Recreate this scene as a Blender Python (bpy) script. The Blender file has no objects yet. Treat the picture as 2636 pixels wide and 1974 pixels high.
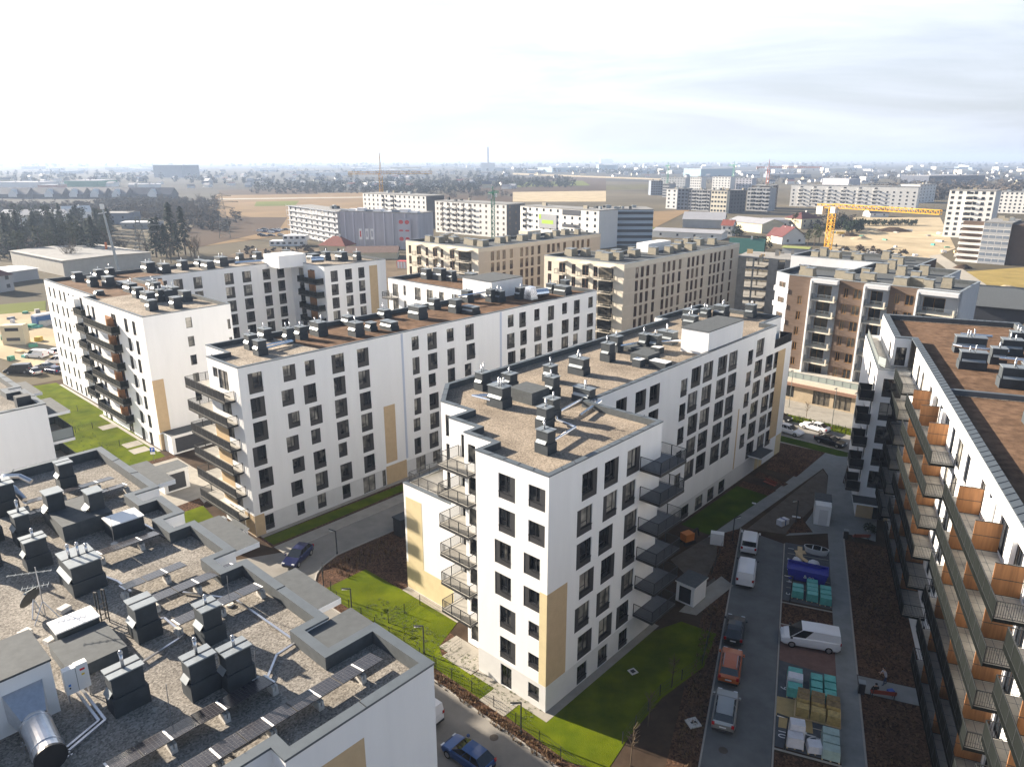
import bpy, bmesh, math, random
from mathutils import Vector, Matrix
random.seed(11)
SC = bpy.context.scene
COL = SC.collection
rad = math.radians

# ------------------------------------------------------------------ camera, world, sun, exposure
cam_d = bpy.data.cameras.new('camera')
cam_d.sensor_width = 36.0
cam_d.lens = 25.42
cam_d.clip_start = 0.5
cam_d.clip_end = 60000
cam = bpy.data.objects.new('camera', cam_d)
COL.objects.link(cam)
cam.location = (0, 0, 43.0)
cam.rotation_euler = (rad(90 - 17.23), 0, 0)
SC.camera = cam
SC.render.engine = 'CYCLES'
SC.cycles.max_bounces = 6
SC.cycles.diffuse_bounces = 3
SC.cycles.glossy_bounces = 3
SC.cycles.transmission_bounces = 2
SC.cycles.volume_bounces = 0
SC.cycles.use_denoising = True

SUN_EL = rad(20.5)
SUN_AZ = rad(152.5)            # direction to the sun in the xy plane, counter-clockwise from +X
sun_vec = Vector((math.cos(SUN_AZ) * math.cos(SUN_EL), math.sin(SUN_AZ) * math.cos(SUN_EL), math.sin(SUN_EL)))
sd = bpy.data.lights.new('sun', 'SUN')
sd.energy = 5.0
sd.angle = rad(0.55)
sd.color = (1.0, 0.88, 0.72)
sun = bpy.data.objects.new('sun', sd)
COL.objects.link(sun)
sun.rotation_euler = sun_vec.to_track_quat('Z', 'Y').to_euler()

W = bpy.data.worlds.new('World')
SC.world = W
W.use_nodes = True
nt = W.node_tree
nt.nodes.clear()
def wn(t, **k):
    n = nt.nodes.new(t)
    for a, b in k.items(): setattr(n, a, b)
    return n
w_out = wn('ShaderNodeOutputWorld')
w_bg = wn('ShaderNodeBackground')
w_sky = wn('ShaderNodeTexSky', sky_type='NISHITA', sun_disc=False)
w_sky.sun_elevation = SUN_EL
w_sky.sun_rotation = rad(90) - SUN_AZ
w_sky.altitude = 100
w_sky.air_density = 1.0
w_sky.dust_density = 2.0
w_sky.ozone_density = 1.2
w_bg.inputs['Strength'].default_value = 0.05
# thin high cloud, brighter towards the sun
w_tc = wn('ShaderNodeTexCoord')
w_map = wn('ShaderNodeMapping')
w_map.inputs['Rotation'].default_value = (0, 0, rad(-12))
w_map.inputs['Scale'].default_value = (1.0, 1.6, 9.0)
w_noise = wn('ShaderNodeTexNoise')
w_noise.inputs['Scale'].default_value = 1.7
w_noise.inputs['Detail'].default_value = 7
w_noise.inputs['Roughness'].default_value = 0.58
w_noise.inputs['Distortion'].default_value = 0.5
w_ramp = wn('ShaderNodeMapRange')
w_ramp.inputs['From Min'].default_value = 0.36
w_ramp.inputs['From Max'].default_value = 0.66
w_ramp.inputs['To Min'].default_value = 0.68
w_ramp.inputs['To Max'].default_value = 1.0
w_dot = wn('ShaderNodeVectorMath', operation='DOT_PRODUCT')
w_dot.inputs[1].default_value = sun_vec
w_glow = wn('ShaderNodeMapRange')
w_glow.inputs['From Min'].default_value = -0.2
w_glow.inputs['From Max'].default_value = 1.0
w_glow.inputs['To Min'].default_value = 5.7
w_glow.inputs['To Max'].default_value = 8.3
w_cc = wn('ShaderNodeVectorMath', operation='SCALE')
w_cc.inputs[0].default_value = (0.905, 0.96, 1.085)
w_mix = wn('ShaderNodeMix', data_type='RGBA')
w_sep = wn('ShaderNodeSeparateXYZ')                 # the cloud veil lies low; the sky overhead is clear
w_low = wn('ShaderNodeMapRange', interpolation_type='SMOOTHSTEP')
w_low.inputs['From Min'].default_value = 0.17
w_low.inputs['From Max'].default_value = 0.30
w_low.inputs['To Min'].default_value = 1.0
w_low.inputs['To Max'].default_value = 0.0
w_mul = wn('ShaderNodeMath', operation='MULTIPLY')
L = nt.links.new
L(w_tc.outputs['Generated'], w_map.inputs['Vector'])
L(w_map.outputs['Vector'], w_noise.inputs['Vector'])
L(w_noise.outputs['Fac'], w_ramp.inputs['Value'])
L(w_tc.outputs['Generated'], w_dot.inputs[0])
L(w_dot.outputs['Value'], w_glow.inputs['Value'])
w_up = wn('ShaderNodeMapRange')
w_up.inputs['From Max'].default_value = 0.19
w_up.inputs['To Min'].default_value = 0.86
w_up.inputs['To Max'].default_value = 1.22
w_gm = wn('ShaderNodeMath', operation='MULTIPLY')
L(w_sep.outputs['Z'], w_up.inputs['Value'])
L(w_glow.outputs['Result'], w_gm.inputs[0])
L(w_up.outputs['Result'], w_gm.inputs[1])
w_st = wn('ShaderNodeMapRange')          # streaks in the veil
w_st.inputs['From Min'].default_value = 0.33
w_st.inputs['From Max'].default_value = 0.67
w_st.inputs['To Min'].default_value = 0.88
w_st.inputs['To Max'].default_value = 1.14
w_g2 = wn('ShaderNodeMath', operation='MULTIPLY')
L(w_noise.outputs['Fac'], w_st.inputs['Value'])
L(w_gm.outputs[0], w_g2.inputs[0])
L(w_st.outputs['Result'], w_g2.inputs[1])
L(w_g2.outputs[0], w_cc.inputs['Scale'])
L(w_tc.outputs['Generated'], w_sep.inputs[0])
L(w_sep.outputs['Z'], w_low.inputs['Value'])
L(w_ramp.outputs['Result'], w_mul.inputs[0])
L(w_low.outputs['Result'], w_mul.inputs[1])
L(w_mul.outputs[0], w_mix.inputs['Factor'])
L(w_sky.outputs['Color'], w_mix.inputs['A'])
L(w_cc.outputs['Vector'], w_mix.inputs['B'])
L(w_mix.outputs['Result'], w_bg.inputs['Color'])
L(w_bg.outputs['Background'], w_out.inputs['Surface'])

SC.view_settings.view_transform = 'Standard'
SC.view_settings.look = 'None'
SC.view_settings.exposure = 1.75
SC.view_settings.gamma = 1.0

# ------------------------------------------------------------------ materials
MATS = {}
def mat(name, col, rough=0.8, metal=0.0, var=0.0, scale=1.0, detail=4.0, bump=0.0, bscale=None, spec=0.5, col2=None,
        tex='noise', rnd=0.0, contrast=None, stretch=None, coat=0.0, macro=0.0):
    """Principled material; colour varies by a procedural texture on world position between col*(1-var) and col*(1+var) or col..col2."""
    if name in MATS: return MATS[name]
    m = bpy.data.materials.new(name)
    m.use_nodes = True
    n = m.node_tree; b = n.nodes['Principled BSDF']
    b.inputs['Roughness'].default_value = rough
    b.inputs['Metallic'].default_value = metal
    b.inputs['Specular IOR Level'].default_value = spec
    if coat: b.inputs['Coat Weight'].default_value = coat
    c = (*col, 1)
    b.inputs['Base Color'].default_value = c
    src = None
    if var or col2 or bump:
        geo = n.nodes.new('ShaderNodeNewGeometry')
        vec = geo.outputs['Position']
        if stretch:
            mp = n.nodes.new('ShaderNodeMapping'); mp.inputs['Scale'].default_value = stretch
            n.links.new(vec, mp.inputs['Vector']); vec = mp.outputs['Vector']
        if tex == 'voronoi':
            t = n.nodes.new('ShaderNodeTexVoronoi'); t.inputs['Scale'].default_value = scale
            fo = t.outputs['Color']
            bw = n.nodes.new('ShaderNodeRGBToBW'); n.links.new(fo, bw.inputs['Color']); fac = bw.outputs['Val']
        else:
            t = n.nodes.new('ShaderNodeTexNoise'); t.inputs['Scale'].default_value = scale; t.inputs['Detail'].default_value = detail
            t.inputs['Roughness'].default_value = 0.62
            fac = t.outputs['Fac']
        n.links.new(vec, t.inputs['Vector'])
        if var or col2:
            mr = n.nodes.new('ShaderNodeMapRange')
            lo, hi = contrast or ((0.1, 0.9) if tex == 'voronoi' else (0.3, 0.7))
            mr.inputs['From Min'].default_value = lo; mr.inputs['From Max'].default_value = hi
            n.links.new(fac, mr.inputs['Value'])
            mx = n.nodes.new('ShaderNodeMix'); mx.data_type = 'RGBA'
            a = col if col2 else tuple(x * (1 - var) for x in col)
            d = col2 if col2 else tuple(min(1, x * (1 + var)) for x in col)
            mx.inputs['A'].default_value = (*a, 1); mx.inputs['B'].default_value = (*d, 1)
            n.links.new(mr.outputs['Result'], mx.inputs['Factor'])
            src = mx.outputs['Result']
            if macro:                      # broad drifts of tone over the fine grain
                t3 = n.nodes.new('ShaderNodeTexNoise'); t3.inputs['Scale'].default_value = macro; t3.inputs['Detail'].default_value = 5
                n.links.new(geo.outputs['Position'], t3.inputs['Vector'])
                m3 = n.nodes.new('ShaderNodeMapRange'); m3.inputs['From Min'].default_value = 0.3; m3.inputs['From Max'].default_value = 0.7
                m3.inputs['To Min'].default_value = 0.74; m3.inputs['To Max'].default_value = 1.18
                n.links.new(t3.outputs['Fac'], m3.inputs['Value'])
                h3 = n.nodes.new('ShaderNodeHueSaturation'); n.links.new(m3.outputs['Result'], h3.inputs['Value']); n.links.new(src, h3.inputs['Color'])
                src = h3.outputs['Color']
        if bump:
            bp = n.nodes.new('ShaderNodeBump'); bp.inputs['Strength'].default_value = bump
            bp.inputs['Distance'].default_value = 0.05
            bt = fac
            if bscale:
                t2 = n.nodes.new('ShaderNodeTexNoise'); t2.inputs['Scale'].default_value = bscale; t2.inputs['Detail'].default_value = 3
                n.links.new(vec, t2.inputs['Vector']); bt = t2.outputs['Fac']
            n.links.new(bt, bp.inputs['Height']); n.links.new(bp.outputs['Normal'], b.inputs['Normal'])
    if rnd:
        oi = n.nodes.new('ShaderNodeObjectInfo')
        hs = n.nodes.new('ShaderNodeHueSaturation')
        mr2 = n.nodes.new('ShaderNodeMapRange')
        mr2.inputs['To Min'].default_value = 1 - rnd; mr2.inputs['To Max'].default_value = 1 + rnd
        n.links.new(oi.outputs['Random'], mr2.inputs['Value']); n.links.new(mr2.outputs['Result'], hs.inputs['Value'])
        if src: n.links.new(src, hs.inputs['Color'])
        else: hs.inputs['Color'].default_value = c
        src = hs.outputs['Color']
    if src: n.links.new(src, b.inputs['Base Color'])
    MATS[name] = m
    return m

def mat_glass(name, lo=(0.012, 0.015, 0.02), hi=(0.36, 0.34, 0.30), lit=0.46, rough=0.04, spec=0.6):
    """window glass seen from outside: dark room behind a shiny pane; some panes have pale patches painted in for blinds, curtains and reflections."""
    m = bpy.data.materials.new(name); m.use_nodes = True
    n = m.node_tree; b = n.nodes['Principled BSDF']
    b.inputs['Roughness'].default_value = rough
    b.inputs['Specular IOR Level'].default_value = spec
    oi = n.nodes.new('ShaderNodeObjectInfo')
    geo = n.nodes.new('ShaderNodeNewGeometry')
    ns = n.nodes.new('ShaderNodeTexNoise'); ns.inputs['Scale'].default_value = 1.1; ns.inputs['Detail'].default_value = 1
    n.links.new(geo.outputs['Position'], ns.inputs['Vector'])
    ad = n.nodes.new('ShaderNodeMath'); ad.operation = 'MULTIPLY_ADD'; ad.inputs[1].default_value = 0.9; 
    n.links.new(ns.outputs['Fac'], ad.inputs[0]); n.links.new(oi.outputs['Random'], ad.inputs[2])
    mr = n.nodes.new('ShaderNodeMapRange'); mr.inputs['From Min'].default_value = 1.45 - lit; mr.inputs['From Max'].default_value = 1.5
    n.links.new(ad.outputs[0], mr.inputs['Value'])
    mx = n.nodes.new('ShaderNodeMix'); mx.data_type = 'RGBA'
    mx.inputs['A'].default_value = (*lo, 1); mx.inputs['B'].default_value = (*hi, 1)  # the pale tone paints in reflections as well as curtains
    n.links.new(mr.outputs['Result'], mx.inputs['Factor']); n.links.new(mx.outputs['Result'], b.inputs['Base Color'])
    MATS[name] = m
    return m

# plaster, cladding, metal
M_WHITE = mat('white_plaster', (0.80, 0.80, 0.80), 0.9, var=0.035, scale=0.8, detail=7, spec=0.2, stretch=(1, 1, 0.14))
M_PLINTH = mat('pale_plinth_plaster', (0.62, 0.62, 0.62), 0.9, var=0.05, scale=0.8, spec=0.2)
M_TAN = mat('tan_render', (0.52, 0.39, 0.24), 0.9, var=0.06, scale=1.5, detail=6, spec=0.2)
M_CREAM = mat('cream_render', (0.64, 0.54, 0.33), 0.9, var=0.05, scale=1.2, spec=0.2)
M_ANTH = mat('anthracite_panel', (0.034, 0.034, 0.038), 0.6, var=0.08, scale=3)
M_FRAME = mat('window_frame_anthracite', (0.016, 0.017, 0.021), 0.45)
M_RAIL = mat('railing_steel', (0.022, 0.025, 0.028), 0.5)
M_SLAB = mat('balcony_concrete', (0.42, 0.40, 0.36), 0.85, var=0.12, scale=2.2, detail=6)
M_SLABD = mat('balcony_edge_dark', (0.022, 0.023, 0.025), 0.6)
M_ORANGE = mat('orange_board', (0.30, 0.135, 0.048), 0.6, var=0.3, scale=5.0, stretch=(1, 1, 0.08), rnd=0.12)
M_COPE = mat('coping_metal', (0.105, 0.124, 0.142), 0.5, metal=0.2, var=0.1, scale=1.4)
M_FELT = mat('roof_felt', (0.072, 0.081, 0.088), 0.85, var=0.2, scale=2.5, detail=7)
M_STACK = mat('stack_felt', (0.036, 0.045, 0.054), 0.7, var=0.22, scale=1.7, detail=6)
M_CAP = mat('stack_cap_metal', (0.29, 0.32, 0.34), 0.45, metal=0.45, var=0.1, scale=2)
M_GALV = mat('galvanised_steel', (0.62, 0.63, 0.66), 0.3, metal=0.9, var=0.1, scale=5)
M_FOIL = mat('foil_duct', (0.8, 0.8, 0.82), 0.22, metal=0.95, var=0.08, scale=9, bump=0.15)
M_GRAVEL = mat('roof_gravel_grey', (0.13, 0.118, 0.105), 0.95, tex='voronoi', scale=14.0, col2=(0.40, 0.37, 0.33), contrast=(0.05, 0.95), bump=1.0, spec=0.1, macro=0.35)
M_GRAVT = mat('roof_gravel_tan', (0.17, 0.14, 0.11), 0.95, tex='voronoi', scale=11.0, col2=(0.42, 0.355, 0.285), contrast=(0.05, 0.95), bump=0.9, spec=0.1, macro=0.3)
M_GRAVF = mat('roof_gravel_fine', (0.20, 0.17, 0.14), 0.95, tex='voronoi', scale=7.0, col2=(0.44, 0.385, 0.32), contrast=(0.1, 0.9), bump=0.8, spec=0.1, macro=0.3)
M_SEDUM = mat('sedum_roof', (0.085, 0.052, 0.034), 0.95, scale=1.1, detail=12, col2=(0.215, 0.135, 0.088), macro=0.25, bump=0.6, bscale=14, spec=0.1)
M_GLASS = mat_glass('window_glass')
M_GLASSG = mat_glass('window_glass_far', lo=(0.02, 0.022, 0.025), hi=(0.16, 0.14, 0.11), lit=0.5)
M_GGREEN = mat('balcony_glass_panel', (0.14, 0.19, 0.18), 0.08, spec=0.7)
M_RAILPANEL = mat('perforated_railing_sheet', (0.010, 0.012, 0.0115), 0.85, var=0.35, spec=0.05, scale=6, stretch=(3, 3, 0.02))
M_WPAINT = mat('white_enamel', (0.78, 0.78, 0.78), 0.35)
M_BLOCK = mat('concrete_block', (0.55, 0.53, 0.50), 0.9, var=0.15, scale=6)
M_BLACK = mat('black_rubber', (0.012, 0.012, 0.013), 0.7)
M_WOODP = mat('pale_board', (0.62, 0.45, 0.25), 0.7, var=0.12, scale=3)

# ------------------------------------------------------------------ mesh helpers
class MB:
    def __init__(s): s.v = []; s.f = []; s.m = []
    def poly(s, pts, m=0):
        i = len(s.v); s.v += [tuple(p) for p in pts]; s.f.append(tuple(range(i, i + len(pts)))); s.m.append(m)
    def box(s, x0, x1, y0, y1, z0, z1, m=0, mt=None, bot=True):
        i = len(s.v)
        s.v += [(x0,y0,z0),(x1,y0,z0),(x1,y1,z0),(x0,y1,z0),(x0,y0,z1),(x1,y0,z1),(x1,y1,z1),(x0,y1,z1)]
        F = [(0,1,5,4),(1,2,6,5),(2,3,7,6),(3,0,4,7),(4,5,6,7)] + ([(3,2,1,0)] if bot else [])
        for k, q in enumerate(F):
            s.f.append(tuple(i + j for j in q)); s.m.append((mt if mt is not None and k == 4 else m))
    def frustum(s, c, w0, d0, w1, d1, z0, z1, m=0, mt=None):
        x, y = c; i = len(s.v)
        for w, d, z in ((w0, d0, z0), (w1, d1, z1)):
            s.v += [(x-w/2,y-d/2,z),(x+w/2,y-d/2,z),(x+w/2,y+d/2,z),(x-w/2,y+d/2,z)]
        for k, q in enumerate([(0,1,5,4),(1,2,6,5),(2,3,7,6),(3,0,4,7),(4,5,6,7)]):
            s.f.append(tuple(i + j for j in q)); s.m.append(mt if mt is not None and k == 4 else m)
    def prism(s, poly, z0, z1, m=0, mt=None, bot=True):
        n = len(poly); i = len(s.v)
        s.v += [(p[0], p[1], z0) for p in poly] + [(p[0], p[1], z1) for p in poly]
        for k in range(n):
            s.f.append((i+k, i+(k+1)%n, i+n+(k+1)%n, i+n+k)); s.m.append(m)
        s.f.append(tuple(i+n+k for k in range(n))); s.m.append(m if mt is None else mt)
        if bot: s.f.append(tuple(i+n-1-k for k in range(n))); s.m.append(m)
    def cyl(s, p0, p1, r, n=8, m=0, r2=None, caps=True):
        p0 = Vector(p0); p1 = Vector(p1); d = (p1 - p0)
        if d.length < 1e-6: return
        q = d.to_track_quat('Z', 'Y'); r2 = r if r2 is None else r2; i = len(s.v)
        for P, R in ((p0, r), (p1, r2)):
            for k in range(n):
                a = 2 * math.pi * k / n
                s.v.append(tuple(P + q @ Vector((R * math.cos(a), R * math.sin(a), 0))))
        for k in range(n):
            s.f.append((i+k, i+(k+1)%n, i+n+(k+1)%n, i+n+k)); s.m.append(m)
        if caps:
            s.f.append(tuple(i+n+k for k in range(n))); s.m.append(m)
            s.f.append(tuple(i+n-1-k for k in range(n))); s.m.append(m)
    def tube(s, pts, r, n=6, m=0):
        for a, b in zip(pts[:-1], pts[1:]): s.cyl(a, b, r, n, m)
    def bar(s, p0, p1, w, h, m=0):
        """rectangular bar between two points, w across (horizontal), h tall"""
        p0 = Vector(p0); p1 = Vector(p1); d = (p1 - p0).normalized()
        up = Vector((0,0,1)) if abs(d.z) < 0.95 else Vector((0,1,0))
        sx = d.cross(up).normalized() * (w/2); sy = sx.cross(d).normalized() * (h/2); i = len(s.v)
        for P in (p0, p1):
            s.v += [tuple(P-sx-sy), tuple(P+sx-sy), tuple(P+sx+sy), tuple(P-sx+sy)]
        for q in [(0,1,5,4),(1,2,6,5),(2,3,7,6),(3,0,4,7),(4,5,6,7),(3,2,1,0)]:
            s.f.append(tuple(i + j for j in q)); s.m.append(m)
    def mesh(s, name, mats, smooth=False):
        me = bpy.data.meshes.new(name)
        me.from_pydata(s.v, [], s.f)
        for k in (mats if isinstance(mats, (list, tuple)) else [mats]): me.materials.append(k)
        me.polygons.foreach_set('material_index', s.m)
        if smooth: me.polygons.foreach_set('use_smooth', [True] * len(s.f))
        me.update()
        return me
    def ob(s, name, mats, parent=None, off=None, smooth=False, loc=None, rz=0.0):
        if off: s.v = [(x-off[0], y-off[1], z-(off[2] if len(off) > 2 else 0)) for x, y, z in s.v]
        return link(name, s.mesh(name, mats, smooth), parent, loc, rz)
def link(name, me, parent=None, loc=None, rz=0.0):
    o = bpy.data.objects.new(name, me); COL.objects.link(o)
    if parent is not None: o.parent = parent
    if loc is not None: o.location = loc
    if rz: o.rotation_euler = (0, 0, rz)
    return o
def tag(o, label, cat, group=None):
    o['label'] = label; o['category'] = cat
    if group: o['group'] = group
    return o
def thing(name, label, cat, loc=(0,0,0), rz=0.0, group=None):
    o = bpy.data.objects.new(name, None); COL.objects.link(o)
    o.empty_display_size = 0.3
    o.location = loc; o.rotation_euler = (0, 0, rz)
    return tag(o, label, cat, group)
def struct(name, mb, mats):
    o = mb.ob(name, mats); o['kind'] = 'structure'; return o
def copy_tree(o, parent=None):
    c = o.copy(); COL.objects.link(c)
    if parent is not None: c.parent = parent
    for ch in list(o.children): copy_tree(ch, c)
    return c

# street grid of the estate: local (a, b) axes turned 47.6 degrees, origin at the front corner of the middle block
GA = rad(47.6); GO = Vector((2.70, 48.24))
E1 = Vector((math.cos(GA), math.sin(GA))); E2 = Vector((-math.sin(GA), math.cos(GA)))
def G(a, b, z=0.0):
    p = GO + E1 * a + E2 * b
    return (p.x, p.y, z)
# second grid, turned 68.8 degrees, for the parking court and the block on the right
CA = rad(68.8); CO = Vector((30.0, 40.0))
C1 = Vector((math.cos(CA), math.sin(CA))); C2 = Vector((-math.sin(CA), math.cos(CA)))
def GC(a, b, z=0.0):
    p = CO + C1 * a + C2 * b
    return (p.x, p.y, z)
def offset_poly(poly, d):
    """inset of a counter-clockwise polygon by d"""
    n = len(poly); out = []
    for i in range(n):
        p0 = Vector(poly[i-1]); p1 = Vector(poly[i]); p2 = Vector(poly[(i+1) % n])
        u = (p1-p0).normalized(); v = (p2-p1).normalized()
        nu = Vector((-u.y, u.x)); nv = Vector((-v.y, v.x))
        k = 1 + nu.dot(nv)
        m = (nu + nv) / k if k > 0.05 else nu
        out.append((p1.x + m.x*d, p1.y + m.y*d))
    return out

# ------------------------------------------------------------------ building helpers
def facade(mb, p, q, z0, z1, ops, m=0, mr=None, depth=0.16):
    """wall from p to q (interior on the left) with rectangular openings (u0,u1,z0,z1) and their reveals"""
    p = Vector(p); q = Vector(q); d = q - p; Ln = d.length; d.normalize(); inn = Vector((-d.y, d.x))
    mr = m if mr is None else mr
    ops = [(max(0.02, o[0]), min(Ln - 0.02, o[1]), max(z0, o[2]), min(z1 - 0.02, o[3])) for o in ops]
    ops = [o for o in ops if o[1] > o[0] + .05 and o[3] > o[2] + .05]
    def P(u, z, y=0.0): return (p.x + d.x*u + inn.x*y, p.y + d.y*u + inn.y*y, z)
    zs = sorted({z0, z1} | {round(o[2], 4) for o in ops} | {round(o[3], 4) for o in ops})
    for za, zb in zip(zs[:-1], zs[1:]):
        if zb - za < 1e-4: continue
        zc = (za + zb) / 2
        cut = sorted((o[0], o[1]) for o in ops if o[2] < zc < o[3])
        u = 0.0
        for a, b in cut + [(Ln, Ln)]:
            if a > u + 1e-4: mb.poly([P(u, za), P(a, za), P(a, zb), P(u, zb)], m)
            u = max(u, b)
    for a, b, za, zb in ops:
        mb.poly([P(a, za), P(a, zb), P(a, zb, depth), P(a, za, depth)], mr)
        mb.poly([P(b, zb), P(b, za), P(b, za, depth), P(b, zb, depth)], mr)
        mb.poly([P(a, zb), P(b, zb), P(b, zb, depth), P(a, zb, depth)], mr)
        if za > z0 + 0.01: mb.poly([P(a, za, depth), P(b, za, depth), P(b, za), P(a, za)], mr)

WIN_CACHE = {}
def win_meshes(w, h, kind, mats):
    key = (round(w, 2), round(h, 2), kind, tuple(m.name for m in mats))
    if key in WIN_CACHE: return WIN_CACHE[key]
    fr = MB(); gl = MB()
    pan, frm, gla = 0, 1, 2
    gx0, gx1, gz0, gz1 = 0.0, w, 0.0, h
    bottom = 0.55 if h > 1.7 else 0.0
    if kind == 'S': bottom = 0.42
    if kind == 'R': gx1 = w - 0.55; gz0 = bottom      # panel on the right and below
    elif kind == 'L': gx0 = 0.55; gz0 = bottom
    elif kind in 'NS': gz0 = bottom
    y = 0.10; yg = 0.15
    # backing panel (flush cladding) around the glazed part
    if gz0 > 0: fr.box(0, w, 0.035, 0.15, 0, gz0, pan)
    if gx0 > 0: fr.box(0, gx0, 0.035, 0.15, gz0, h, pan)
    if gx1 < w: fr.box(gx1, w, 0.035, 0.15, gz0, h, pan)
    if gz0 > 0: fr.box(gx0 - (0.04 if gx0 else 0), gx1 + (0.04 if gx1 < w else 0), -0.03, 0.10, gz0 + 0.001, gz0 + 0.035, frm)
    z = gz0 + (0.035 if gz0 > 0 else 0)
    t = 0.065
    fr.box(gx0, gx0 + t, y, 0.17, z, h, frm); fr.box(gx1 - t, gx1, y, 0.17, z, h, frm)
    fr.box(gx0 + t, gx1 - t, y, 0.17, z, z + t, frm); fr.box(gx0 + t, gx1 - t, y, 0.17, h - t, h, frm)
    ww = gx1 - gx0
    if ww > 1.0:
        x = gx0 + ww * (0.5 if kind in 'NSD' else 0.62)
        fr.box(x - t/2, x + t/2, y, 0.17, z + t, h - t, frm)
    if kind in 'RL' and h > 1.9:
        zz = z + 0.42
        fr.box(gx0 + t, gx0 + ww*0.62 - t/2, y + .01, 0.17, zz, zz + 0.05, frm)
    gl.poly([(gx0 + .02, yg, z + .02), (gx1 - .02, yg, z + .02), (gx1 - .02, yg, h - .02), (gx0 + .02, yg, h - .02)])
    r = (fr.mesh('window', [mats[0], mats[1]]), gl.mesh('glass', [mats[2]]))
    WIN_CACHE[key] = r
    return r
WM = (M_ANTH, M_FRAME, M_GLASS)
def simple_win_mesh(w, h, mats, depth=0.12):
    key = ('s', round(w, 2), round(h, 2), tuple(m.name for m in mats), depth)
    if key in WIN_CACHE: return WIN_CACHE[key]
    b = MB()
    b.poly([(0, depth, 0), (w, depth, 0), (w, depth, h), (0, depth, h)], 1)
    t = 0.09
    for x0, x1, z0, z1 in ((0, t, 0, h), (w-t, w, 0, h), (t, w-t, 0, t), (t, w-t, h-t, h), (w*.5-t/2, w*.5+t/2, t, h-t)):
        b.box(x0, x1, depth-0.05, depth-0.002, z0, z1, 0)
    WIN_CACHE[key] = b.mesh('window', [mats[0], mats[1]])
    return WIN_CACHE[key]

class Building:
    def __init__(s, name, label, cat, a0, b0, frame='G', z0=0.0, loc=None, rz=None):
        f, ang = (G, GA) if frame == 'G' else (GC, CA)
        if loc is not None: pos, ang = loc, rz
        else: pos = f(a0, b0, z0)
        s.off = (a0, b0, z0); s.root = thing(name, label, cat, pos, ang); s.nw = 0
        s.wall = MB()
        s.extra = []
    def walls(s, p, q, z0, z1, ops=(), m=0, mats=WM, simple=False, mr=None, wname='window'):
        """ops: (u0,u1,z0,z1,kind)"""
        facade(s.wall, p, q, z0, z1, [o[:4] for o in ops], m, mr)
        d = Vector(q) - Vector(p); th = math.atan2(d.y, d.x); Ln = d.length; d.normalize()
        for o in ops:
            u0 = max(0.02, o[0]); u1 = min(Ln - 0.02, o[1]); w = u1 - u0; h = min(o[3], z1-.02) - max(o[2], z0)
            if w < .1 or h < .1: continue
            x = p[0] + d.x*u0 - s.off[0]; y = p[1] + d.y*u0 - s.off[1]; z = max(o[2], z0) - s.off[2]
            kind = o[4] if len(o) > 4 else 'N'
            s.nw += 1
            if s.nw > 100: s.extra.append((w, h, kind, mats, simple, (x, y, z), th)); continue
            if simple: link(wname, simple_win_mesh(w, h, mats[1:]), s.root, (x, y, z), th)
            else:
                f, g = win_meshes(w, h, kind, mats)
                fo = link(wname, f, s.root, (x, y, z), th)
                link('glass', g, fo)
    def finish(s, mats, name='wall'):
        s.wall.ob(name, mats, s.root, s.off)
        if s.extra:        # past a hundred windows the rest are one part
            b = MB(); ms = []
            for w, h, kind, mats2, simple, loc, th in s.extra:
                R = Matrix.Translation(loc) @ Matrix.Rotation(th, 4, 'Z')
                if simple: src = [simple_win_mesh(w, h, mats2[1:])]
                else: src = win_meshes(w, h, kind, mats2)
                for me in src:
                    i = len(b.v)
                    b.v += [tuple(R @ v.co) for v in me.vertices]
                    for pl in me.polygons:
                        mm = me.materials[pl.material_index]
                        if mm not in ms: ms.append(mm)
                        b.f.append(tuple(i + k for k in pl.vertices)); b.m.append(ms.index(mm))
            o = b.ob('window', ms, s.root); o['kind'] = 'stuff'
    def part(s, name, mb, mats, parent=None, smooth=False):
        return mb.ob(name, mats, s.root if parent is None else parent, s.off, smooth)
    def flatroof(s, poly, zr, zp, surf, cw=0.38, surf_mats=None, seams=0.0, cope=M_COPE):
        """roof surface at zr, parapet upstand to zp with a metal coping; poly counter-clockwise, outer face of the walls"""
        inn = offset_poly(poly, cw); out = offset_poly(poly, -0.04); n = len(poly)
        r = MB(); r.poly([(x, y, zr) for x, y in inn]); s.part('roof', r, surf)
        c = MB()
        for i in range(n):
            j = (i+1) % n
            a, b, d, e = out[i], out[j], inn[j], inn[i]
            c.poly([(*a, zp+.05), (*b, zp+.05), (*d, zp+.05), (*e, zp+.05)], 0)
            c.poly([(*a, zp-.06), (*b, zp-.06), (*b, zp+.05), (*a, zp+.05)], 0)
            c.poly([(*e, zr-.05), (*e, zp+.05), (*d, zp+.05), (*d, zr-.05)], 1)
            c.poly([(*poly[i], zp-.06), (*poly[j], zp-.06), (*b, zp-.06), (*a, zp-.06)], 0)
            if seams:
                L_ = (Vector(b)-Vector(a)).length; k = int(L_/seams)
                for t in range(1, k):
                    f = t/k
                    P = Vector(a).lerp(Vector(b), f); Q = Vector(e).lerp(Vector(d), f)
                    c.bar((P.x, P.y, zp+.055), (Q.x, Q.y, zp+.055), 0.035, 0.03, 2)
        s.part('parapet', c, [cope, M_FELT, M_FRAME])

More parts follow.
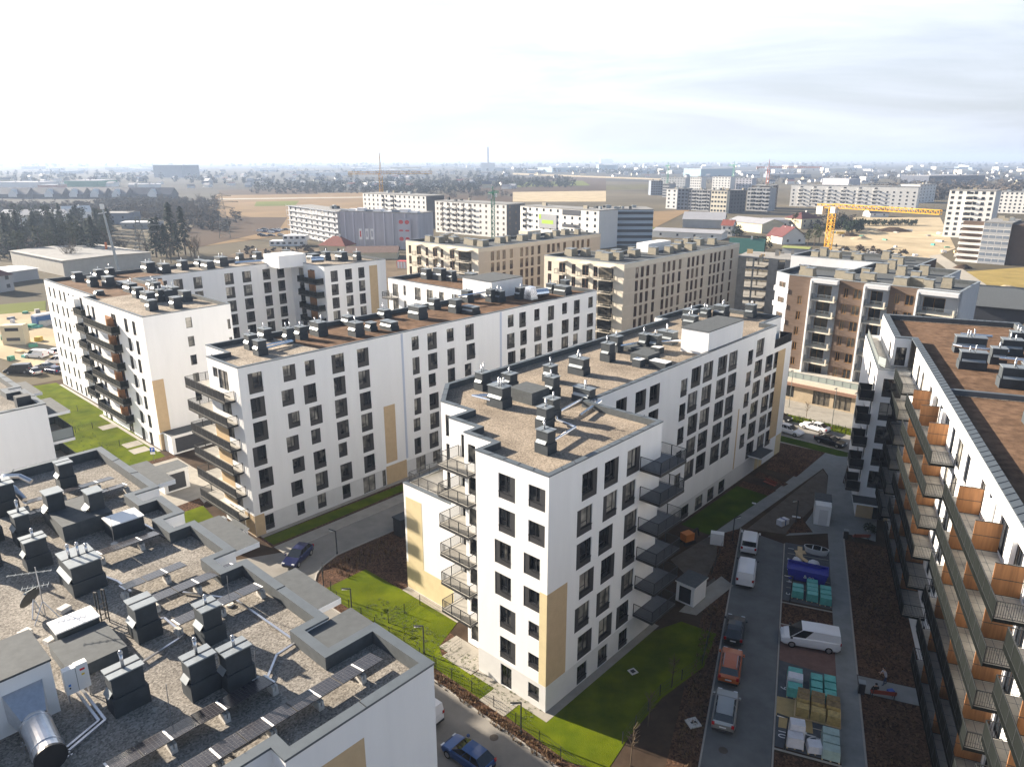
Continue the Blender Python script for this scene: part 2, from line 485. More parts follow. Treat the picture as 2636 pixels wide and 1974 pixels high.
FLUE = {}
def flue_mesh(h, r):
    key = (round(h, 1), round(r, 2))
    if key not in FLUE:
        b = MB(); b.cyl((0,0,0), (0,0,h-.12), r, 10); b.cyl((0,0,h-.12), (0,0,h-.02), r*1.3, 10, r2=r*1.3); b.cyl((0,0,h-.02), (0,0,h+.05), r*1.3, 10, r2=r*.4)
        FLUE[key] = b.mesh('flue_pipe', [M_GALV], True)
    return FLUE[key]
STACK = {}
def stack(B, a, b, z, sx=1.1, sy=1.0, h=1.9, flues=1, flat=False, mats=None, far=False):
    """ventilation stack: wide felt-clad base, narrower shaft, overhanging metal cap, flue pipes"""
    key = (round(sx, 1), round(sy, 1), round(h, 1), flat, mats, far)
    if key not in STACK:
        m = MB(); zb = h * 0.46
        if flat:
            m.box(-sx/2, sx/2, -sy/2, sy/2, 0, h, 0, mt=1)
        else:
            m.box(-sx/2-.09, sx/2+.09, -sy/2-.09, sy/2+.09, 0, zb, 0)
            m.box(-sx/2, sx/2, -sy/2, sy/2, zb-.001, h-.06, 0, bot=False)
            m.box(-sx/2-.07, sx/2+.07, -sy/2-.07, sy/2+.07, h-.06, h, 1)
            m.box(-sx/2-.075, sx/2+.075, -.03, .03, h+.002, h+.02, 2)
            if not far:
                m.poly([(-sx/2-.2, -sy/2+.1, zb+.02), (-sx/2-.001, -sy/2+.1, zb+.26), (-sx/2-.001, sy/2-.1, zb+.26), (-sx/2-.2, sy/2-.1, zb+.02)], 1)
        STACK[key] = m.mesh('chimney', mats or [M_STACK, M_CAP, M_FRAME])
    o = link('chimney', STACK[key], B.root, (a-B.off[0], b-B.off[1], z-B.off[2]))
    rs = random.Random(int(a*31+b*17))
    for k in range(flues):
        fh = rs.choice((0.55, 0.7, 0.8))
        x = (0 if flues == 1 else (-.28 + .56*k/(flues-1)) * min(sx, 1.6)); y = rs.uniform(-.2, .2) * sy
        link('flue_pipe', flue_mesh(fh, 0.075), o, (x, y, h))
    return o
def railing_bars(m, pts, z, h=1.05, step=0.11, panel=False, mi=0, mp=1):
    """balustrade along a polyline: top and bottom rail, posts and thin bars (or a sheet infill)"""
    for p, q in zip(pts[:-1], pts[1:]):
        p = Vector(p); q = Vector(q); Ln = (q-p).length; n = max(1, int(Ln/step))
        m.bar((p.x, p.y, z+h), (q.x, q.y, z+h), .05, .04, mi)
        m.bar((p.x, p.y, z+.08), (q.x, q.y, z+.08), .04, .03, mi)
        k = max(1, round(Ln/1.4))
        for i in range(k+1):
            c = p.lerp(q, i/k); m.bar((c.x, c.y, z-.12), (c.x, c.y, z+h), .05, .05, mi)
        if panel:
            d = (q-p).normalized(); nn = Vector((-d.y, d.x))*.012
            m.poly([(p.x, p.y, z-.1), (q.x, q.y, z-.1), (q.x, q.y, z+h-.03), (p.x, p.y, z+h-.03)], mp)
            m.poly([(q.x+nn.x, q.y+nn.y, z-.1), (p.x+nn.x, p.y+nn.y, z-.1), (p.x+nn.x, p.y+nn.y, z+h-.03), (q.x+nn.x, q.y+nn.y, z+h-.03)], mp)
        else:
            for i in range(n):
                c = p.lerp(q, (i+.5)/n); m.bar((c.x, c.y, z+.08), (c.x, c.y, z+h), .022, .022, mi)

# ================================================================== BUILDINGS OF THE ESTATE
FH = 2.95
def rows(u0, u1, top, h, n, kind='R', pitch=FH, skip=()):
    return [(u0, u1, top - pitch*k - h, top - pitch*k, kind) for k in range(n) if k not in skip]
WALLM = [M_WHITE, M_PLINTH, M_TAN, M_CREAM]
def panel(B, axis, plane, u0, u1, z0, z1, m, out, t=0.012):
    """thin coloured render field on a wall; out = +1/-1 direction of the wall face along the axis"""
    b = MB(); p0, p1 = sorted((plane, plane + out*t))
    if axis == 'a': b.box(p0, p1, u0, u1, z0, z1)
    else: b.box(u0, u1, p0, p1, z0, z1)
    B.part('render_panel', b, m)
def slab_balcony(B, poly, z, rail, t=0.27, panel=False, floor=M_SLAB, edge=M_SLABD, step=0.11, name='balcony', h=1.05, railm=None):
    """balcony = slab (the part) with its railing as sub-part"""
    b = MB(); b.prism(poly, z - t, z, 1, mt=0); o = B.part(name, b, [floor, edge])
    r = MB(); railing_bars(r, rail, z, h, step, panel)
    B.part('railing', r, [M_RAIL, railm or M_RAILPANEL], o)
    return o

# ---------------------------------------------------------------- A: middle block
A = Building('apartment_block', 'white apartment block in the middle, stepped lit side, tan corner strip, pale gravel roof', 'apartment block', 0, 0)
PA = [(0,0),(15.7,0),(15.7,8.2),(60.0,8.6),(60.0,10.6),(66.4,10.6),(66.4,24),(53.2,24),(53.2,22.3),(10.3,22.3),(6.3,18.6),(6.3,14.7),(3.7,14.7),(3.7,11.1),(2.1,11.1),(2.1,7.6),(0,7.6)]
ZP = 20.95; ZR = 20.4; GF = 2.45
# right facade, seven rows of staggered openings
ops = []
for k, st in enumerate([(4.07,7.05,10.3),(3.55,7.03,9.8),(3.6,6.6,10.32),(4.1,7.1,10.33),(3.62,6.63,10.31),(4.13,7.13,9.8)]):
    for i, a in enumerate(st):
        ops.append((a, a+2.0, 19.75-2.965*k-2.35, 19.75-2.965*k, 'R' if a in (4.07,7.05,10.3,4.1,7.1,4.13,7.13,6.6) else 'L'))
A.walls((0,0),(15.7,0),GF,ZP,ops)
A.walls((0,0),(15.7,0),0,GF,[(4.17,5.56,.1,1.95,'S'),(7.17,8.6,.1,1.95,'S'),(10.37,11.8,.1,1.95,'S')],m=1)
panel(A,'b',0,0.0,2.5,2.5,11.0,M_TAN,-1); panel(A,'a',0,0.0,0.75,2.5,11.0,M_CREAM,-1)
A.walls((15.7,0),(15.7,8.2),0,ZP,rows(2.2,4.4,19.75,2.3,6,'D',2.965)+rows(5.4,6.6,19.75,1.6,6,'N',2.965))
# long facade behind
ops = []
ops += [o for r_ in ((4.9,6.9),(8.5,10.6),(11.3,13.4)) for o in rows(r_[0],r_[1],19.75,2.35,6,'R',2.965)]
ops += rows(18.1,19.6,18.9,2.1,6,'N',2.965)
for k in range(6):
    d = (-.45 if k == 1 else 0); t = 19.75-2.965*k
    ops += [(20.45+d,22.75+d,t-2.45,t,'R' if k%2==0 else 'L'),(23.35,25.8,t-2.45,t,'R'),(27.1,29.6,t-2.45,t,'R' if k<3 else 'L'),(30.1+.2*(k%2),32.5+.2*(k%2),t-2.5,t,'L')]
ops += rows(35.75,37.3,18.9,2.05,6,'N',2.965)
ops += rows(38.2,40.6,19.9,2.4,6,'R',2.965) + rows(41.8,44.2,19.9,2.4,6,'L',2.965,skip=(0,))
ops = [o for o in ops if o[2] > GF+.05]
A.walls((15.7,8.2),(60.0,8.6),GF,ZP,ops)
A.walls((15.7,8.2),(60.0,8.6),0,GF,[(20.6,22.4,.1,1.95,'S'),(24,26,.1,1.95,'S'),(27.3,29.1,.1,1.95,'S'),(30.4,32.2,.1,1.95,'S'),(41.6,42.8,0,2.2,'D')],m=1)
A.walls((60.0,8.6),(66.5,8.7),0,17.6,rows(0.3,2.3,16.9,2.4,5,'L',2.965))
A.walls((60.0,8.6),(60.0,10.6),17.6,ZP,())
A.walls((60.0,10.6),(66.4,10.6),17.5,ZP,[(0.6,2.6,17.7,19.8,'D')])
A.walls((66.5,8.7),(66.4,10.6),0,17.6); A.walls((66.4,10.6),(66.4,24),0,ZP,rows(2,3.6,19.75,2.2,6,'N')+rows(6,7.6,19.75,2.2,6,'N'))
A.walls((66.4,24),(53.2,24),0,ZP,rows(2,4,19.75,2.3,6)+rows(7,9,19.75,2.3,6))
A.walls((53.2,24),(53.2,22.3),0,ZP)
ops = [o for a0 in (2.5,6.6,10.7,15,19,23.4,27.5,31.5,35.5,39.3) for o in rows(a0,a0+2,19.75,2.3,2,'R')]
A.walls((53.2,22.3),(10.3,22.3),0,ZP,ops)
A.walls((10.3,22.3),(6.3,18.6),12,ZP)
A.walls((6.3,18.6),(6.3,14.7),12.0,ZP,rows(.5,1.7,19.75,2.2,3,'D'))
A.walls((6.3,14.7),(3.7,14.7),0,ZP,())
A.walls((3.7,14.7),(3.7,11.1),0,ZP,[o for o in rows(1.5,2.4,19.75,2.2,7,'D')]+rows(2.7,3.3,19.75,1.3,7,'D'))
A.walls((3.7,11.1),(2.1,11.1),0,ZP,rows(.35,1.15,19.75,2.1,7,'D'))
A.walls((2.1,11.1),(2.1,7.6),0,ZP,rows(.4,1.35,20.0,1.7,7,'N')+rows(2.3,3.3,19.2,2.1,7,'N'))
A.walls((2.1,7.6),(0,7.6),0,ZP,())
ops = []
for k in range(6):
    t = 19.75-2.965*k
    b0, b1 = (5.1,3.33) if k in (0,1) else ((5.55,3.77) if k in (2,3) else (5.03,3.27))
    ops.append((7.6-b0,7.6-b1,t-2.13,t,'L' if k in (2,3) else 'R'))
    h2 = 1.4 if k in (4,5) else 1.85
    ops.append((7.6-((1.97,1.97,2.42,2.42,1.88,1.88)[k]),7.6-((.32,.32,.76,.76,.73,.73)[k]),t-h2,t,('R','R','L','L','S','S')[k]))
A.walls((0,7.6),(0,0),GF,ZP,ops)
A.walls((0,7.6),(0,0),0,GF,[(2.64,3.89,.08,2.2,'D'),(5.74,6.91,.62,2.05,'S')],m=1)
# lower wing with terrace
A.walls((10.3,22.3),(4.2,22.3),0,12.0,rows(2,3.5,10.9,2.1,3,'N'))
A.walls((4.2,22.3),(4.2,14.7),0,12.0); A.walls((4.2,14.7),(6.3,14.7),0,12.0)
panel(A,'a',4.2,14.75,22.3,0.1,3.1,M_CREAM,-1); panel(A,'a',4.2,19.6,22.0,3.1,10.6,M_CREAM,-1,0.014)
b = MB(); b.poly([(4.2,14.7,11.7),(6.3,14.7,11.7),(6.3,18.6,11.7),(10.3,22.3,11.7),(4.2,22.3,11.7)]); A.part('terrace_floor',b,M_SLAB)
b = MB(); b.box(4.14,4.6,14.7,22.36,12.0,12.05); b.box(4.6,10.3,21.95,22.36,12.0,12.05); A.part('terrace_coping',b,M_COPE)
b = MB(); railing_bars(b,[(10.2,22.0),(4.75,22.0),(4.75,14.9)],12.05,1.0,.12); A.part('terrace_railing',b,[M_RAIL,M_RAILPANEL])
# terrace on the far end
b = MB(); b.poly([(60,8.6,17.55),(66.5,8.7,17.55),(66.4,10.6,17.55),(60,10.6,17.55)]); A.part('terrace_floor',b,M_SLAB)
b = MB(); railing_bars(b,[(60.1,8.75),(66.3,8.8),(66.3,10.5)],17.65,1.1,.12,True); A.part('terrace_railing',b,[M_RAIL,mat('dark_sheet',(0.013,0.015,0.020),.6,spec=.12)])
panel(A,'b',8.62,61.6,64.2,3.4,16.9,M_TAN,-1); panel(A,'b',8.52,50.0,50.35,2.5,11.2,M_TAN,-1)
panel(A,'b',8.68,62.0,66.4,0.0,3.2,M_CREAM,-1); panel(A,'b',8.6,56.2,59.8,0.0,2.4,M_CREAM,-1)
A.finish(WALLM)
A.flatroof(PA,ZR,ZP,M_GRAVT,0.42,seams=1.5)
b = MB(); b.prism([(54.6,6.6),(58.8,6.6),(58.8,8.55),(54.6,8.55)],3.0,3.18,0,mt=1); A.part('entrance_canopy',b,[M_WPAINT,M_STACK])
# stair head on the roof
b = MB(); b.box(40.4,49.6,8.75,12.4,20.3,23.3,0); A.part('stair_head',b,[M_WHITE,M_FELT]).data.materials
b = MB(); b.box(40.3,49.7,8.7,12.5,23.3,23.42,0); A.part('stair_head_roof',b,M_FELT)
# balconies
for i, z in enumerate((17.6,14.75,11.8,8.85,5.9,2.95)):
    slab_balcony(A,[(1.1,9.75),(2.1,9.75),(2.1,11.1),(3.7,11.1),(3.7,13.5),(1.1,13.5)],z,[(2.1,9.8),(1.15,9.8),(1.15,13.45),(3.65,13.45)])
    if i: slab_balcony(A,[(12.5,-2.1),(16.6,-2.1),(16.6,2.4),(15.7,2.4),(15.7,0),(12.5,0)],z,[(12.55,-.02),(12.55,-2.05),(16.55,-2.05),(16.55,2.35)],floor=mat('shade_toned_balcony_floor',(0.15,0.155,0.165),.8,var=.1,scale=2))  # shade of this side is put into the darker floor colour
    else: slab_balcony(A,[(12.3,-2.1),(16.6,-2.1),(16.6,2.4),(15.7,2.4),(15.7,0),(12.3,0)],z,[(12.35,-.02),(12.35,-2.05),(16.55,-2.05),(16.55,2.35)],floor=mat('shade_toned_balcony_floor',(0.15,0.155,0.165),.8,var=.1,scale=2))
# stacks
for a,bb,sx,sy,h,fl in [(4.4,4.0,1.0,1.2,2.0,1),(8.6,7.6,1.0,1.1,2.0,1),(10.9,8.7,1.0,1.1,2.0,1),(15.7,12.6,1.0,1.1,2.2,1),(19.8,16.2,1.1,1.1,1.8,1),(10.2,14.6,1.2,1.9,2.1,4),(12.9,19.5,1.2,1.1,1.9,2),(14.9,17.6,1.1,1.2,1.7,1),(16.7,9.4,1.0,2.0,1.5,2),(24.0,15.6,1.1,2.0,1.9,3),(30.6,16.4,1.1,1.2,2.2,1),(34.9,18.2,1.1,1.2,2.0,1),(38.2,16.2,1.1,1.1,2.0,1),(38.6,14.9,1.1,1.1,2.0,1),(42.6,15.6,1.4,2.2,1.7,2),(53.6,18.4,1.2,1.8,1.6,2),(57.0,20.4,1.6,1.6,1.7,1),(60.8,19.9,1.2,1.2,1.3,2),(62.4,18.2,1.5,1.8,1.8,2),(65.0,14.8,1.2,1.3,2.0,1)]:
    stack(A,a,bb,ZR,sx,sy,h,fl)
for a,bb,sx,sy,h in [(33.6,13.2,2.6,2.4,1.0),(13.6,13.8,2.6,3.0,1.25),(37.0,15.9,2.0,4.0,0.5)]: stack(A,a,bb,ZR,sx,sy,h,0,flat=True,mats=(M_FELT,M_FELT,M_FRAME))
M_SKYL = mat('skylight_dome',(0.8,0.8,0.8),.3)
for a,bb,sx,sy,h in [(31.0,12.4,1.1,1.1,.9),(32.2,10.3,1.4,2.2,.8),(37.6,14.0,1.2,1.2,.8)]: stack(A,a,bb,ZR,sx,sy,h,0,flat=True,mats=(M_STACK,M_SKYL,M_FRAME))
M_BLUEPIPE = M_FOIL
for pts in ([(10.4,16.2,21),(9.4,17.5,21),(9.6,15.2,21),(10.2,14.8,21)],[(11.6,16.0,20.9),(10.2,17.3,20.9)],[(10.9,8.2,20.9),(9.8,7.2,20.9),(9.5,4.9,20.9),(5.0,4.2,20.9)],[(10.9,8.2,21),(16.2,9.0,21)],[(12.4,6.6,20.8),(16.4,7.6,20.8),(16.6,9.0,20.8)],[(14.0,6.9,20.8),(17.0,7.6,20.8),(17.0,9.0,20.8)],[(13.0,19.2,20.9),(16.0,18.9,20.9)],[(34.9,17.6,21.2),(38.4,16.6,21.2)],[(38.9,14.9,21.4),(42.0,12.8,21.4),(43.5,12.6,21.4)]):
    b = MB(); b.tube(pts,.13,8); A.part('vent_duct',b,M_FOIL,smooth=False)

# ---------------------------------------------------------------- B: long block behind
Bb = Building('apartment_block', 'long white apartment block behind the middle one, dark balconies on its near end', 'apartment block', -1.2, 43.7)
PB = [(-1.2,43.7),(66,43.7),(66,51.2),(61.5,51.2),(61.5,82),(50,82),(50,56.4),(1.3,56.4),(1.3,51),(-1.2,51)]
T = 20.0; P_ = 2.93
ops = []
c0 = [(-.1,1.65),(-.1,1.66),(-.1,1.68),(-.5,1.2),(-.05,1.72),(-.4,1.28)]
c1 = [(4.27,5.92),(3.82,5.43),(4.36,5.93),(3.86,5.5),(4.39,6.0),(3.9,5.5)]
c2 = [(7.2,8.54),(6.76,8.48),(7.29,9.04),(7.25,8.56),(7.31,9.07),(7.34,9.11)]
c3 = [(10.94,12.76),(11.02,12.73),(10.95,12.76),(11.0,12.79),(11.0,12.29),(11.03,12.82)]
c4 = [(14.74,16.52)]*6
for ci, c in enumerate((c0,c1,c2,c3,c4)):
    for k in range(6):
        a0, a1 = c[k]; h = 2.42 if ci in (0,3,4) else (1.95 if ci == 1 else 2.4)
        if (ci == 2 and k in (0,3)) or (ci == 3 and k == 4): h = 1.9
        ops.append((a0+1.2,a1+1.2,T-P_*k-h,T-P_*k,'R' if (k+ci)%3 else 'L'))
far = [(23.7,24.95),(26.5,28.25),(30.15,31.6),(33.8,35.55),(42.7,44.5),(45.8,47.4),(49.15,50.97),(52.6,54.2),(56.3,58.18),(59.5,61.2),(63.4,65.2)]
rs = random.Random(4)
for ci,(a0,a1) in enumerate(far):
    for k in range(6):
        small = (ci*2+k) % 4 == 0; sh = rs.choice((-.25,0,0,.2))
        h = 1.9 if small else 2.4; w = (a1-a0) if not small else min(a1-a0,1.35)
        ops.append((a0+1.2+sh,a0+1.2+sh+w,T-P_*k-h,T-P_*k,'S' if small else rs.choice('RL')))
Bb.walls((-1.2,43.7),(66,43.7),2.5,ZP,ops)
Bb.walls((-1.2,43.7),(66,43.7),0,2.5,[(1.27,2.45,.4,2.35,'N'),(5.6,6.7,.7,2.4,'S'),(8.55,9.8,.5,2.4,'N'),(12.3,13.55,.45,2.4,'N'),(15.6,17.6,.05,2.4,'D'),(18.8,19.4,.05,2.4,'D'),(24.8,26.6,.05,2.4,'D'),(28,29.5,.5,2.4,'N'),(31.4,33,.5,2.4,'N')],m=1)
Bb.walls((66,43.7),(66,51.2),0,ZP,rows(1,2.8,T,2.3,6)+rows(4.5,6,T,2.3,6))
Bb.walls((66,51.2),(61.5,51.2),0,ZP); Bb.walls((61.5,51.2),(61.5,82),0,ZP); Bb.walls((61.5,82),(50,82),0,ZP)
ops = rows(1.2,3.0,T,2.4,2,'D')+rows(4.5,5.3,T,1.9,2,'N')+rows(7.8,9.6,T,2.4,2,'N')+rows(11.2,13.0,T,2.4,2,'N')+rows(14.6,16,T,1.9,2,'N')+rows(18,19.8,T,1.9,2,'N')+rows(21,23,T,2.4,2,'D')
Bb.walls((50,82),(50,56.4),0,ZP,ops)
Bb.walls((50,56.4),(1.3,56.4),0,ZP); Bb.walls((1.3,56.4),(1.3,51),0,ZP,rows(1.0,2.2,T,2.3,7,'D',P_)+rows(3.2,4.6,T,1.5,7,'N',P_))
Bb.walls((1.3,51),(-1.2,51),0,ZP,())
Bb.walls((-1.2,51),(-1.2,43.7),0,ZP,rows(1.2,2.4,T,1.2,7,'N',P_)+rows(2.5,4.8,T,2.35,7,'D',P_))
panel(Bb,'b',43.7,18.4,20.3,3.2,11.4,M_TAN,-1); panel(Bb,'b',43.7,18.3,21.9,.05,2.75,M_TAN,-1); panel(Bb,'b',43.7,-1.2,0.05,.05,2.75,M_TAN,-1); panel(Bb,'a',-1.2,43.75,46,.05,2.75,M_TAN,-1)
M_JOINT = mat('joint_strip',(0.45,0.50,0.62),.7)
panel(Bb,'b',43.7,21.85,22.2,2.9,20.8,M_JOINT,-1); panel(Bb,'b',43.7,41.1,41.5,2.9,20.8,M_JOINT,-1)
panel(Bb,'a',-1.2,47.6,50.9,2.9,14.0,M_TAN,-1)
Bb.finish(WALLM)
Bb.flatroof(PB,ZR,ZP,M_SEDUM,0.36)
b = MB(); b.poly([(-.8,44.1,ZR+.02),(11,44.1,ZR+.02),(10,56,ZR+.02),(1.7,56,ZR+.02),(1.7,50.6,ZR+.02),(-.8,50.6,ZR+.02)]); Bb.part('gravel_bed',b,M_GRAVF)
b = MB(); b.box(49.4,57.2,53.4,60.4,20.3,23.3,0); Bb.part('stair_head',b,M_WHITE)
b = MB(); b.box(49.3,57.3,53.3,60.5,23.3,23.42,0); Bb.part('stair_head_roof',b,M_FELT)
for z in (16.95,14.05,11.1,8.15,5.2,2.3):
    slab_balcony(Bb,[(-2.5,45.0),(-1.2,45.0),(-1.2,51),(1.3,51),(1.3,55),(-1.0,55),(-2.5,54.8)],z,[(-1.25,45.05),(-2.45,45.05),(-2.45,54.8),(-1.0,54.9),(1.25,54.9)],panel=False,step=.1)
    q = MB(); q.box(-2.47,-2.44,45.1,54.8,z-.05,z+.95); Bb.part('balcony_screen',q,mat('dark_sheet',(0.013,0.015,0.020),.6,spec=.12))
slab_balcony(Bb,[(48.3,79.0),(50,79),(50,82),(48.3,82)],17.4,[(50,79.05),(48.35,79.05),(48.35,81.95),(50,81.95)])
for a,bb,sx,sy,h,fl in [(5.2,52.4,1.1,1.2,1.9,1),(4.5,48.9,1.1,1.2,1.9,1),(8.8,56.0-.6,1.1,1.6,1.6,1),(10.1,51.8,1.0,1.0,2.0,2),(12.4,52.6,1.1,1.2,1.7,1),(15.1,52.6,1.3,2.0,1.9,2),(18.3,48.6,1.3,1.6,1.9,1),(21.6,55,1.2,1.6,1.3,1),(21.5,49.6,1.0,1.2,1.2,0),(23.7,48.4,1.2,2.4,1.2,0),(28,55,1.2,1.6,1.3,1),(31.1,51,1.6,2.4,1.9,3),(37.4,54.3,1.2,1.2,1.7,1),(37.8,50,1.2,1.6,2.1,1),(38.8,47.6,1.4,2.4,1.2,0),(45,54.8,1.2,1.6,2.0,1),(47.9,54.6-2.4,1.0,1.2,2.1,1),(49,51.2,1.2,1.4,1.8,2),(53.0,50.2,1.2,1.2,2.0,1),(56.6,78.2,1.4,1.6,2.0,1),(57.4,75.2,1.4,2.4,2.3,2),(57.9,72.4,1.2,1.6,2.0,1),(57.6,66.6,1.6,2.0,2.2,2),(60.9,49.9,1.2,1.4,1.7,1),(61.0,47.4,1.6,2.6,1.6,0),(63.2,48.6,1.2,1.2,2.2,1)]:
    stack(Bb,a,bb,ZR,sx,sy,h,fl)
b = MB(); b.cyl((54.5,48.2,21.3),(56.9,47.6,21.3),.75,14); b.frustum((53.6,48.4),1.8,1.8,1.2,1.2,20.5,22.6); Bb.part('vent_duct',b,M_FOIL)
for pts in ([(5.6,51,20.9),(10,51,20.9)],[(5.2,49.6,20.9),(9.8,50.4,20.9)],[(42,53.8,21.9),(48.5,53.0,21.9)],[(33,53,21.2),(33.5,51.5,21.2)]):
    b = MB(); b.tube(pts,.14,8); Bb.part('vent_duct',b,M_FOIL)

# ---------------------------------------------------------------- D: block at the left with the lawn, and its back wing
D = Building('apartment_block', 'white apartment block beside the long lawn, tan corner panel, orange balcony boards', 'apartment block', 2.7, 79.3)
PD = [(2.7,79.3),(16.5,79.8),(16.5,117.7),(50.4,117.7),(50.4,104.4),(66.8,104.2),(66.8,128),(21,130),(4.2,129.3),(4.2,103.5),(2.7,103.5)]
T = 19.8
D.walls((2.7,79.3),(16.5,79.8),0,ZP,rows(6.3,7.3,T,1.6,6,'N',2.95)+rows(13.0,13.5,T-1.3,1.6,5,'N',2.95))
ops = rows(4.2,6.0,T,2.4,6,'R',2.95)+rows(7.3,9.1,T,2.4,6,'R',2.95)+rows(11.3,13.1,T,2.4,6,'L',2.95)+rows(18,20,T,2.4,6,'R',2.95)+rows(22,24,T,2.4,6,'L',2.95)+rows(26.8,28.6,T,2.4,6,'R',2.95)+rows(30.3,32.1,T,2.4,6,'L',2.95)
D.walls((16.5,117.7),(50.4,117.7),0,ZP,[o for o in ops])
D.walls((50.4,117.7),(50.4,104.4),0,ZP,rows(3,5,T,2.3,6,'D',2.95)+rows(7.5,9.5,T,2.3,6,'D',2.95))
ops = rows(1.5,3.3,T,2.42,7,'R',2.95)+rows(5.2,7.0,T,2.42,7,'R',2.95)+rows(8.7,10.4,T,2.42,7,'L',2.95)
D.walls((50.4,104.4),(66.8,104.2),0,ZP,ops)
D.walls((16.5,79.8),(16.5,117.7),0,ZP,rows(3,4.8,T,2.3,6,'R',2.95)+rows(8,9.8,T,2.3,6,'R',2.95)+rows(20,21.8,T,2.3,6,'R',2.95)+rows(28,30,T,2.3,6,'R',2.95))
D.walls((66.8,104.2),(66.8,128),0,ZP); D.walls((66.8,128),(21,130),0,ZP); D.walls((21,130),(4.2,129.3),0,ZP)
ops = []
for k in range(7):
    t = T-2.95*k; s = .25*(k%2)
    for u in (2.0,4.6,7.8,10.2,12.7,15.1): ops.append((u+s,u+.95+s,t-1.9,t,'N'))
    ops.append((18.7,19.9,t-2.3,t,'D')); ops.append((20.6,21.4,t-2.3,t,'D'))
D.walls((4.2,129.3),(4.2,103.5),0,ZP,ops,simple=True)
D.walls((4.2,103.5),(2.7,103.5),0,ZP)
ops = []
for k in range(7):
    t = T-2.95*k; s = .4*(k%2)
    ops += [(16.8+s,18.1+s,t-2.2,t,'R'),(19.9+s,21.1+s,t-2.2,t,'R'),(1.2,2.0,t-2.2,t,'N'),(3.2,4.4,t-2.2,t,'N'),(11.6,13.6,t-2.35,t,'D')]
D.walls((2.7,103.5),(2.7,79.3),0,ZP,ops,simple=True)
panel(D,'b',79.32,2.7,4.4,2.9,11.2,M_TAN,-1,.05); panel(D,'b',79.32,2.7,3.9,0.05,2.6,M_TAN,-1,.05); panel(D,'b',104.35,62.1,65.4,3,19.9,M_TAN,-1,.12); panel(D,'a',2.7,79.4,79.9,.05,2.6,M_TAN,-1)
D.finish(WALLM)
D.flatroof(PD,ZR,ZP,M_GRAVF,0.36)
b = MB(); b.poly([(4.6,103,ZR+.02),(16,103,ZR+.02),(24,124,ZR+.02),(21,129.5,ZR+.02),(4.6,128.9,ZR+.02)]); D.part('sedum_bed',b,M_SEDUM)
for z in (17.1,14.2,11.25,8.3,5.4,2.5):
    slab_balcony(D,[(1.4,89.0),(2.7,89.0),(2.7,101.2),(1.4,101.2)],z,[(2.7,89.05),(1.45,89.05),(1.45,101.15),(2.7,101.15)],panel=True)
    q = MB(); q.box(1.7,2.69,91.2,91.26,z+.05,z+2.0); q.box(2.6,2.69,92.0,94.4,z+.05,z+2.1); D.part('balcony_divider',q,M_ORANGE)
    slab_balcony(D,[(2.9,106.7),(4.2,106.7),(4.2,110.8),(2.9,110.8)],z,[(4.2,106.75),(2.95,106.75),(2.95,110.75),(4.2,110.75)],panel=True)
    q = MB(); q.box(3.5,4.19,111.4,115.4,z+.2,z+2.4); D.part('white_bay',q,M_WHITE)
    slab_balcony(D,[(48.6,105.0),(50.4,105.0),(50.4,112.6),(48.6,112.6)],z+.2,[(50.4,105.05),(48.65,105.05),(48.65,112.55),(50.4,112.55)],panel=True)
    q = MB(); q.box(50.2,50.38,108.2,110.6,z+.2,z+2.5); D.part('balcony_divider',q,M_ORANGE)
b = MB(); b.box(44.5,51.2,112.5,118.8,20.3,23.0); D.part('stair_head',b,M_WHITE)
for a,bb,sx,sy,h,fl in [(9,125.6,1.4,1.8,1.8,0),(8.8,117,1.3,1.6,1.9,1),(12.8,125.6,1.3,1.6,1.9,1),(10.8,114.9,1.5,2.2,1.9,0),(15.8,128,1.2,1.6,1.7,1),(12.8,113.2,1.8,2.6,.9,0),(11.3,106,1.4,2.8,1.6,3),(9.9,99,1.3,1.6,1.8,0),(9.3,93.4,1.4,2.6,1.8,2),(6.9,86.2,1.2,1.4,1.7,0),(11.2,93,1.2,1.2,2.0,2),(12,92.2,1.2,1.2,1.9,1),(10.3,85.4,1.2,1.6,1.8,0),(13.9,90,1.4,1.8,1.8,0),(14.4,95.8,1.3,2.0,1.7,1),(15.4,107,1.2,1.6,1.5,1),(13.9,101.4,1.2,1.4,1.9,2),(15.0,101,1.2,2.4,1.0,0),(6.3,106.7,1.2,1.2,.8,0),
                        (23.3,128,1.8,2.6,2.1,2),(24.8,124,1.6,2.4,2.0,2),(29.6,126,1.4,2.0,2.0,1),(34,127.5,1.4,2.0,1.6,1),(33.3,122.2,1.6,2.8,1.9,0),(37.7,125,1.8,2.6,2.1,2),(43.2,127,1.2,1.4,2.2,1),(47.8,127.6,1.4,1.6,2.0,1),(55,127,1.3,1.6,1.9,1),(57.9,120,2.0,2.2,1.3,0),(58.8,116.2,1.4,1.8,2.0,1),(61.3,113.6,1.6,2.6,2.0,2),(64,111.2,1.2,1.4,2.0,1)]:
    stack(D,a,bb,ZR,sx,sy,h,fl)
b = MB(); b.cyl((52.5,112.6,21.4),(55.0,111.5,21.4),.7,14); b.cyl((39,121.5,21.3),(46,119.5,21.3),.35,10); D.part('vent_duct',b,M_FOIL)

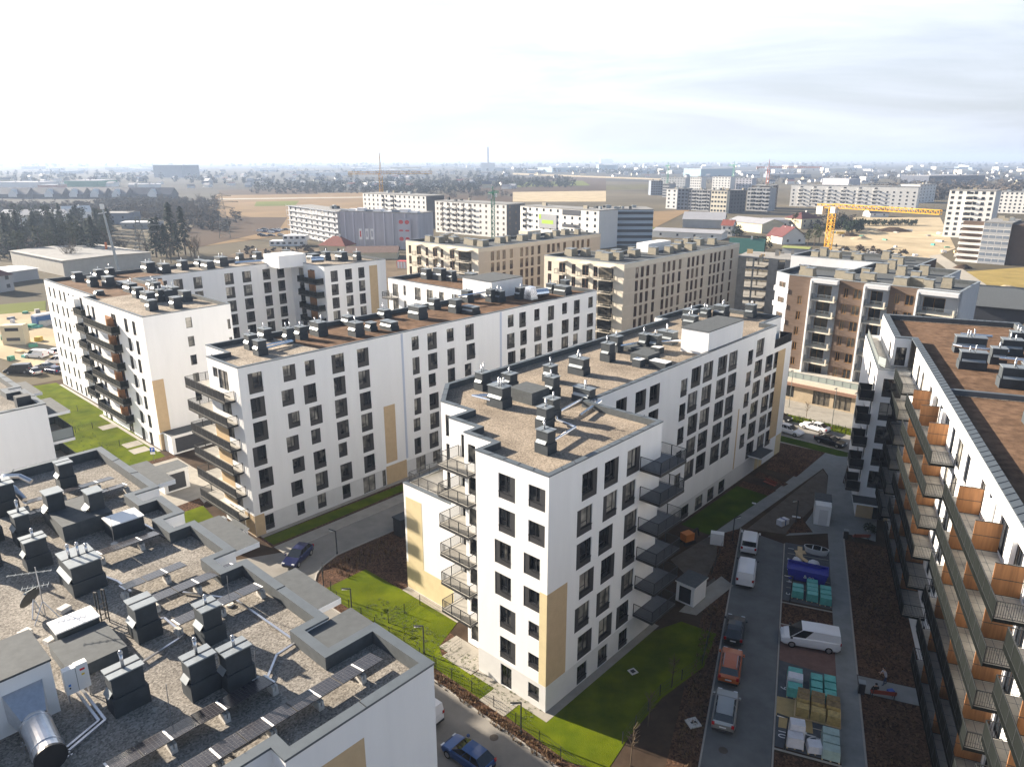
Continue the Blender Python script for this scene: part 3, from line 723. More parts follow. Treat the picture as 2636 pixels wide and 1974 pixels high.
# ---------------------------------------------------------------- F: neighbour at the left edge, blank white gable towards the camera
F = Building('apartment_block', 'white block with blank gable and grey loggias at the left edge', 'apartment block', -19.4, 45.6)
PF = [(-60,45.6),(-19.4,45.6),(-19.4,52.2),(-20.6,52.2),(-20.6,53.4),(-19.4,53.4),(-19.4,66),(-60,66)]
F.walls((-60,45.6),(-19.4,45.6),0,ZP); F.walls((-19.4,45.6),(-19.4,52.2),0,ZP,rows(1.2,4.2,19.4,2.2,7,'D')); F.walls((-19.4,52.2),(-20.6,52.2),0,ZP); F.walls((-20.6,52.2),(-20.6,53.4),0,ZP); F.walls((-20.6,53.4),(-19.4,53.4),0,ZP)
F.walls((-19.4,53.4),(-19.4,66),0,ZP,rows(1.2,4.2,19.4,2.2,7,'D')+rows(6,8,19.4,2.2,7,'N')); F.walls((-19.4,66),(-60,66),0,ZP); F.walls((-60,66),(-60,45.6),0,ZP)
F.finish(WALLM)
F.flatroof(PF,ZR,ZP,M_GRAVEL,.5,seams=2.5)
M_LOGG = mat('loggia_sheet',(0.24,0.27,0.27),.25,spec=.6)
for b0,b1 in ((46.0,51.8),(54.4,60.2)):
    for i,z in enumerate((19.7,16.9,13.95,11.0,8.05,5.1)):
        q = MB(); q.box(-19.4,-17.4,b0,b1,z-.28,z,0,mt=1)
        o = F.part('balcony_slab',q,[M_WPAINT,M_FELT if i == 0 else M_SLAB])
        if i:
            r = MB(); railing_bars(r,[(-19.4,b0+.05),(-17.45,b0+.05),(-17.45,b1-.05),(-19.4,b1-.05)],z,1.1,.14,True); F.part('railing',r,[M_RAIL,M_LOGG],o)
q = MB(); q.box(-21.2,-20.0,47.6,48.6,ZR,ZR+1.1); F.part('chimney',q,M_STACK)
q = MB(); q.box(-22.2,-19.6,62.2,64.2,ZR,ZR+1.0,0); F.part('chimney',q,M_WHITE)

# ---------------------------------------------------------------- E: foreground block whose roof fills the lower left
E_ = Building('apartment_block', 'foreground white block seen from above, gravel roof crowded with stacks and solar panels', 'apartment block', -19.3, -9.1)
PE = [(-19.3,-9.1),(-19.3,-4.7),(-22.0,-4.7),(-22.0,-2.6),(-20.6,-2.6),(-20.6,5.6),(-21.9,5.6),(-21.9,7.1),(-20.5,7.1),(-20.5,12.4),(-21.8,12.4),(-21.8,14.1),(-20.4,14.1),(-20.4,17.6),(-21.6,17.6),(-21.6,19.2),(-19.9,19.2),(-19.9,30.1),(-44,30.1),(-44,-8.1),(-26.9,-8.1),(-26.9,-9.1)]
n = len(PE)
for i in range(n):
    p, q = PE[i], PE[(i+1)%n]
    Ln = (Vector(q)-Vector(p)).length
    ops = [o for u in range(1, int(Ln)-2, 3) for o in rows(u, u+1.8, 19.4, 2.2, 5, 'R')] if (Ln > 5 and i in (4,8,12,16)) else []
    E_.walls(p, q, 0, ZP, ops)
panel(E_,'b',-9.1,-25.6,-23.3,2.5,19.55,M_TAN,-1)
E_.finish(WALLM)
E_.flatroof(PE, 20.3, ZP, M_GRAVEL, 0.47, seams=3.0)
for poly in ([(-19.3,-4.66),(-19.15,-4.66),(-19.15,-2.5),(-21.94,-2.64),(-21.94,-4.66)],[(-20.44,7.2),(-18.9,7.2),(-18.9,12.3),(-20.44,12.3)],[(-20.54,-1.4),(-19.0,-1.4),(-19.0,3.0),(-20.54,3.0)],[(-19.84,20),(-18.4,20),(-18.4,25),(-19.84,25)]):
    q = MB(); q.prism(poly, 20.45, 20.8, 0, mt=1); E_.part('balcony_roof', q, [M_WPAINT, M_FELT])
ZE = 20.3
for a,b,sx,sy,h,fl in [(-23.8,25.7,.9,1.0,1.95,0),(-27.5,11.0,1.5,2.2,1.8,3),(-27.0,3.8,1.0,1.1,1.95,0),(-24.95,1.1,.95,1.0,1.85,1),(-26.95,-2.2,1.15,.8,1.9,1),(-25.6,-2.85,1.15,.8,1.9,1),(-29.5,-.7,1.3,.8,1.95,1),(-28.3,18.9,.75,1.1,2.0,1),(-28.6,15.1,1.1,.9,1.85,1),(-27.9,24.3,1.1,1.3,2.2,1),(-29.6,20.6,.9,1.0,1.9,1),(-30.6,17.2,1.0,1.2,1.9,1),(-32.5,24,1.2,1.5,1.9,1),(-36,20,1.2,1.5,1.9,2),(-37,10,1.2,1.5,1.9,2),(-38,-3,1.2,1.5,1.9,2)]:
    stack(E_,a,b,ZE,sx,sy,h,fl)
for a,b,sx,sy,h in [(-25.2,18.8,2.9,3.9,1.05),(-29.5,4.1,2.5,2.9,.6)]: stack(E_,a,b,ZE,sx,sy,h,0,flat=True,mats=(M_FELT,M_FELT,M_FRAME))
for a,b,w in [(-26.1,20.0,.95),(-24.3,18.2,.85)]:
    q = MB(); q.box(a-w/2,a+w/2,b-.5,b+.5,ZE+1.04,ZE+2.25,0); q.box(a-w/2-.07,a+w/2+.07,b-.57,b+.57,ZE+2.25,ZE+2.31,1); q.poly([(a-w/2-.3,b-.4,ZE+1.1),(a-w/2-.002,b-.4,ZE+1.4),(a-w/2-.002,b+.4,ZE+1.4),(a-w/2-.3,b+.4,ZE+1.1)],1); E_.part('chimney',q,[M_STACK,M_CAP])
for a0,a1,b0,b1,h in [(-24.5,-22.6,14.9,16.4,.95),(-30.3,-28.4,5.75,7.0,.8)]:
    q = MB(); q.box(a0,a1,b0,b1,ZE,ZE+h,0); q.box(a0-.05,a1+.05,b0-.05,b1+.05,ZE+h+.002,ZE+h+.07,1); o = E_.part('skylight',q,[M_STACK,M_SKYL])
q = MB(); q.box(-38,-31.65,1.1,4.0,20.25,22.85,0); E_.part('stair_head',q,M_WHITE)
q = MB(); q.box(-38.05,-31.6,1.05,4.05,22.85,22.95,0); E_.part('stair_head_roof',q,M_FELT)
# galvanised fan hood and round duct on the stair head wall
q = MB()
sq = [(-33.5,1.09,20.95),(-32.05,1.09,20.95),(-32.05,1.09,22.2),(-33.5,1.09,22.2)]; sr = [(-33.25,-.15,20.75),(-32.35,-.15,20.75),(-32.35,-.15,21.55),(-33.25,-.15,21.55)]
for i in range(4): q.poly([sq[i],sr[i],sr[(i+1)%4],sq[(i+1)%4]])
q.cyl((-32.8,-.1,21.15),(-32.95,-2.5,21.15),.55,28); q.cyl((-32.81,-.25,21.15),(-32.815,-.33,21.15),.585,28); q.cyl((-32.92,-2.0,21.15),(-32.925,-2.08,21.15),.585,28); q.cyl((-32.95,-2.48,21.15),(-32.96,-2.6,21.15),.57,28,1)
E_.part('exhaust_duct',q,[M_GALV,M_FRAME])
q = MB()
for x in (-33.4,-32.3): q.bar((x,-2.3,ZE),(x,-2.3,ZE+.5),.05,.05); q.bar((x,-.4,ZE),(x,-.4,ZE+.5),.05,.05)
q.bar((-33.5,-2.3,ZE+.32),(-32.2,-2.3,ZE+.32),.05,.05); q.bar((-33.5,-.4,ZE+.32),(-32.2,-.4,ZE+.32),.05,.05)
E_.part('duct_stand',q,M_GALV)
for pts,r in ([[(-27.9,24.8,21.9),(-27.2,26.8,21.9),(-26.3,26.9,21.6),(-25.8,26.2,21.2)],.17],[[(-27.9,24.0,21.5),(-27.1,25.3,21.5),(-26.8,24.3,20.8)],.19]):
    q = MB(); q.tube(pts,r,12); E_.part('vent_duct',q,M_GALV)
for pts in ([(-24.2,5.9,20.42),(-22.6,3.2,20.42),(-22.35,-2.45,20.42),(-23.5,-2.6,20.42),(-24.9,-4.0,20.42)],[(-26.6,4.4,20.45),(-25.9,4.3,20.45),(-25.8,2.1,20.45),(-28.7,1.4,20.45),(-29.6,.2,20.45)],[(-26.7,11.2,20.5),(-26.2,9.6,20.45),(-26.1,8.0,20.45)],[(-22.5,15.6,20.45),(-22.2,12.4,20.45)],[(-30.9,1.4,20.7),(-30.8,-.9,20.42),(-32.2,-1.5,20.42)],[(-30.7,1.4,20.7),(-30.6,-1.05,20.42),(-32.2,-1.75,20.42)]):
    q = MB()
    for p0,p1 in zip(pts[:-1],pts[1:]): q.bar(p0,p1,.11,.08)
    E_.part('cable_tray',q,M_GALV)
# things standing on that roof
def EL(a,b,z): return G(a,b,z)
M_PV = mat('solar_cells',(0.020,0.020,0.026),0.22,spec=0.5)
def make_pv_mat():
    n = M_PV.node_tree; bsdf = n.nodes['Principled BSDF']
    tc = n.nodes.new('ShaderNodeTexCoord'); br = n.nodes.new('ShaderNodeTexBrick')
    br.offset = 0; br.inputs['Scale'].default_value = 1.0; br.inputs['Brick Width'].default_value = 0.16; br.inputs['Row Height'].default_value = 0.16
    br.inputs['Mortar Size'].default_value = 0.005; br.inputs['Color1'].default_value = (0.022,0.022,0.028,1); br.inputs['Color2'].default_value = (0.032,0.030,0.036,1); br.inputs['Mortar'].default_value = (0.10,0.10,0.10,1)
    n.links.new(tc.outputs['Object'], br.inputs['Vector']); n.links.new(br.outputs['Color'], bsdf.inputs['Base Color'])
make_pv_mat()
PVL = 1.12
pv = MB(); pv.box(0.02,PVL-.02,0,1.02,-.02,.015,1); pv.poly([(.04,.02,.018),(PVL-.04,.02,.018),(PVL-.04,1.0,.018),(.04,1.0,.018)],0)
pv_me = pv.mesh('panel',[M_PV,M_ANTH])
bl = MB(); bl.box(-.13,.13,-.30,.30,0,.2); bl.box(-.13,-.03,-.28,.1,.2,.42); bl.box(.03,.13,-.28,.1,.2,.42); bl.box(-.028,.028,-.2,.05,.2,.38)
bl_me = bl.mesh('concrete_block',[M_BLOCK])
cl = MB(); cl.box(-.04,.04,0,.95,.02,.04); cl_me = cl.mesh('clamp_rail',[M_WPAINT])
def pv_row(a0, a1, b, lab, joints=2):
    k = max(1, round((a1-a0)/PVL))
    r = thing('solar_panel_row', lab, 'solar panels', EL(a0,b,ZE), GA, 'rows of solar panels on the foreground roof')
    tilt = rad(-9)
    for i in range(k):
        o = link('panel', pv_me, r, (i*PVL, 0, .66)); o.rotation_euler = (tilt,0,0)
        if i % joints == 0 or i == k-1:
            x = i*PVL if i % joints == 0 else (i+1)*PVL
            link('concrete_block', bl_me, r, (x, .3, 0)); c = link('clamp_rail', cl_me, r, (x, 0, .66)); c.rotation_euler = (tilt,0,0)
for a0,a1,b,lab in [(-27.0,-21.2,23.0,'farthest thin row of dark solar panels on the gravel roof at left'),(-28.0,-21.2,21.1,'row of solar panels passing behind the long grey roof box'),(-26.0,-22.4,12.3,'short solar row right of the stack with three flue pipes'),
    (-26.5,-22.6,7.5,'solar row just beyond the plain capped stack, partly shaded at its left end'),(-25.8,-21.7,5.2,'brownish solar row ending beside the parapet notch, right of plain stack'),(-25.9,-21.75,2.3,'solar row running behind the single flue stack to the parapet'),
    (-31.6,-24.9,-4.9,'long solar row in front of twin capped stacks, second from roof edge'),(-33.0,-20.9,-7.2,'longest solar row along the front parapet of the gravel roof')]:
    pv_row(a0,a1,b,lab)
# switch cabinet
t = thing('switch_cabinet','white steel control cabinet with red and yellow stickers beside the stair head','cabinet',EL(-31.3,1.35,ZE),GA)
q = MB(); q.box(0,.95,-.28,.05,.55,1.75); q.box(.46,.475,-.285,-.28,.58,1.72,1); q.box(.48,.95,-.282,.05,1.751,1.80,0); q.ob('cabinet_body',[M_WPAINT,M_FRAME],t)
q = MB()
for x in (.08,.87): q.bar((x,-.1,0),(x,-.1,.55),.04,.04); q.bar((x,-.1,0),(x,.4,.5),.03,.03)
q.ob('leg',M_GALV,t)
for nm,x0,x1,z0,z1,c in (('red_sticker',.62,.82,1.48,1.58,(.6,.02,.03)),('yellow_sticker',.66,.78,1.24,1.33,(.75,.55,.05)),('blue_sticker',.1,.2,.95,1.05,(.03,.2,.6)),('black_sticker',.12,.18,.82,.9,(.01,.01,.01))):
    q = MB(); q.box(x0,x1,-.286,-.281,z0,z1); q.ob(nm,mat(nm,c,.5),t)
# dish + aerials
t = thing('satellite_dish','dark round satellite dish on a lattice stand standing on the gravel','satellite dish',EL(-30.2,9.7,ZE),GA)
q = MB(); c0 = Vector((0,0,.95)); ax = Vector((-.45,.75,.45)).normalized(); qq = ax.to_track_quat('Z','Y'); N=22
ring = []
for rr,dz in ((0,0),(.25,.03),(.5,.11),(.62,.17)): ring.append([tuple(c0+qq@Vector((rr*math.cos(2*math.pi*k/N),rr*math.sin(2*math.pi*k/N),dz))) for k in range(N)])
for r0,r1 in zip(ring[:-1],ring[1:]):
    for k in range(N): q.poly([r0[k],r0[(k+1)%N],r1[(k+1)%N],r1[k]])
q.ob('dish',mat('dark_dish',(.045,.045,.042),.6),t)
q = MB(); f = c0+ax*.55
for k in (0,7,15): q.bar(ring[3][k],f,.02,.02)
q.cyl(f,f-ax*.12,.05,8); q.ob('receiver_arm',M_CAP,t)
q = MB()
for x,y in ((-.25,-.3),(.25,-.3),(.05,.3)): q.bar((x,y,0),(0,-.05,.95),.05,.05)
q.bar((-.12,-.18,.45),(.12,-.18,.45),.03,.03); q.ob('stand',M_GALV,t)
t = thing('antenna_mast','thin roof mast with two comb shaped television aerials above the dish','antenna',EL(-29.95,9.0,ZE),GA)
q = MB(); q.cyl((0,0,0),(0,0,3.0),.025,6); q.bar((0,0,1.0),(.5,-.5,0),.03,.03); q.bar((0,0,1.0),(-.6,-.3,0),.03,.03); q.ob('mast',M_GALV,t)
for z,L_,sp,nn,ang in ((2.7,2.0,.75,7,2.6),(1.9,1.2,1.0,6,2.7)):
    q = MB(); d = Vector((math.cos(ang),math.sin(ang),0)); nrm = Vector((-d.y,d.x,0))
    q.bar(Vector((0,0,z))-d*L_*.35,Vector((0,0,z))+d*L_*.65,.025,.025)
    for k in range(nn):
        c = Vector((0,0,z))+d*L_*(-.33+k/(nn-1)*.96); w = sp*(.35 if z>2.5 else .5)
        q.bar(c-nrm*w*.5,c+nrm*w*.5,.016,.016)
    q.ob('aerial',M_CAP,t)
t = thing('roof_ladder','black steel ladder frame standing behind the white roof hatch','ladder',EL(-28.2,6.2,ZE),GA)
q = MB()
for x in (0,.35): q.bar((x,0,0),(x,0,1.9),.05,.05); q.bar((x,.5,0),(x,.5,1.7),.05,.05); q.bar((x,0,1.9),(x,.5,1.7),.05,.05)
for z in (.3,.6,.9,1.2): q.bar((0,0,z),(.35,0,z),.04,.04)
q.ob('ladder_frame',M_BLACK,t)
for a,b,lab in [(-29.1,9.0,'pale concrete block lying right of the satellite dish'),(-31.1,8.2,'pale concrete block left of the roof hatch, by the cable'),(-30.4,6.6,'pale concrete block touching the white hatch')]:
    q = MB(); q.box(-.28,.28,-.22,.22,0,.24); o = q.ob('ballast_block',M_BLOCK,None,None,False,EL(a,b,ZE),GA+.3); tag(o,lab,'concrete block','ballast blocks on the foreground roof')
for a,b,h,lab in [(-24.7,14.3,1.9,'thin lightning rod on a round foot before the roof hatch by the parapet'),(-28.9,-3.6,2.3,'thin lightning rod on a round foot before the left front stack'),(-25.0,-3.4,1.6,'thin lightning rod with pale foot beside twin stacks'),(-23.0,3.0,1.8,'thin lightning rod between the solar rows')]:
    t = thing('lightning_rod',lab,'lightning rod',EL(a,b,ZE),GA,'lightning rods on the foreground roof')
    q = MB(); q.cyl((0,0,.1),(.05,0,h),.016,5); q.ob('rod',M_GALV,t)
    q = MB(); q.cyl((0,0,0),(0,0,.12),.2,14); q.ob('foot',M_BLOCK,t)

# ---------------------------------------------------------------- C: block on the right with stacked orange balcony screens
Cc = Building('apartment_block', 'white block at the right edge with brown sedum roof and orange balcony screens', 'apartment block', 44.0, -0.75, 'C')
ZC, ZCR = 22.4, 21.8
FL = [18.7-2.95*k for k in range(6)]
Cc.walls((44,2.9),(44,-.75),2.7,19.3,[(.8,2.85,18.24-2.95*k-2.25,18.24-2.95*k,'R') for k in range(5)])
Cc.walls((44,2.9),(44,-.75),0,2.7,[(1.9,3.2,0,2.4,'D')],m=2)
ops = [(1.5,3,18.24-2.95*k-2.2,18.24-2.95*k,'D') for k in range(5)]
Cc.walls((63,2.9),(44,2.9),0,19.3,[(17-.5,18.6-.5,z0,z1,k) for _,_,z0,z1,k in ops]+[(10,12,z0,z1,k) for _,_,z0,z1,k in ops])
Cc.walls((48.2,1.1),(48.2,-.75),18.8,ZC,[(.35,1.5,18.9,21.2,'D')])
Cc.walls((63,1.1),(48.2,1.1),18.8,ZC,[(11,13,19.2,21.2,'D')])
ops = []
rs = random.Random(9)
u = 3.0
while u < 68:                       # facade from along=44 down to -25: u = 44 - along
    w = rs.choice((1.3,1.6,2.0)); 
    for k in range(7):
        f = 18.72-2.95*k
        ops.append((u,u+w,f+.05 if f>2 else f,f+2.45,'D'))
    u += w + rs.choice((1.25,1.5))
Cc.walls((44,-.75),(-25,-.75),0,ZC,[o for o in ops if o[2]>0.5],mats=(M_ANTH,M_FRAME,M_GLASS))
Cc.walls((-25,-.75),(-25,-15),0,ZC); Cc.walls((-25,-15),(63,-15),0,ZC); Cc.walls((63,-15),(63,2.9),0,19.3); 
Cc.finish(WALLM)
PC = [(-25,-15),(63,-15),(63,1.1),(48.2,1.1),(48.2,-.75),(-25,-.75)]
Cc.flatroof(PC,ZCR,ZC,M_SEDUM,.72,seams=.95)
q = MB(); q.box(27.2,27.7,-14.2,-1.5,ZCR,ZC-.1); Cc.part('fire_wall_upstand',q,M_COPE)
q = MB(); q.box(27.0,27.15,-14.2,-1.5,ZCR+.01,ZCR+.05); q.box(62.0,62.3,-14,-1,ZCR+.01,ZCR+.05); Cc.part('gravel_strip',q,M_GRAVF)
q = MB(); q.poly([(44,-.75,18.85),(48.2,-.75,18.85),(48.2,2.9,18.85),(44,2.9,18.85)]); q.poly([(48.2,1.1,18.85),(63,1.1,18.85),(63,2.9,18.85),(48.2,2.9,18.85)]); Cc.part('terrace_floor',q,M_SLAB)
q = MB(); q.box(43.95,44.35,-.75,2.95,19.3,19.36); q.box(44.35,63,2.6,2.95,19.3,19.36); Cc.part('terrace_coping',q,M_COPE)
q = MB(); railing_bars(q,[(62,2.75),(46.5,2.75),(45.2,2.0)],19.36,1.0,.14,True); Cc.part('terrace_railing',q,[M_RAIL,M_LOGG])
# long balconies along the facade
for gi,(a0,a1,top) in enumerate(((36.9,43.9,0),(16.65,33.4,0),(-6.35,10.2,0),(-25,-8.8,0))):
    for k in range(6):
        z = FL[k]
        b = MB(); b.box(a0,a1,-.75,1.1,z-.22,z,1,mt=0); o = Cc.part('balcony',b,[M_SLAB,M_RAILPANEL])
        r = MB(); pts = [(a0+.02,-.7),(a0+.02,1.08)]; railing_bars(r,[(a0+.03,-.7),(a0+.03,1.07)],z,1.08,.115); railing_bars(r,[(a1-.03,1.07),(a1-.03,-.7)],z,1.08,.115); railing_bars(r,[(a0+.03,1.07),(a1-.03,1.07)],z,1.08,.115,True)
        r.box(a0,a1,1.085,1.1,z-.3,z+.02,1)
        Cc.part('railing',r,[M_RAIL,M_RAILPANEL],o)
        seams = MB()
        for x in range(int(a1-a0)): seams.box(a0+x+.5,a0+x+.53,-.7,1.05,z+.001,z+.006)
        seams.box(a0,a1,.12,.15,z+.001,z+.0055); Cc.part('floor_joint',seams,M_COPE,o)
        dv = {1:(31.3,26.2,21.1),2:(7.2,1.7,-3.8),3:(-12,-17)}.get(gi,())
        for x in dv:
            d = MB(); d.box(x-.03,x+.03,-.72,.8,z+.12,z+1.1); d.box(x-.03,x+.03,-.72,.8,z+1.14,z+2.1); dd = Cc.part('balcony_divider',d,M_ORANGE,o)
            d = MB()
            for zz in (.1,1.12,2.12): d.box(x-.045,x+.045,-.74,.82,z+zz-.02,z+zz+.02)
            Cc.part('divider_frame',d,M_RAIL,o)
        for x in [x_+2.6 for x_ in dv]:
            d = MB(); d.box(x-.35,x+.25,-.74,-.45,z+.0,z+2.6); Cc.part('white_pier',d,M_WHITE,o)
for z in (15.75,12.8,9.85,6.9,3.95):
    slab_balcony(Cc,[(43.4,2.95),(46.4,2.95),(46.4,4.5),(43.4,4.5)],z,[(43.45,2.95),(43.45,4.45),(46.35,4.45),(46.35,2.95)],panel=True,railm=mat('dark_sheet',(0.013,0.015,0.020),.6,spec=.12))
q = MB(); q.prism([(41.6,-1.2),(44.0,-1.2),(44.0,3.6),(41.6,3.6)],2.75,2.95,0,mt=1); Cc.part('entrance_canopy',q,[M_WPAINT,M_STACK])
for a,b,sx,sy,h,fl in [(45.8,-6.3,1.4,3.0,1.9,3),(38.2,-5.2,1.3,2.4,1.9,2),(41.5,-8.2,1.2,1.4,1.8,1),(46.5,-10.5,1.4,2.0,1.8,2),(32.0,-7.6,1.3,2.4,2.1,2),(29.5,-9.5,1.4,2.4,2.0,2),(20.5,-6.8,1.2,1.6,2.0,1),(50.5,-12.2,1.3,2.0,1.9,2),(34.5,-9.6,1.4,1.6,1.9,2),(12,-8.5,1.4,2.6,2.0,3),(4,-9,1.4,2.2,1.9,2)]:
    stack(Cc,a,b,ZCR,sx,sy,h,fl)
for pts,r in ([[(44.2,-4.4,22.9),(43.6,-5.2,22.9),(42.9,-9.5,22.9)],.16],[[(47.0,-5.4,23.6),(47.0,-8.6,23.6)],.18],[(  (33.6,-8.2,23.0),(33.0,-12.0,23.0)),.3],[((31.6,-8.4,22.8),(31.0,-12,22.8)),.26],[((29.4,-8.9,22.7),(28.8,-13,22.7)),.2],[((36.4,-9.2,23.3),(36.2,-12.5,23.3)),.22],[((40,-8,22.8),(39.6,-11,22.8)),.2]):
    q = MB(); q.tube(list(pts),r,10); Cc.part('vent_duct',q,M_FOIL)
q = MB(); q.box(30.5,36.5,-13.5,-10.2,ZCR+.3,ZCR+1.6); Cc.part('air_handling_unit',q,M_GALV)

# ================================================================== GROUND OF THE ESTATE (flat sheets a few mm apart, real kerbs)
M_ASPH = mat('street_paving', (0.225,0.212,0.192), 0.9, var=0.16, scale=0.45, detail=9, bump=0.15, bscale=9, spec=0.25)
M_LOT = mat('lot_paving', (0.130,0.137,0.140), 0.9, var=0.2, scale=0.5, detail=9, bump=0.15, bscale=9, spec=0.25)
M_PAVE = mat('pale_pavers', (0.30,0.28,0.245), 0.9, var=0.14, scale=0.8, detail=9, bump=0.12, bscale=6, spec=0.2)
M_PAVEC = mat('cool_pavers', (0.22,0.23,0.23), 0.9, var=0.14, scale=0.8, detail=9, bump=0.12, bscale=6, spec=0.2)
M_DPAVE = mat('bay_pavers', (0.088,0.094,0.104), 0.9, var=0.2, scale=1.2, detail=8, spec=0.2)
M_RPAVE = mat('red_pavers', (0.17,0.10,0.085), 0.9, var=0.2, scale=1.2, detail=8, spec=0.2)
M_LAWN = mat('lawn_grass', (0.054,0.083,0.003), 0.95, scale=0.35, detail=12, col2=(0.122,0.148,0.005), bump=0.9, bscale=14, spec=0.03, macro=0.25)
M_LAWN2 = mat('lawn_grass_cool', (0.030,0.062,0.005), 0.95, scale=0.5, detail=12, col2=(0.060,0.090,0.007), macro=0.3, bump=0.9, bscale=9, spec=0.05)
M_MULCH = mat('bark_mulch', (0.032,0.018,0.012), 0.95, tex='voronoi', scale=7, col2=(0.14,0.08,0.052), bump=1.0, spec=0.05, macro=0.5)
M_GRITS = mat('grit_path', (0.11,0.095,0.08), 0.95, var=0.25, scale=1.0, detail=10, bump=0.4, bscale=12, spec=0.1)
M_KERB = mat('kerb_stone', (0.33,0.31,0.28), 0.85, var=0.1, scale=1.5)
M_SOIL = mat('estate_soil', (0.06,0.042,0.03), 0.95, var=0.4, scale=0.35, detail=10, spec=0.05)
M_FIELD = mat('field_earth', (0.072,0.064,0.046), 0.95, scale=0.006, detail=12, col2=(0.165,0.14,0.098), spec=0.05)
M_PAINT = mat('white_road_paint', (0.6,0.6,0.6), 0.7)
def sheet(name, pts, z, m):
    g = MB(); g.poly([(*p, z) for p in pts]); return struct(name, g, m)
def gp(*ab): return [G(a,b)[:2] for a,b in ab]
def cp(*ab): return [GC(a,b)[:2] for a,b in ab]
def kerb(pts, z=0.12, w=0.16):
    k = MB()
    for p,q in zip(pts[:-1],pts[1:]): k.bar((*p,z/2),(*q,z/2),w,z)
    return struct('kerb', k, M_KERB)
sheet('ground', [(-30000,-3000),(30000,-3000),(30000,40000),(-30000,40000)], 0.0, M_FIELD)
sheet('estate_ground', gp((-70,-60),(105,-60),(105,34),(140,34),(140,60),(72,60),(72,100),(66,133),(-40,133),(-70,133)), .006, M_SOIL)
curb = [(12.5,34),(3.2,42.8),(-2.1,47.7),(-6.5,51.8),(-15.6,60.4),(-17.9,62.4),(-19.5,64.4),(-20.5,65.9),(-21.0,67.2),(-21.2,68.8),(-21.0,70.2),(-19.9,72.7),(-17.5,75.2),(-14.7,78.0)]
far_r = G(70,32.7)[:2]
sheet('street', curb + [far_r] + gp((70,40.2),(-1.0,40.2),(-1.0,38.4),(-6,41),(-9.5,44),(-12,44),(-12,-12)), .014, M_ASPH)
sheet('pavement', gp((-1,38.3),(70,38.3),(70,40.2),(-1,40.2)), .022, M_PAVE)
kerb(curb + [far_r]); kerb(gp((-1,38.2),(70,38.2)),.08,.12)
sheet('pavement', gp((-12,44),(-9.5,44),(-6,46),(-1.4,57),(3.0,60),(3,75),(-12,75)), .018, M_PAVE)
sheet('mulch_bed', gp((-12,75),(3,75),(3,76.6),(-12,76.6)), .03, M_MULCH)
sheet('lawn', gp((-14,76.6),(2.0,76.6),(3.4,104),(3.4,131),(-9,134),(-14,120)), .028, M_LAWN)
kerb(gp((2.2,79.2),(2.2,103.6),(3.6,103.8),(3.6,129)),.05,.5)
sheet('lawn', gp((-7.5,46.2),(-3.2,46.2),(-1.7,56.5),(-6.4,56.5)), .028, M_LAWN)
sheet('mulch_bed', gp((-7.5,56.5),(-1.4,56.5),(-1.0,59),(-7.0,58.6)), .03, M_MULCH)
for a,b in ((1.0,96.5),(0.6,85.3),(.4,82.0)): sheet('patio', gp((a-1.3,b-1.2),(a+1.2,b-1.2),(a+1.2,b+1.2),(a-1.3,b+1.2)), .04, M_PAVE)
sheet('mulch_bed', gp((-1.2,40.3),(66,40.3),(66,43.7),(-1.2,43.7)), .02, M_MULCH)
sheet('lawn', gp((-.8,40.6),(19.2,40.7),(20.2,42.4),(-.8,42.9)), .03, M_LAWN)
sheet('pavement', gp((-.8,43.0),(66,43.0),(66,43.72),(-.8,43.72)), .034, M_PAVE)
sheet('pavement', gp((19.6,40.2),(24,40.2),(24,43.7),(20.8,43.7)), .036, M_PAVE)
# lawn and mulch round the middle block
sheet('mulch_bed', [(12.5,34.4)]+[(x+.12,y+.06) for x,y in curb[1:]]+gp((16,32.4),(16,23),(4,22.3),(-3,-8)), .02, M_MULCH)
lawnW = [(-19.5,66.1),(-18.2,63.9),(-15.0,61.2),(-6.7,53.3),(-.3,47.5),(4.4,43.0),(6.5,42.7),(2.75,47.75),(-.4,50.6),(-5.4,60.2),(-10.4,66.4),(-11.8,73.9),(-16.1,69.8)]
sheet('lawn', lawnW[:1]+[(-18.3,64.2),(-15.2,61.6),(-6.9,53.7),(-.5,47.9),(4.2,43.2),(7.0,42.4),(9,45.5),(12.5,49.9),(17.0,53.8),(19.4,58.5),(16.5,60.4),(13.5,58.9),(2.7,48.2)]+gp((-.75,7.6),(-.9,11.4),(-.2,12.6),(3.4,14),(3.4,22.4))+[(-16.1,69.8)], .03, M_LAWN)
sheet('pavement', gp((-.75,-.75),(16.2,-.75),(16.2,0),(0,0),(0,7.6),(-.75,7.6)), .04, M_PAVE)
sheet('pavement', gp((3.4,14),(4.2,14),(4.2,22.3),(3.4,22.3)), .04, M_PAVE)
sheet('patio', gp((-2.6,2.2),(-.7,2.2),(-.7,5.0),(-2.6,5.0)), .045, M_PAVE)
sheet('patio', gp((-.9,7.7),(2.0,7.7),(2.0,12.6),(-.2,12.6),(-.2,11.4),(-.9,11.4)), .045, M_PAVE)
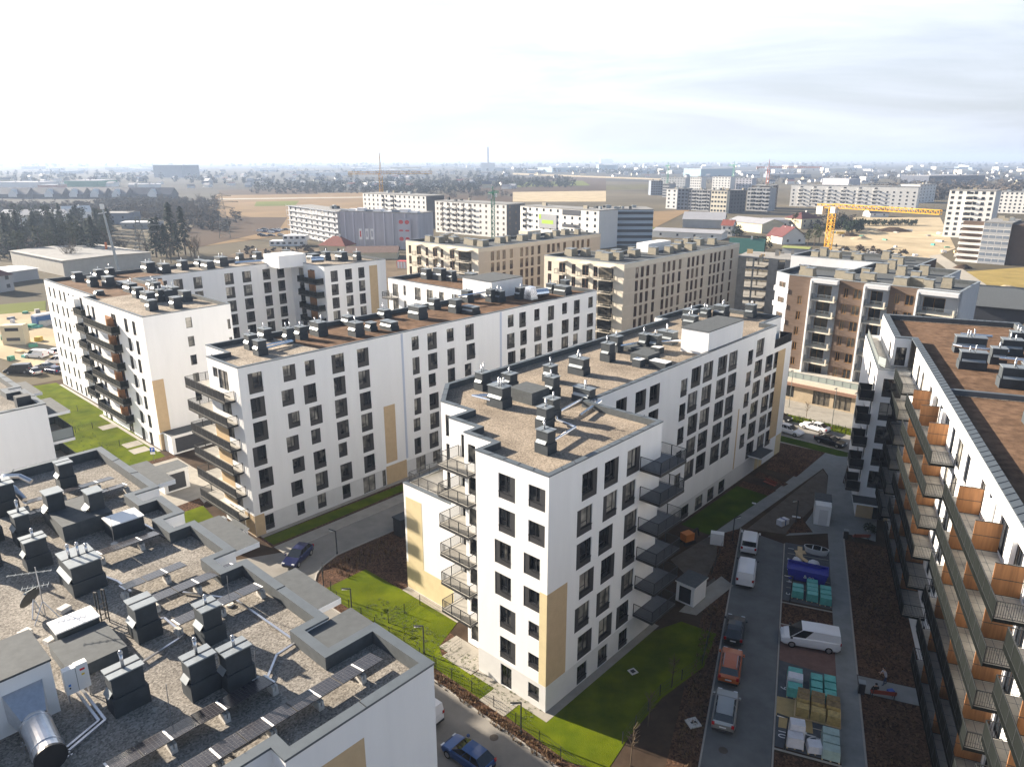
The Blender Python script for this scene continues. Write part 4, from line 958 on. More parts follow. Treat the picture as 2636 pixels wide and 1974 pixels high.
# parking court
sheet('parking_road', cp((-45,11.1),(33.6,11.1),(35.6,16.0),(-45,16.0)), .014, M_LOT)
sheet('pavement', cp((-45,4.5),(39,4.5),(39,6.2),(-45,6.2)), .022, M_PAVEC)
sheet('parking_bays', cp((21.6,6.2),(34.0,6.2),(34.0,10.9),(21.6,10.9)), .018, M_DPAVE)
sheet('parking_bays', cp((.9,6.2),(17.2,6.2),(17.2,10.9),(.9,10.9)), .018, M_DPAVE)
sheet('parking_bays', cp((11.0,6.2),(17.2,6.2),(17.2,10.9),(11.6,10.9)), .024, M_RPAVE)
sheet('mulch_bed', cp((17.3,6.25),(21.0,6.25),(21.0,10.9),(17.3,10.9)), .03, M_MULCH)
sheet('mulch_bed', cp((-40,6.25),(.3,6.25),(.3,10.9),(-40,10.9)), .03, M_MULCH)
sheet('mulch_bed', cp((12,-.7),(37,-.7),(37,4.45),(12,4.45)), .03, M_MULCH)
sheet('mulch_bed', cp((-40,-.7),(9.6,-.7),(9.6,4.45),(-40,4.45)), .03, M_MULCH)
sheet('pavement', cp((9.7,-.7),(11.9,-.7),(11.9,4.45),(9.7,4.45)), .026, M_PAVEC)
sheet('mulch_bed', cp((-40,16.1),(35,16.1),(36,17.2),(26.5,19.4),(24,18.2),(-40,18.6)), .026, M_MULCH)
for pts in (cp((-45,16.05),(35.6,16.05)), cp((-45,11.0),(33.6,11.0)), cp((21.1,6.2),(21.1,10.95)), cp((17.25,6.2),(17.25,10.95)), cp((.6,6.2),(.6,10.95)), cp((-45,4.47),(9.6,4.47)), cp((12,4.47),(39,4.47))): kerb(pts,.07,.14)
sheet('path', [(23.0,76.6),(27.6,78.9),(45.3,96.9),(49.0,101.6),(47.4,103.2),(43.2,97.7),(36.1,89.9)], .030, M_PAVEC)
sheet('path', [(32.7,77.2)]+cp((39,4.5),(38,1.0))+[(47.5,85),(46,92),(51,101),(49.0,101.6),(45.3,96.9),(45.0,94.4),(42.3,88.5),(36,80)], .026, M_PAVEC)
sheet('grit_path', [(28.6,78.8),(32.9,77.5),(42.3,88.5),(44.9,94.4),(45.0,96.4)], .034, M_GRITS)
sheet('mulch_bed', [(32.9,77.7),(36.3,78.0),(36.4,82.4)], .038, M_MULCH)
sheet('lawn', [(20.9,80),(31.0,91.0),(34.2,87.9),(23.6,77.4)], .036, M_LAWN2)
sheet('mulch_bed', [(31.0,91.0),(32.4,92.5),(35.9,89.5),(34.2,87.9)], .037, M_MULCH)
sheet('mulch_bed', [(36.8,96.7),(42.5,107.0),(48.1,102.8),(40.3,93.9)], .036, M_MULCH)
sheet('mulch_bed', [(34.2,94.2),(35.7,95.8),(38.3,91.6),(37.4,90.8)], .036, M_MULCH)
sheet('pavement', [(16.6,62.0),(18.2,61.4),(23.4,66.6),(22.6,68.4),(19.0,64.9)], .034, M_PAVE)
sheet('pavement', [(19.4,66.8),(21.4,66.6),(24.0,75.2),(23.4,77.0),(17.8,71.8)], .032, M_GRITS)
sheet('mulch_bed', [(20.4,66.9),(22.7,68.9),(26.4,75.8),(24.2,74.6)], .038, M_MULCH)
# street behind the estate, to the right
sheet('street', gp((73.5,-60),(80.5,-60),(80.5,60),(73.5,60)), .018, M_ASPH)
sheet('grass_verge', gp((80.7,-60),(84.2,-60),(84.2,60),(80.7,60)), .022, M_LAWN)
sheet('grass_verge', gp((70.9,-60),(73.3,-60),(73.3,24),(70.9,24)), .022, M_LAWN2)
sheet('pavement', gp((84.3,-60),(92.3,-60),(92.3,60),(84.3,60)), .020, M_PAVE)
sheet('pavement', gp((69.0,-60),(70.8,-60),(70.8,24),(69.0,24)), .020, M_PAVE)
kerb(gp((80.6,-60),(80.6,60))); kerb(gp((73.4,-60),(73.4,60)))
# bay numbers and the wheelchair symbol painted on the paving (read from the road side)
def ground_text(s, c1, c2, size, name='bay_number'):
    cu = bpy.data.curves.new(name, 'FONT'); cu.body = s; cu.size = size; cu.align_x = 'CENTER'; cu.align_y = 'CENTER'; cu.extrude = 0.001
    o = bpy.data.objects.new('text', cu); COL.objects.link(o); bpy.context.view_layer.update()
    me = bpy.data.meshes.new_from_object(o.evaluated_get(bpy.context.evaluated_depsgraph_get())); bpy.data.objects.remove(o)
    me.materials.clear(); me.materials.append(M_PAINT); o = link(name, me)
    o.location = GC(c1, c2, .034); o.rotation_euler = (0, 0, CA + rad(180)); return tag(o, 'white painted number %s on the dark parking bay paving' % s, 'road marking', 'painted bay numbers')
for s,c1,c2 in (('1',32.7,10.3),('2',30.2,10.3),('3',27.8,10.3),('4',25.4,10.3),('5',22.9,10.3),('9',7.9,10.4),('10',2.4,10.4)): ground_text(s,c1,c2,.95)
q = MB(); Z = .036
def gl(pts,w=.13):
    for p,r in zip(pts[:-1],pts[1:]): q.bar((*p,Z),(*r,Z),w,.004)
gl([(.15*math.cos(t/8*6.283)+.35,.15*math.sin(t/8*6.283)+1.0) for t in range(9)],.12); gl([(.3,.8),(.15,.2),(-.35,.2),(-.6,-.45)]); gl([(-.6,-.45),(-.85,-.4)]); gl([(.22,.5),(-.2,.5)])
gl([(.15+.5*math.cos(rad(t)),-.05+.5*math.sin(rad(t))) for t in range(60,331,30)])
o = q.ob('wheelchair_symbol',M_PAINT,None,None,False,GC(2.6,8.0,0),CA+rad(200)); tag(o,'white wheelchair symbol painted on the dark parking bay','road marking')
for c1 in (31.5,29.05,26.6,24.15,6.4,3.9):
    sheet('bay_line', cp((c1-.05,6.3),(c1+.05,6.3),(c1+.05,10.6),(c1-.05,10.6)), .028, M_KERB)
q = MB(); q.poly([(*p,.034) for p in [(22.1,50.2),(21.3,48.0),(21.6,47.9),(21.1,46.7),(23.6,46.0),(24.0,47.2),(24.6,49.4)]]); o = struct('sand_patch',q,mat('spread_sand',(0.42,0.30,0.13),.9,var=.1,scale=2))

# ================================================================== BLOCKS BEHIND THE ESTATE
M_BEIGE = mat('beige_render',(0.56,0.49,0.40),.9,var=.05,scale=.6,spec=.2)
M_BEIGEL = mat('light_beige_render',(0.66,0.60,0.50),.9,var=.04,scale=.6,spec=.2)
M_BROWNW = mat('brown_window_frame',(0.16,0.075,0.045),.5)
M_BRICK = mat('brown_brick',(0.135,0.097,0.076),.9,var=.16,scale=1.1,stretch=(.5,.5,5),spec=.2)
M_STONE = mat('sandstone_tiles',(0.42,0.34,0.24),.85,var=.12,scale=1.2,spec=.2)
M_STACKB = mat('beige_stack',(0.30,0.27,0.21),.8,var=.12,scale=2)
M_CONC = mat('raw_concrete',(0.30,0.29,0.275),.9,var=.2,scale=.6,detail=8,spec=.2)
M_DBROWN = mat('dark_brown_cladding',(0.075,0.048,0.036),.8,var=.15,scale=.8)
WB = (M_BROWNW,M_BROWNW,M_GLASSG)
BST = (M_STACKB,M_CAP,M_FRAME)
def beige(name_label, a0, a1, b0, b1, wing, seed):
    """L-shaped beige block: long right facade on b0, lit balcony facade on a0"""
    rs = random.Random(seed)
    H = Building('apartment_block', name_label, 'apartment block', a0, b0)
    poly = [(a0,b0),(a1,b0),(a1,b0+wing),(a0+wing,b0+wing),(a0+wing,b1),(a0,b1)]
    T = 19.75; cols = []
    u = 4.6
    L_ = a1-a0
    k = 0
    while u < L_-3:
        cols.append(u); u += (2.2,2.3,2.9,4.2)[k % 4]; k += 1
    ops = []
    for u in cols:
        ops += rows(u,u+1.25,T,2.45,7,'N')
    H.walls((a0,b0),(a1,b0),0,20.0,ops,m=0,mats=WB,simple=True)
    H.walls((a0,b0),(a1,b0),20.0,21,m=1)
    H.walls((a1,b0),(a1,b0+wing),0,21,rows(2,3.4,T,2.4,6)+rows(6,7.4,T,2.4,6),m=1,mats=WB,simple=True); H.walls((a1,b0+wing),(a0+wing,b0+wing),0,21); H.walls((a0+wing,b0+wing),(a0+wing,b1),0,21); H.walls((a0+wing,b1),(a0,b1),0,21)
    Lb = b1-b0; ops = []
    us = [1.2,4.6,8.4,11.4,14.6,18.2,21.6,24.6]
    us = [u for u in us if u < Lb-4]
    for i,u in enumerate(us): ops += rows(u,u+(1.9 if i%2 else 1.1),T,2.3,7,'D' if i%2 else 'N')
    H.walls((a0,b1),(a0,b0),0,21,ops,m=1,mats=WB,simple=True)
    H.finish([M_BEIGE,M_BEIGEL])
    H.flatroof(poly,20.4,21,M_FELT,.35,cope=M_CAP)
    for z in [18.9-2.95*k for k in range(-0,6)]:        # pale floor lines on the long facade
        q = MB(); q.box(a0,a1,b0-.02,b0,z-1.62,z-1.56); H.part('floor_joint',q,M_BEIGEL)
    zs = [17.3-2.95*k for k in range(6)]
    for i,u in enumerate(us):
        if i % 2 == 0: continue
        bb = b1-u-2.2
        for z in zs:
            slab_balcony(H,[(a0-1.4,bb),(a0,bb),(a0,bb+2.6),(a0-1.4,bb+2.6)],z,[(a0,bb+.04),(a0-1.36,bb+.04),(a0-1.36,bb+2.56),(a0,bb+2.56)],step=.35,edge=M_BEIGEL)
        q = MB(); q.box(a0-1.4,a0,bb-.1,bb+2.7,20.2,20.35); H.part('balcony_roof',q,M_BEIGEL)
    for z in zs:                                        # corner balconies
        slab_balcony(H,[(a0-1.4,b0+2.6),(a0,b0+2.6),(a0,b0+7.2),(a0-1.4,b0+7.2)],z,[(a0,b0+2.65),(a0-1.36,b0+2.65),(a0-1.36,b0+7.15),(a0,b0+7.15)],step=.35,edge=M_BEIGEL)
        q = MB(); q.box(a0-.012,a0,b0+3.2,b0+6.8,z+.1,z+2.35); H.part('terrace_door',q,M_GLASSG)
    q = MB(); q.box(a0-1.5,a0,b0+2.5,b0+7.3,20.1,20.25); H.part('balcony_roof',q,M_BEIGEL)
    return H
H1 = beige('beige apartment block behind the long white one, left of two, crane behind it',95.8,149.5,102.9,132,14,3)
H2 = beige('beige apartment block with long window facade, right of two behind white blocks',96.6,152.5,58.5,81.4,14,5)
for a,b in [(110.8,136-6),(101.9,124.3),(104.7,121.5),(108,124.7),(105.1,116.4),(104.2,113.2),(104.0,109.3),(113.4,111.7),(117.0,112.3),(122.2,111.2),(127.3,110.3),(132.4,109.6),(139.2,112.4),(143.9,112.5),(147.5,110.4),(107,128),(102,129)]:
    stack(H1,a,b,20.4,1.3+.5*(int(a)%3),1.6+.5*(int(b)%2),1.7,0,mats=BST,far=True)
for a,b in [(104.2,79.2),(106.5,76.5),(105.1,71),(103.3,67.9),(106.3,66.7),(113.1,66.6),(120.0,65.7),(124.6,64.1),(130.0,65.3),(134.3,63.4),(138,69),(145.1,70.6),(150.5,70.2),(146.0,67.4),(150,65.5),(117,70),(110,70)]:
    stack(H2,a,b,20.4,1.3+.5*(int(a)%3),1.6+.5*(int(b)%2),1.8,0,mats=BST,far=True)
q = MB(); q.box(122,133,68.5,72,20.4,22.6); H2.part('stair_head',q,M_WHITE)
q = MB(); q.box(126,132,112.5,116,20.4,22.6); H1.part('stair_head',q,M_BEIGEL)

# ---------------------------------------------------------------- J: brown brick block with shops at the foot
J = Building('apartment_block','brown brick apartment block with white balcony shafts and shops at its foot','apartment block',98.2,-5.7)
JZ = 22.2
PJ = [(98.2,-5.7),(113,-5.7),(113,0),(126,0),(126,8),(142,8),(142,34),(127,34),(127,16),(113,16),(113,26),(100.5,26),(98.2,22.6)]
bays = [(17.9,13.4),(8.6,4.9),(.15,-5.7)]
segs = [(22.6,17.9),(13.4,8.6),(4.9,.15)]
for s0,s1 in segs:
    w = s0-s1
    if s0 > 20: ops = rows(2.0,2.85,18.5,1.55,6,'N')
    else: ops = rows(.9,1.75,20.9,1.75,7,'N') + rows(w-2.2,w-.8,20.9,1.8,7,'N')
    J.walls((98.2,s0),(98.2,s1),0,JZ,ops,m=0,mats=(M_BROWNW,mat('ochre_window_frame',(.24,.12,.03),.5),M_GLASSG),simple=True)
for s0,s1 in bays:
    J.walls((98.2,s0),(99.7,s0),0,JZ-.1,m=1); J.walls((99.7,s0),(99.7,s1),0,JZ,[(.3,(s0-s1)*.62,z-2.4+.05,z,'D') for z in [20.7-2.95*k for k in range(7)]],m=1,mats=(M_BROWNW,mat('ochre_window_frame',(.24,.12,.03),.5),M_GLASSG),simple=True)
    J.walls((99.7,s1),(98.2,s1),0,JZ,m=1)
for i in range(len(PJ)-2):
    p,q_ = PJ[i],PJ[i+1]
    J.walls(p,q_,0,JZ,[o for u in range(2,int((Vector(q_)-Vector(p)).length)-2,4) for o in rows(u,u+1.6,20.4,1.8,3,'N')] if i>3 else (),m=1 if i!=4 else 0,mats=WB,simple=True)
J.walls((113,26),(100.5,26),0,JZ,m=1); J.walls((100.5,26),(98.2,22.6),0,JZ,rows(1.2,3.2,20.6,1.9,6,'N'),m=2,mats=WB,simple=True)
M_GREYW = mat('grey_white_render',(0.55,0.56,0.58),.9,var=.04,scale=.8,spec=.2)
J.finish([M_BRICK,M_GREYW,mat('shade_toned_end_render',(0.27,0.29,0.33),.9)])  # last slot: shade painted into the colour of the whitish end wall
J.flatroof(PJ,JZ-.6,JZ+.05,M_FELT,.4,cope=M_CAP)
for s0,s1 in bays:
    for z in [18.3-2.95*k for k in range(5)]:
        b = MB(); b.prism([(97.1,s1+.2),(99.7,s1+.2),(99.7,s0),(97.4,s0)],z-.2,z,0); o = J.part('balcony',b,M_BEIGEL)
        r = MB(); railing_bars(r,[(98.2,s0-.05),(97.4,s0-.1),(97.15,s1+.25),(98.2,s1+.25)],z,1.05,.14); r.box(97.1,97.2,s1+.2,s1+.45,z,z+1.0,1); J.part('railing',r,[M_CAP,M_BEIGEL],o)
    q = MB(); q.box(96.9,98.19,s0-.02,s0+.25,3.8,JZ-.4); J.part('balcony_side_wall',q,M_WHITE)
    q = MB(); q.box(97.0,99.7,s1,s0+.25,JZ-.75,JZ-.1); J.part('balcony_roof',q,M_GREYW)
for z in [20.2-2.95*k for k in range(6)]:
    q = MB(); q.prism([(98.0,22.5),(98.19,22.5),(100.6,26.05),(100.3,26.2)],z-1.5,z-.6); J.part('white_band',q,M_GREYW)  # white bands given a greyer colour to look shaded, like the wall behind
# shop storey
P0 = MB()
facade(P0,(92.3,-22),(98.2,-22),0,4.3,[]); facade(P0,(92.3,24),(92.3,-22),0,3.0,[(4,7,.6,2.9),(10.5,13.5,.2,2.9),(14.2,17.2,.2,2.9),(18,24,.2,2.9),(26,32,.2,2.9),(34,40,.2,2.9)],0)
facade(P0,(98.2,24),(92.3,24),0,3.0,[])
J.part('shop_wall',P0,M_STONE)
for u0,u1,z0 in [(4,7,.6),(10.5,13.5,.2),(14.2,17.2,.2),(18,24,.2),(26,32,.2),(34,40,.2)]:
    q = MB(); y0=24-u1; y1=24-u0; q.poly([(92.45,y0,z0),(92.45,y1,z0),(92.45,y1,2.9),(92.45,y0,2.9)][::-1],0)
    for k in range(int(u1-u0)+1): q.box(92.38,92.44,min(y0+k*1.0,y1-.06),min(y0+k*1.0,y1-.06)+.07,z0,2.9,1)
    J.part('shop_window',q,[M_GLASSG,M_FRAME])
q = MB(); q.box(91.6,98.2,-22,24.2,3.0,3.55,0); J.part('shop_fascia',q,mat('brown_fascia',(0.24,0.14,0.10),.8))
q = MB(); q.box(92.0,98.2,-22,24.2,3.552,4.4,0,mt=1); J.part('shop_roof',q,[M_BEIGEL,M_SLAB])
q = MB(); railing_bars(q,[(98.2,24),(92.3,24),(92.3,-21.8)],4.4,1.05,.4,True); J.part('terrace_railing',q,[M_CAP,mat('milky_glass_sheet',(0.32,0.36,0.34),.3)])
for a,b in [(101.5,20.0),(102.9,14.5),(100.0,12.4),(102.2,9.7),(100.9,3.9),(102.5,1.8),(101.1,-.3),(128,29),(130.6,25.5),(136,30),(129.5,20.2),(117.2,11.9),(116,8),(130,12.5),(139,17.4),(120,5),(124,12),(104,22),(108,12),(110,4),(134,14),(133,22),(106.5,-2)]:
    stack(J,a,b,JZ-.6,1.2+.6*(int(a*3)%3),1.5+.6*(int(b*2)%2),1.9,0,mats=BST,far=True)
# ---------------------------------------------------------------- K: concrete frame under construction
def at(px, py, z=0.0):
    """ground (or height z) point seen at a pixel of the 2636 x 1974 photograph"""
    f = 1861.; p = rad(17.23); u = (px-1318)/f; v = -(py-987)/f
    r = (u, math.cos(p)+v*math.sin(p), -math.sin(p)+v*math.cos(p)); t = (z-43)/r[2]
    return Vector((r[0]*t, r[1]*t))
def hgt(base, py):
    f = 1861.; p = rad(17.23); v = -(py-987)/f
    return 43 + base.y/(math.cos(p)+v*math.sin(p))*(-math.sin(p)+v*math.cos(p))
def cc(o, x, y): return (o[0]+x/3.3455, o[1]+y/3.3455)
cU=(660,380);cR=(1320,380);cW=(1976,380);d0=(0,380);z5=(1700,400)
def c5(x,y): return (1700+x/6.6788, 400+y/6.6788)
kp = at(*cc(cR,1925,965),16.5)
K = thing('construction_frame','unfinished grey concrete frame building with formwork on top, between beige and brick blocks','construction site',(kp.x,kp.y,0),rad(-30))
for k in range(6):
    q = MB(); q.box(0,26,0,14,k*2.9+2.65,k*2.9+2.9)
    o = q.ob('floor_slab',M_CONC,K)
for i in range(7):
    for jy in (0.2,6.8,13.4):
        q = MB(); x = .2+i*4.2; q.box(x,x+.4,jy,jy+.4,0,17.4); q.ob('column',M_CONC,K)
for k in range(6):
    for i in (0,2,3,5):
        q = MB(); q.box(.6+i*4.2,2.6+i*4.2,.25,.45,k*2.9,k*2.9+2.65); q.ob('wall_infill',M_CONC,K)
M_YELLOW = mat('formwork_yellow',(0.55,0.36,0.04),.6)
rs = random.Random(2)
for i in range(14):
    q = MB(); x=rs.uniform(0,25); y=rs.uniform(0,12); q.box(x,x+rs.uniform(.3,1.6),y,y+.3,17.4,17.4+rs.uniform(.4,1.6)); q.ob('formwork',rs.choice((M_YELLOW,M_CONC,M_WOODP)),K)

# ================================================================== THE TOWN BEYOND
M_GLF = mat('far_window_dark',(0.03,0.035,0.045),.15,rnd=.4)
M_FWHITE = mat('far_white_render',(0.70,0.69,0.67),.9,var=.04,scale=.2,spec=.2)
M_FGREY = mat('far_grey_render',(0.36,0.37,0.39),.9,var=.08,scale=.2,spec=.2)
M_FBLUE = mat('far_blue_grey',(0.16,0.19,0.24),.8,var=.1,scale=.2)
M_FDARK = mat('far_dark_cladding_and_shade',(0.05,0.055,0.07),.8,var=.1,scale=.2)  # dark walls, and the colour painted in for shade on far blocks
M_SCAF = mat('scaffold_net',(0.40,0.40,0.45),.85,var=.14,scale=.5,stretch=(1,1,.08))
M_FROOF = mat('far_flat_roof',(0.22,0.22,0.22),.9,var=.2,scale=.3)
M_REDROOF = mat('red_tile_roof',(0.20,0.05,0.035),.8,var=.15,scale=1)
M_MAROON = mat('maroon_roof',(0.11,0.03,0.03),.8,var=.15,scale=1)
M_GREENROOF = mat('green_metal_roof',(0.035,0.115,0.10),.5,var=.08,scale=1)
M_GREYROOF = mat('grey_metal_roof',(0.34,0.34,0.36),.5,var=.06,scale=.3)
M_NAVYROOF = mat('dark_blue_roof',(0.035,0.045,0.075),.7,var=.1,scale=.5)
FWIN = {}
def fwin(w,h,m):
    k=(w,h,m.name)
    if k not in FWIN:
        b=MB(); b.box(0,w,-.03,0,0,h); FWIN[k]=b.mesh('window',[m])
    return FWIN[k]
def far_block(label, bl, br, H, depth, floors, cols, wall=M_FWHITE, name='apartment_block', cat='apartment block', side=None, win=(1.3,1.4), wm=M_GLF, bands=None, balc=None, base=None, roof=M_FROOF, group=None, sidecols=0, stacks=4, seed=1, first=0):
    """block whose camera-facing wall runs from ground point bl to br (left to right)"""
    d = br-bl; Ln = d.length; th = math.atan2(d.y,d.x); rs = random.Random(seed)
    t = thing(name,label,cat,(bl.x,bl.y,0),th,group)
    q = MB(); q.box(0,Ln,0,depth,0,H,0); q.ob('wall',wall,t)
    q = MB(); q.box(-.15,Ln+.15,-.15,depth+.15,H,H+.35); q.ob('roof',roof,t)
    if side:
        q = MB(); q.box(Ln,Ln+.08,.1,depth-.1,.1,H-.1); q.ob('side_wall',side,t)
    fh = H/floors if floors else 3
    n = 0
    if cols:
        for k in range(first,floors):
            for c in range(cols):
                n += 1
                if n > 100: continue
                x = Ln*(c+.5)/cols - win[0]/2
                link('window',fwin(win[0],win[1],wm),t,(x,-.02,k*fh+fh*.38))
        for c in range(sidecols):
            for k in range(first,floors):
                o = link('window',fwin(win[0],win[1],wm),t,(Ln+.1,depth*(c+.5)/sidecols-win[0]/2,k*fh+fh*.38)); o.rotation_euler=(0,0,rad(90))
    if bands:
        for k in range(floors):
            q = MB(); q.box(-.05,Ln+.05,-.25,depth*.6,k*fh+fh*.25,k*fh+fh*.72); q.ob('window_band',bands,t)
    if balc:
        for x0 in balc:
            for k in range(1,floors):
                q = MB(); q.box(x0,x0+3.4,-1.4,0,k*fh,k*fh+.18,0); q.box(x0,x0+3.4,-1.4,-1.34,k*fh+.18,k*fh+1.1,0); q.box(x0,x0+.06,-1.4,0,k*fh+.18,k*fh+1.1,0); q.box(x0+.5,x0+2.9,-.05,-.01,k*fh+.2,k*fh+2.3,1); q.ob('balcony',[wall,wm],t)
    for i in range(stacks):
        q = MB(); x=rs.uniform(1,max(1.5,Ln-2)); y=rs.uniform(1,depth-2); q.box(x,x+rs.uniform(1,3),y,y+1.4,H+.352,H+rs.uniform(1.2,2.2)); q.ob('chimney',rs.choice((M_STACK,M_STACKB,M_CAP)),t)
    return t
def turned(bl, px, ang=rad(-41)):
    """right end of a facade that starts at bl, runs at the estate's street angle and ends at photo column px"""
    u = (px-1318)/1861.; p = rad(17.23); c_, s_ = math.cos(ang), math.sin(ang)
    t = (u*(bl.y*math.cos(p)+43*math.sin(p)) - bl.x)/(c_ - u*s_*math.cos(p))
    return bl + Vector((c_, s_))*t
# scaffolded block in nets, left of centre
p1,p2,p0 = at(*cc(cU,735,848)),at(*cc(cU,1400,885)),at(*cc(cU,295,760))
SB = far_block('building site block wrapped in lilac scaffold nets with three white flags before it',p1,p2,17.5,15,6,0,M_SCAF,stacks=0)
for i,x in enumerate((3,8,14,20,26,31,38)):
    q = MB(); q.box(x*(p2-p1).length/45,x*(p2-p1).length/45+.5,-.6,-.05,0,17.3); q.ob('net_seam',mat('pale_net',(.55,.55,.62),.9),SB)
wrap = mat('white_foil_wrap',(0.8,0.8,0.82),.5)
for i in range(9):
    q = MB(); x=(p2-p1).length*i/9; q.box(x,x+(p2-p1).length/11,1,4,17.86,18.3+(i*7%5)*.3); q.ob('roof_pallet',wrap if i%3 else M_FBLUE,SB)
M_RED = mat('red_lips_print',(0.55,0.08,0.08),.8)
q = MB(); Lx=(p2-p1).length
q.box(Lx*.76,Lx*.92,-.75,-.7,3.5,15,0)
for r_ in range(3):
    for c_ in range(2):
        cx=Lx*(.80+.075*c_); cz=13.4-4.1*r_; pts=[(cx+Lx*.028*math.cos(2*math.pi*k/14),-.78,cz+(1.0 if r_!=1 else .45)*math.sin(2*math.pi*k/14)) for k in range(14)]; q.poly(pts,1)
q.ob('net_banner',[mat('banner_cloth',(0.44,0.44,0.5),.9),M_RED],SB)
S2 = far_block('grey scaffolded shell of the same site, open floors, left of the lilac nets',p0,p1+Vector((-1,-1)),17,14,6,9,M_FGREY,stacks=3,win=(2.2,1.5),seed=5)
for k in range(7):
    q = MB(); q.box(0,(p1-p0).length,-1.2,-.05,k*2.7+1,k*2.7+1.12); q.ob('scaffold_deck',M_GALV,S2)
for i in range(16):
    q = MB(); x=(p1-p0).length*i/15; q.box(x-.05,x+.05,-1.2,-1.1,0,18); q.ob('scaffold_pole',M_GALV,S2)
for i,x in enumerate((880,935,978)):
    b_ = at(*cc(cU,x+10,862)); b_ = b_*0.97
    t = thing('flag','white vertical flag on a pole in front of the netted block',"flag",(b_.x,b_.y,0),0,'flags before the netted block')
    q = MB(); q.cyl((0,0,0),(0,0,10.5),.08,6); q.ob('pole',M_CAP,t); q = MB(); q.box(.1,1.6,-.02,.02,5.2,10.4); q.box(.5,1.2,-.03,.03,6.5,9.4,1); q.ob('cloth',[wrap,M_RED if i==0 else M_SCAF],t)
# white blocks behind
a_ = at(*cc(cU,930,655)); b = turned(a_, cc(cU,1470,0)[0])
far_block('white block with dark gable standing directly behind the lilac netted block',a_,b,20.5,16,7,14,M_FWHITE,side=M_FDARK,balc=(20,30),seed=3)  # gable faces away from the sun; its shade is put into the side wall colour
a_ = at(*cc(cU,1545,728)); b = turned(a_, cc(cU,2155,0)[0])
far_block('white block with brown window stripes and curved white balconies, green crane in front',a_,b,18.6,16,6,13,M_FWHITE,side=M_FDARK,balc=(4,10,16,22,28),sidecols=3,wm=mat('far_window_brown',(.07,.055,.045),.4,rnd=.4),seed=4)  # shade of the right end painted as a dark side wall
a_ = at(*cc(cR,65,505),18.5); b = at(*cc(cR,745,548),18.5)
W3 = far_block('white block with a grey and green advertising banner on its front',a_,b,18.5,15,6,11,M_FWHITE,balc=(2,),seed=6,first=2)
Lb=(b-a_).length
q = MB(); q.box(Lb*.26,Lb*.49,-.35,-.1,8,15.2,0); q.box(Lb*.3,Lb*.45,-.38,-.36,10.3,12.2,1); q.box(Lb*.26,Lb*.29,-.38,-.36,12.6,15,1); q.ob('banner',[M_FGREY,mat('lime_print',(.32,.52,.03),.6)],W3)
q = MB(); q.box(Lb*.56,Lb*.78,-.1,.4,15.5,18.2); q.box(Lb*.56,Lb*.78,-.12,-.02,6.2,7.8); q.box(Lb*.56,Lb*.78,-.12,-.02,9.4,11); q.ob('loggia',M_FDARK,W3)
a_ = at(*cc(cR,745,538),18.0); b = at(*cc(cR,1212,538),18.0)
far_block('pale blue striped block with continuous dark window bands, right of banner block',a_,b,18.0,22,6,0,mat('pale_blue_render',(.42,.50,.58),.8),bands=M_FDARK,stacks=9,seed=7)
b2 = at(*cc(cR,600,545),18.0)
# far right blocks
T1 = far_block('tall white tower block with small dark windows at the right edge',at(*cc(cW,1500,768)),turned(at(*cc(cW,1500,768)),cc(cW,1890,0)[0]),26,18,9,6,M_FWHITE,seed=8,win=(1.6,1.5),balc=(9,))
far_block('white stepped block partly hidden behind the tall white tower',at(*cc(cW,1890,560)),turned(at(*cc(cW,1890,560)),cc(cW,2260,0)[0]),17,18,6,9,M_FWHITE,seed=9)
a_ = at(*cc(cW,1800,995)); b = turned(a_, cc(cW,2035,0)[0])
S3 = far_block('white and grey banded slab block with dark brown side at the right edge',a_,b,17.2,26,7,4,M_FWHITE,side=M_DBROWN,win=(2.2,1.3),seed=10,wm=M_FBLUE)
Lb=(b-a_).length
for k in range(7):
    q = MB(); q.box(0,Lb,-.06,-.005,k*2.46+.05,k*2.46+1.0); q.ob('grey_band',M_FGREY,S3)
    q = MB(); q.box(-8.5,-.02,.5,7,k*2.46,k*2.46+1.0,0); q.box(-8.0,-.02,1.5,7,k*2.46+1.001,k*2.46+2.459,1); q.ob('loggia_storey',[M_FWHITE,M_BRICK],S3)
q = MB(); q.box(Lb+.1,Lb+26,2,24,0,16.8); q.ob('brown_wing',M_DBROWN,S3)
far_block('long white block with many balcony bays, behind the yellow crane jib',at(*cc(cW,185,505)),turned(at(*cc(cW,185,505)),cc(cW,1270,0)[0],rad(-35)),19.5,18,6,20,M_FWHITE,win=(1.5,1.4),balc=(8,20,33,46,59,72),seed=11)
far_block('pale low block behind the right end of the long white one',at(*cc(cW,1290,480)),at(*cc(cW,1430,470)),18,20,6,5,M_FWHITE,seed=12)
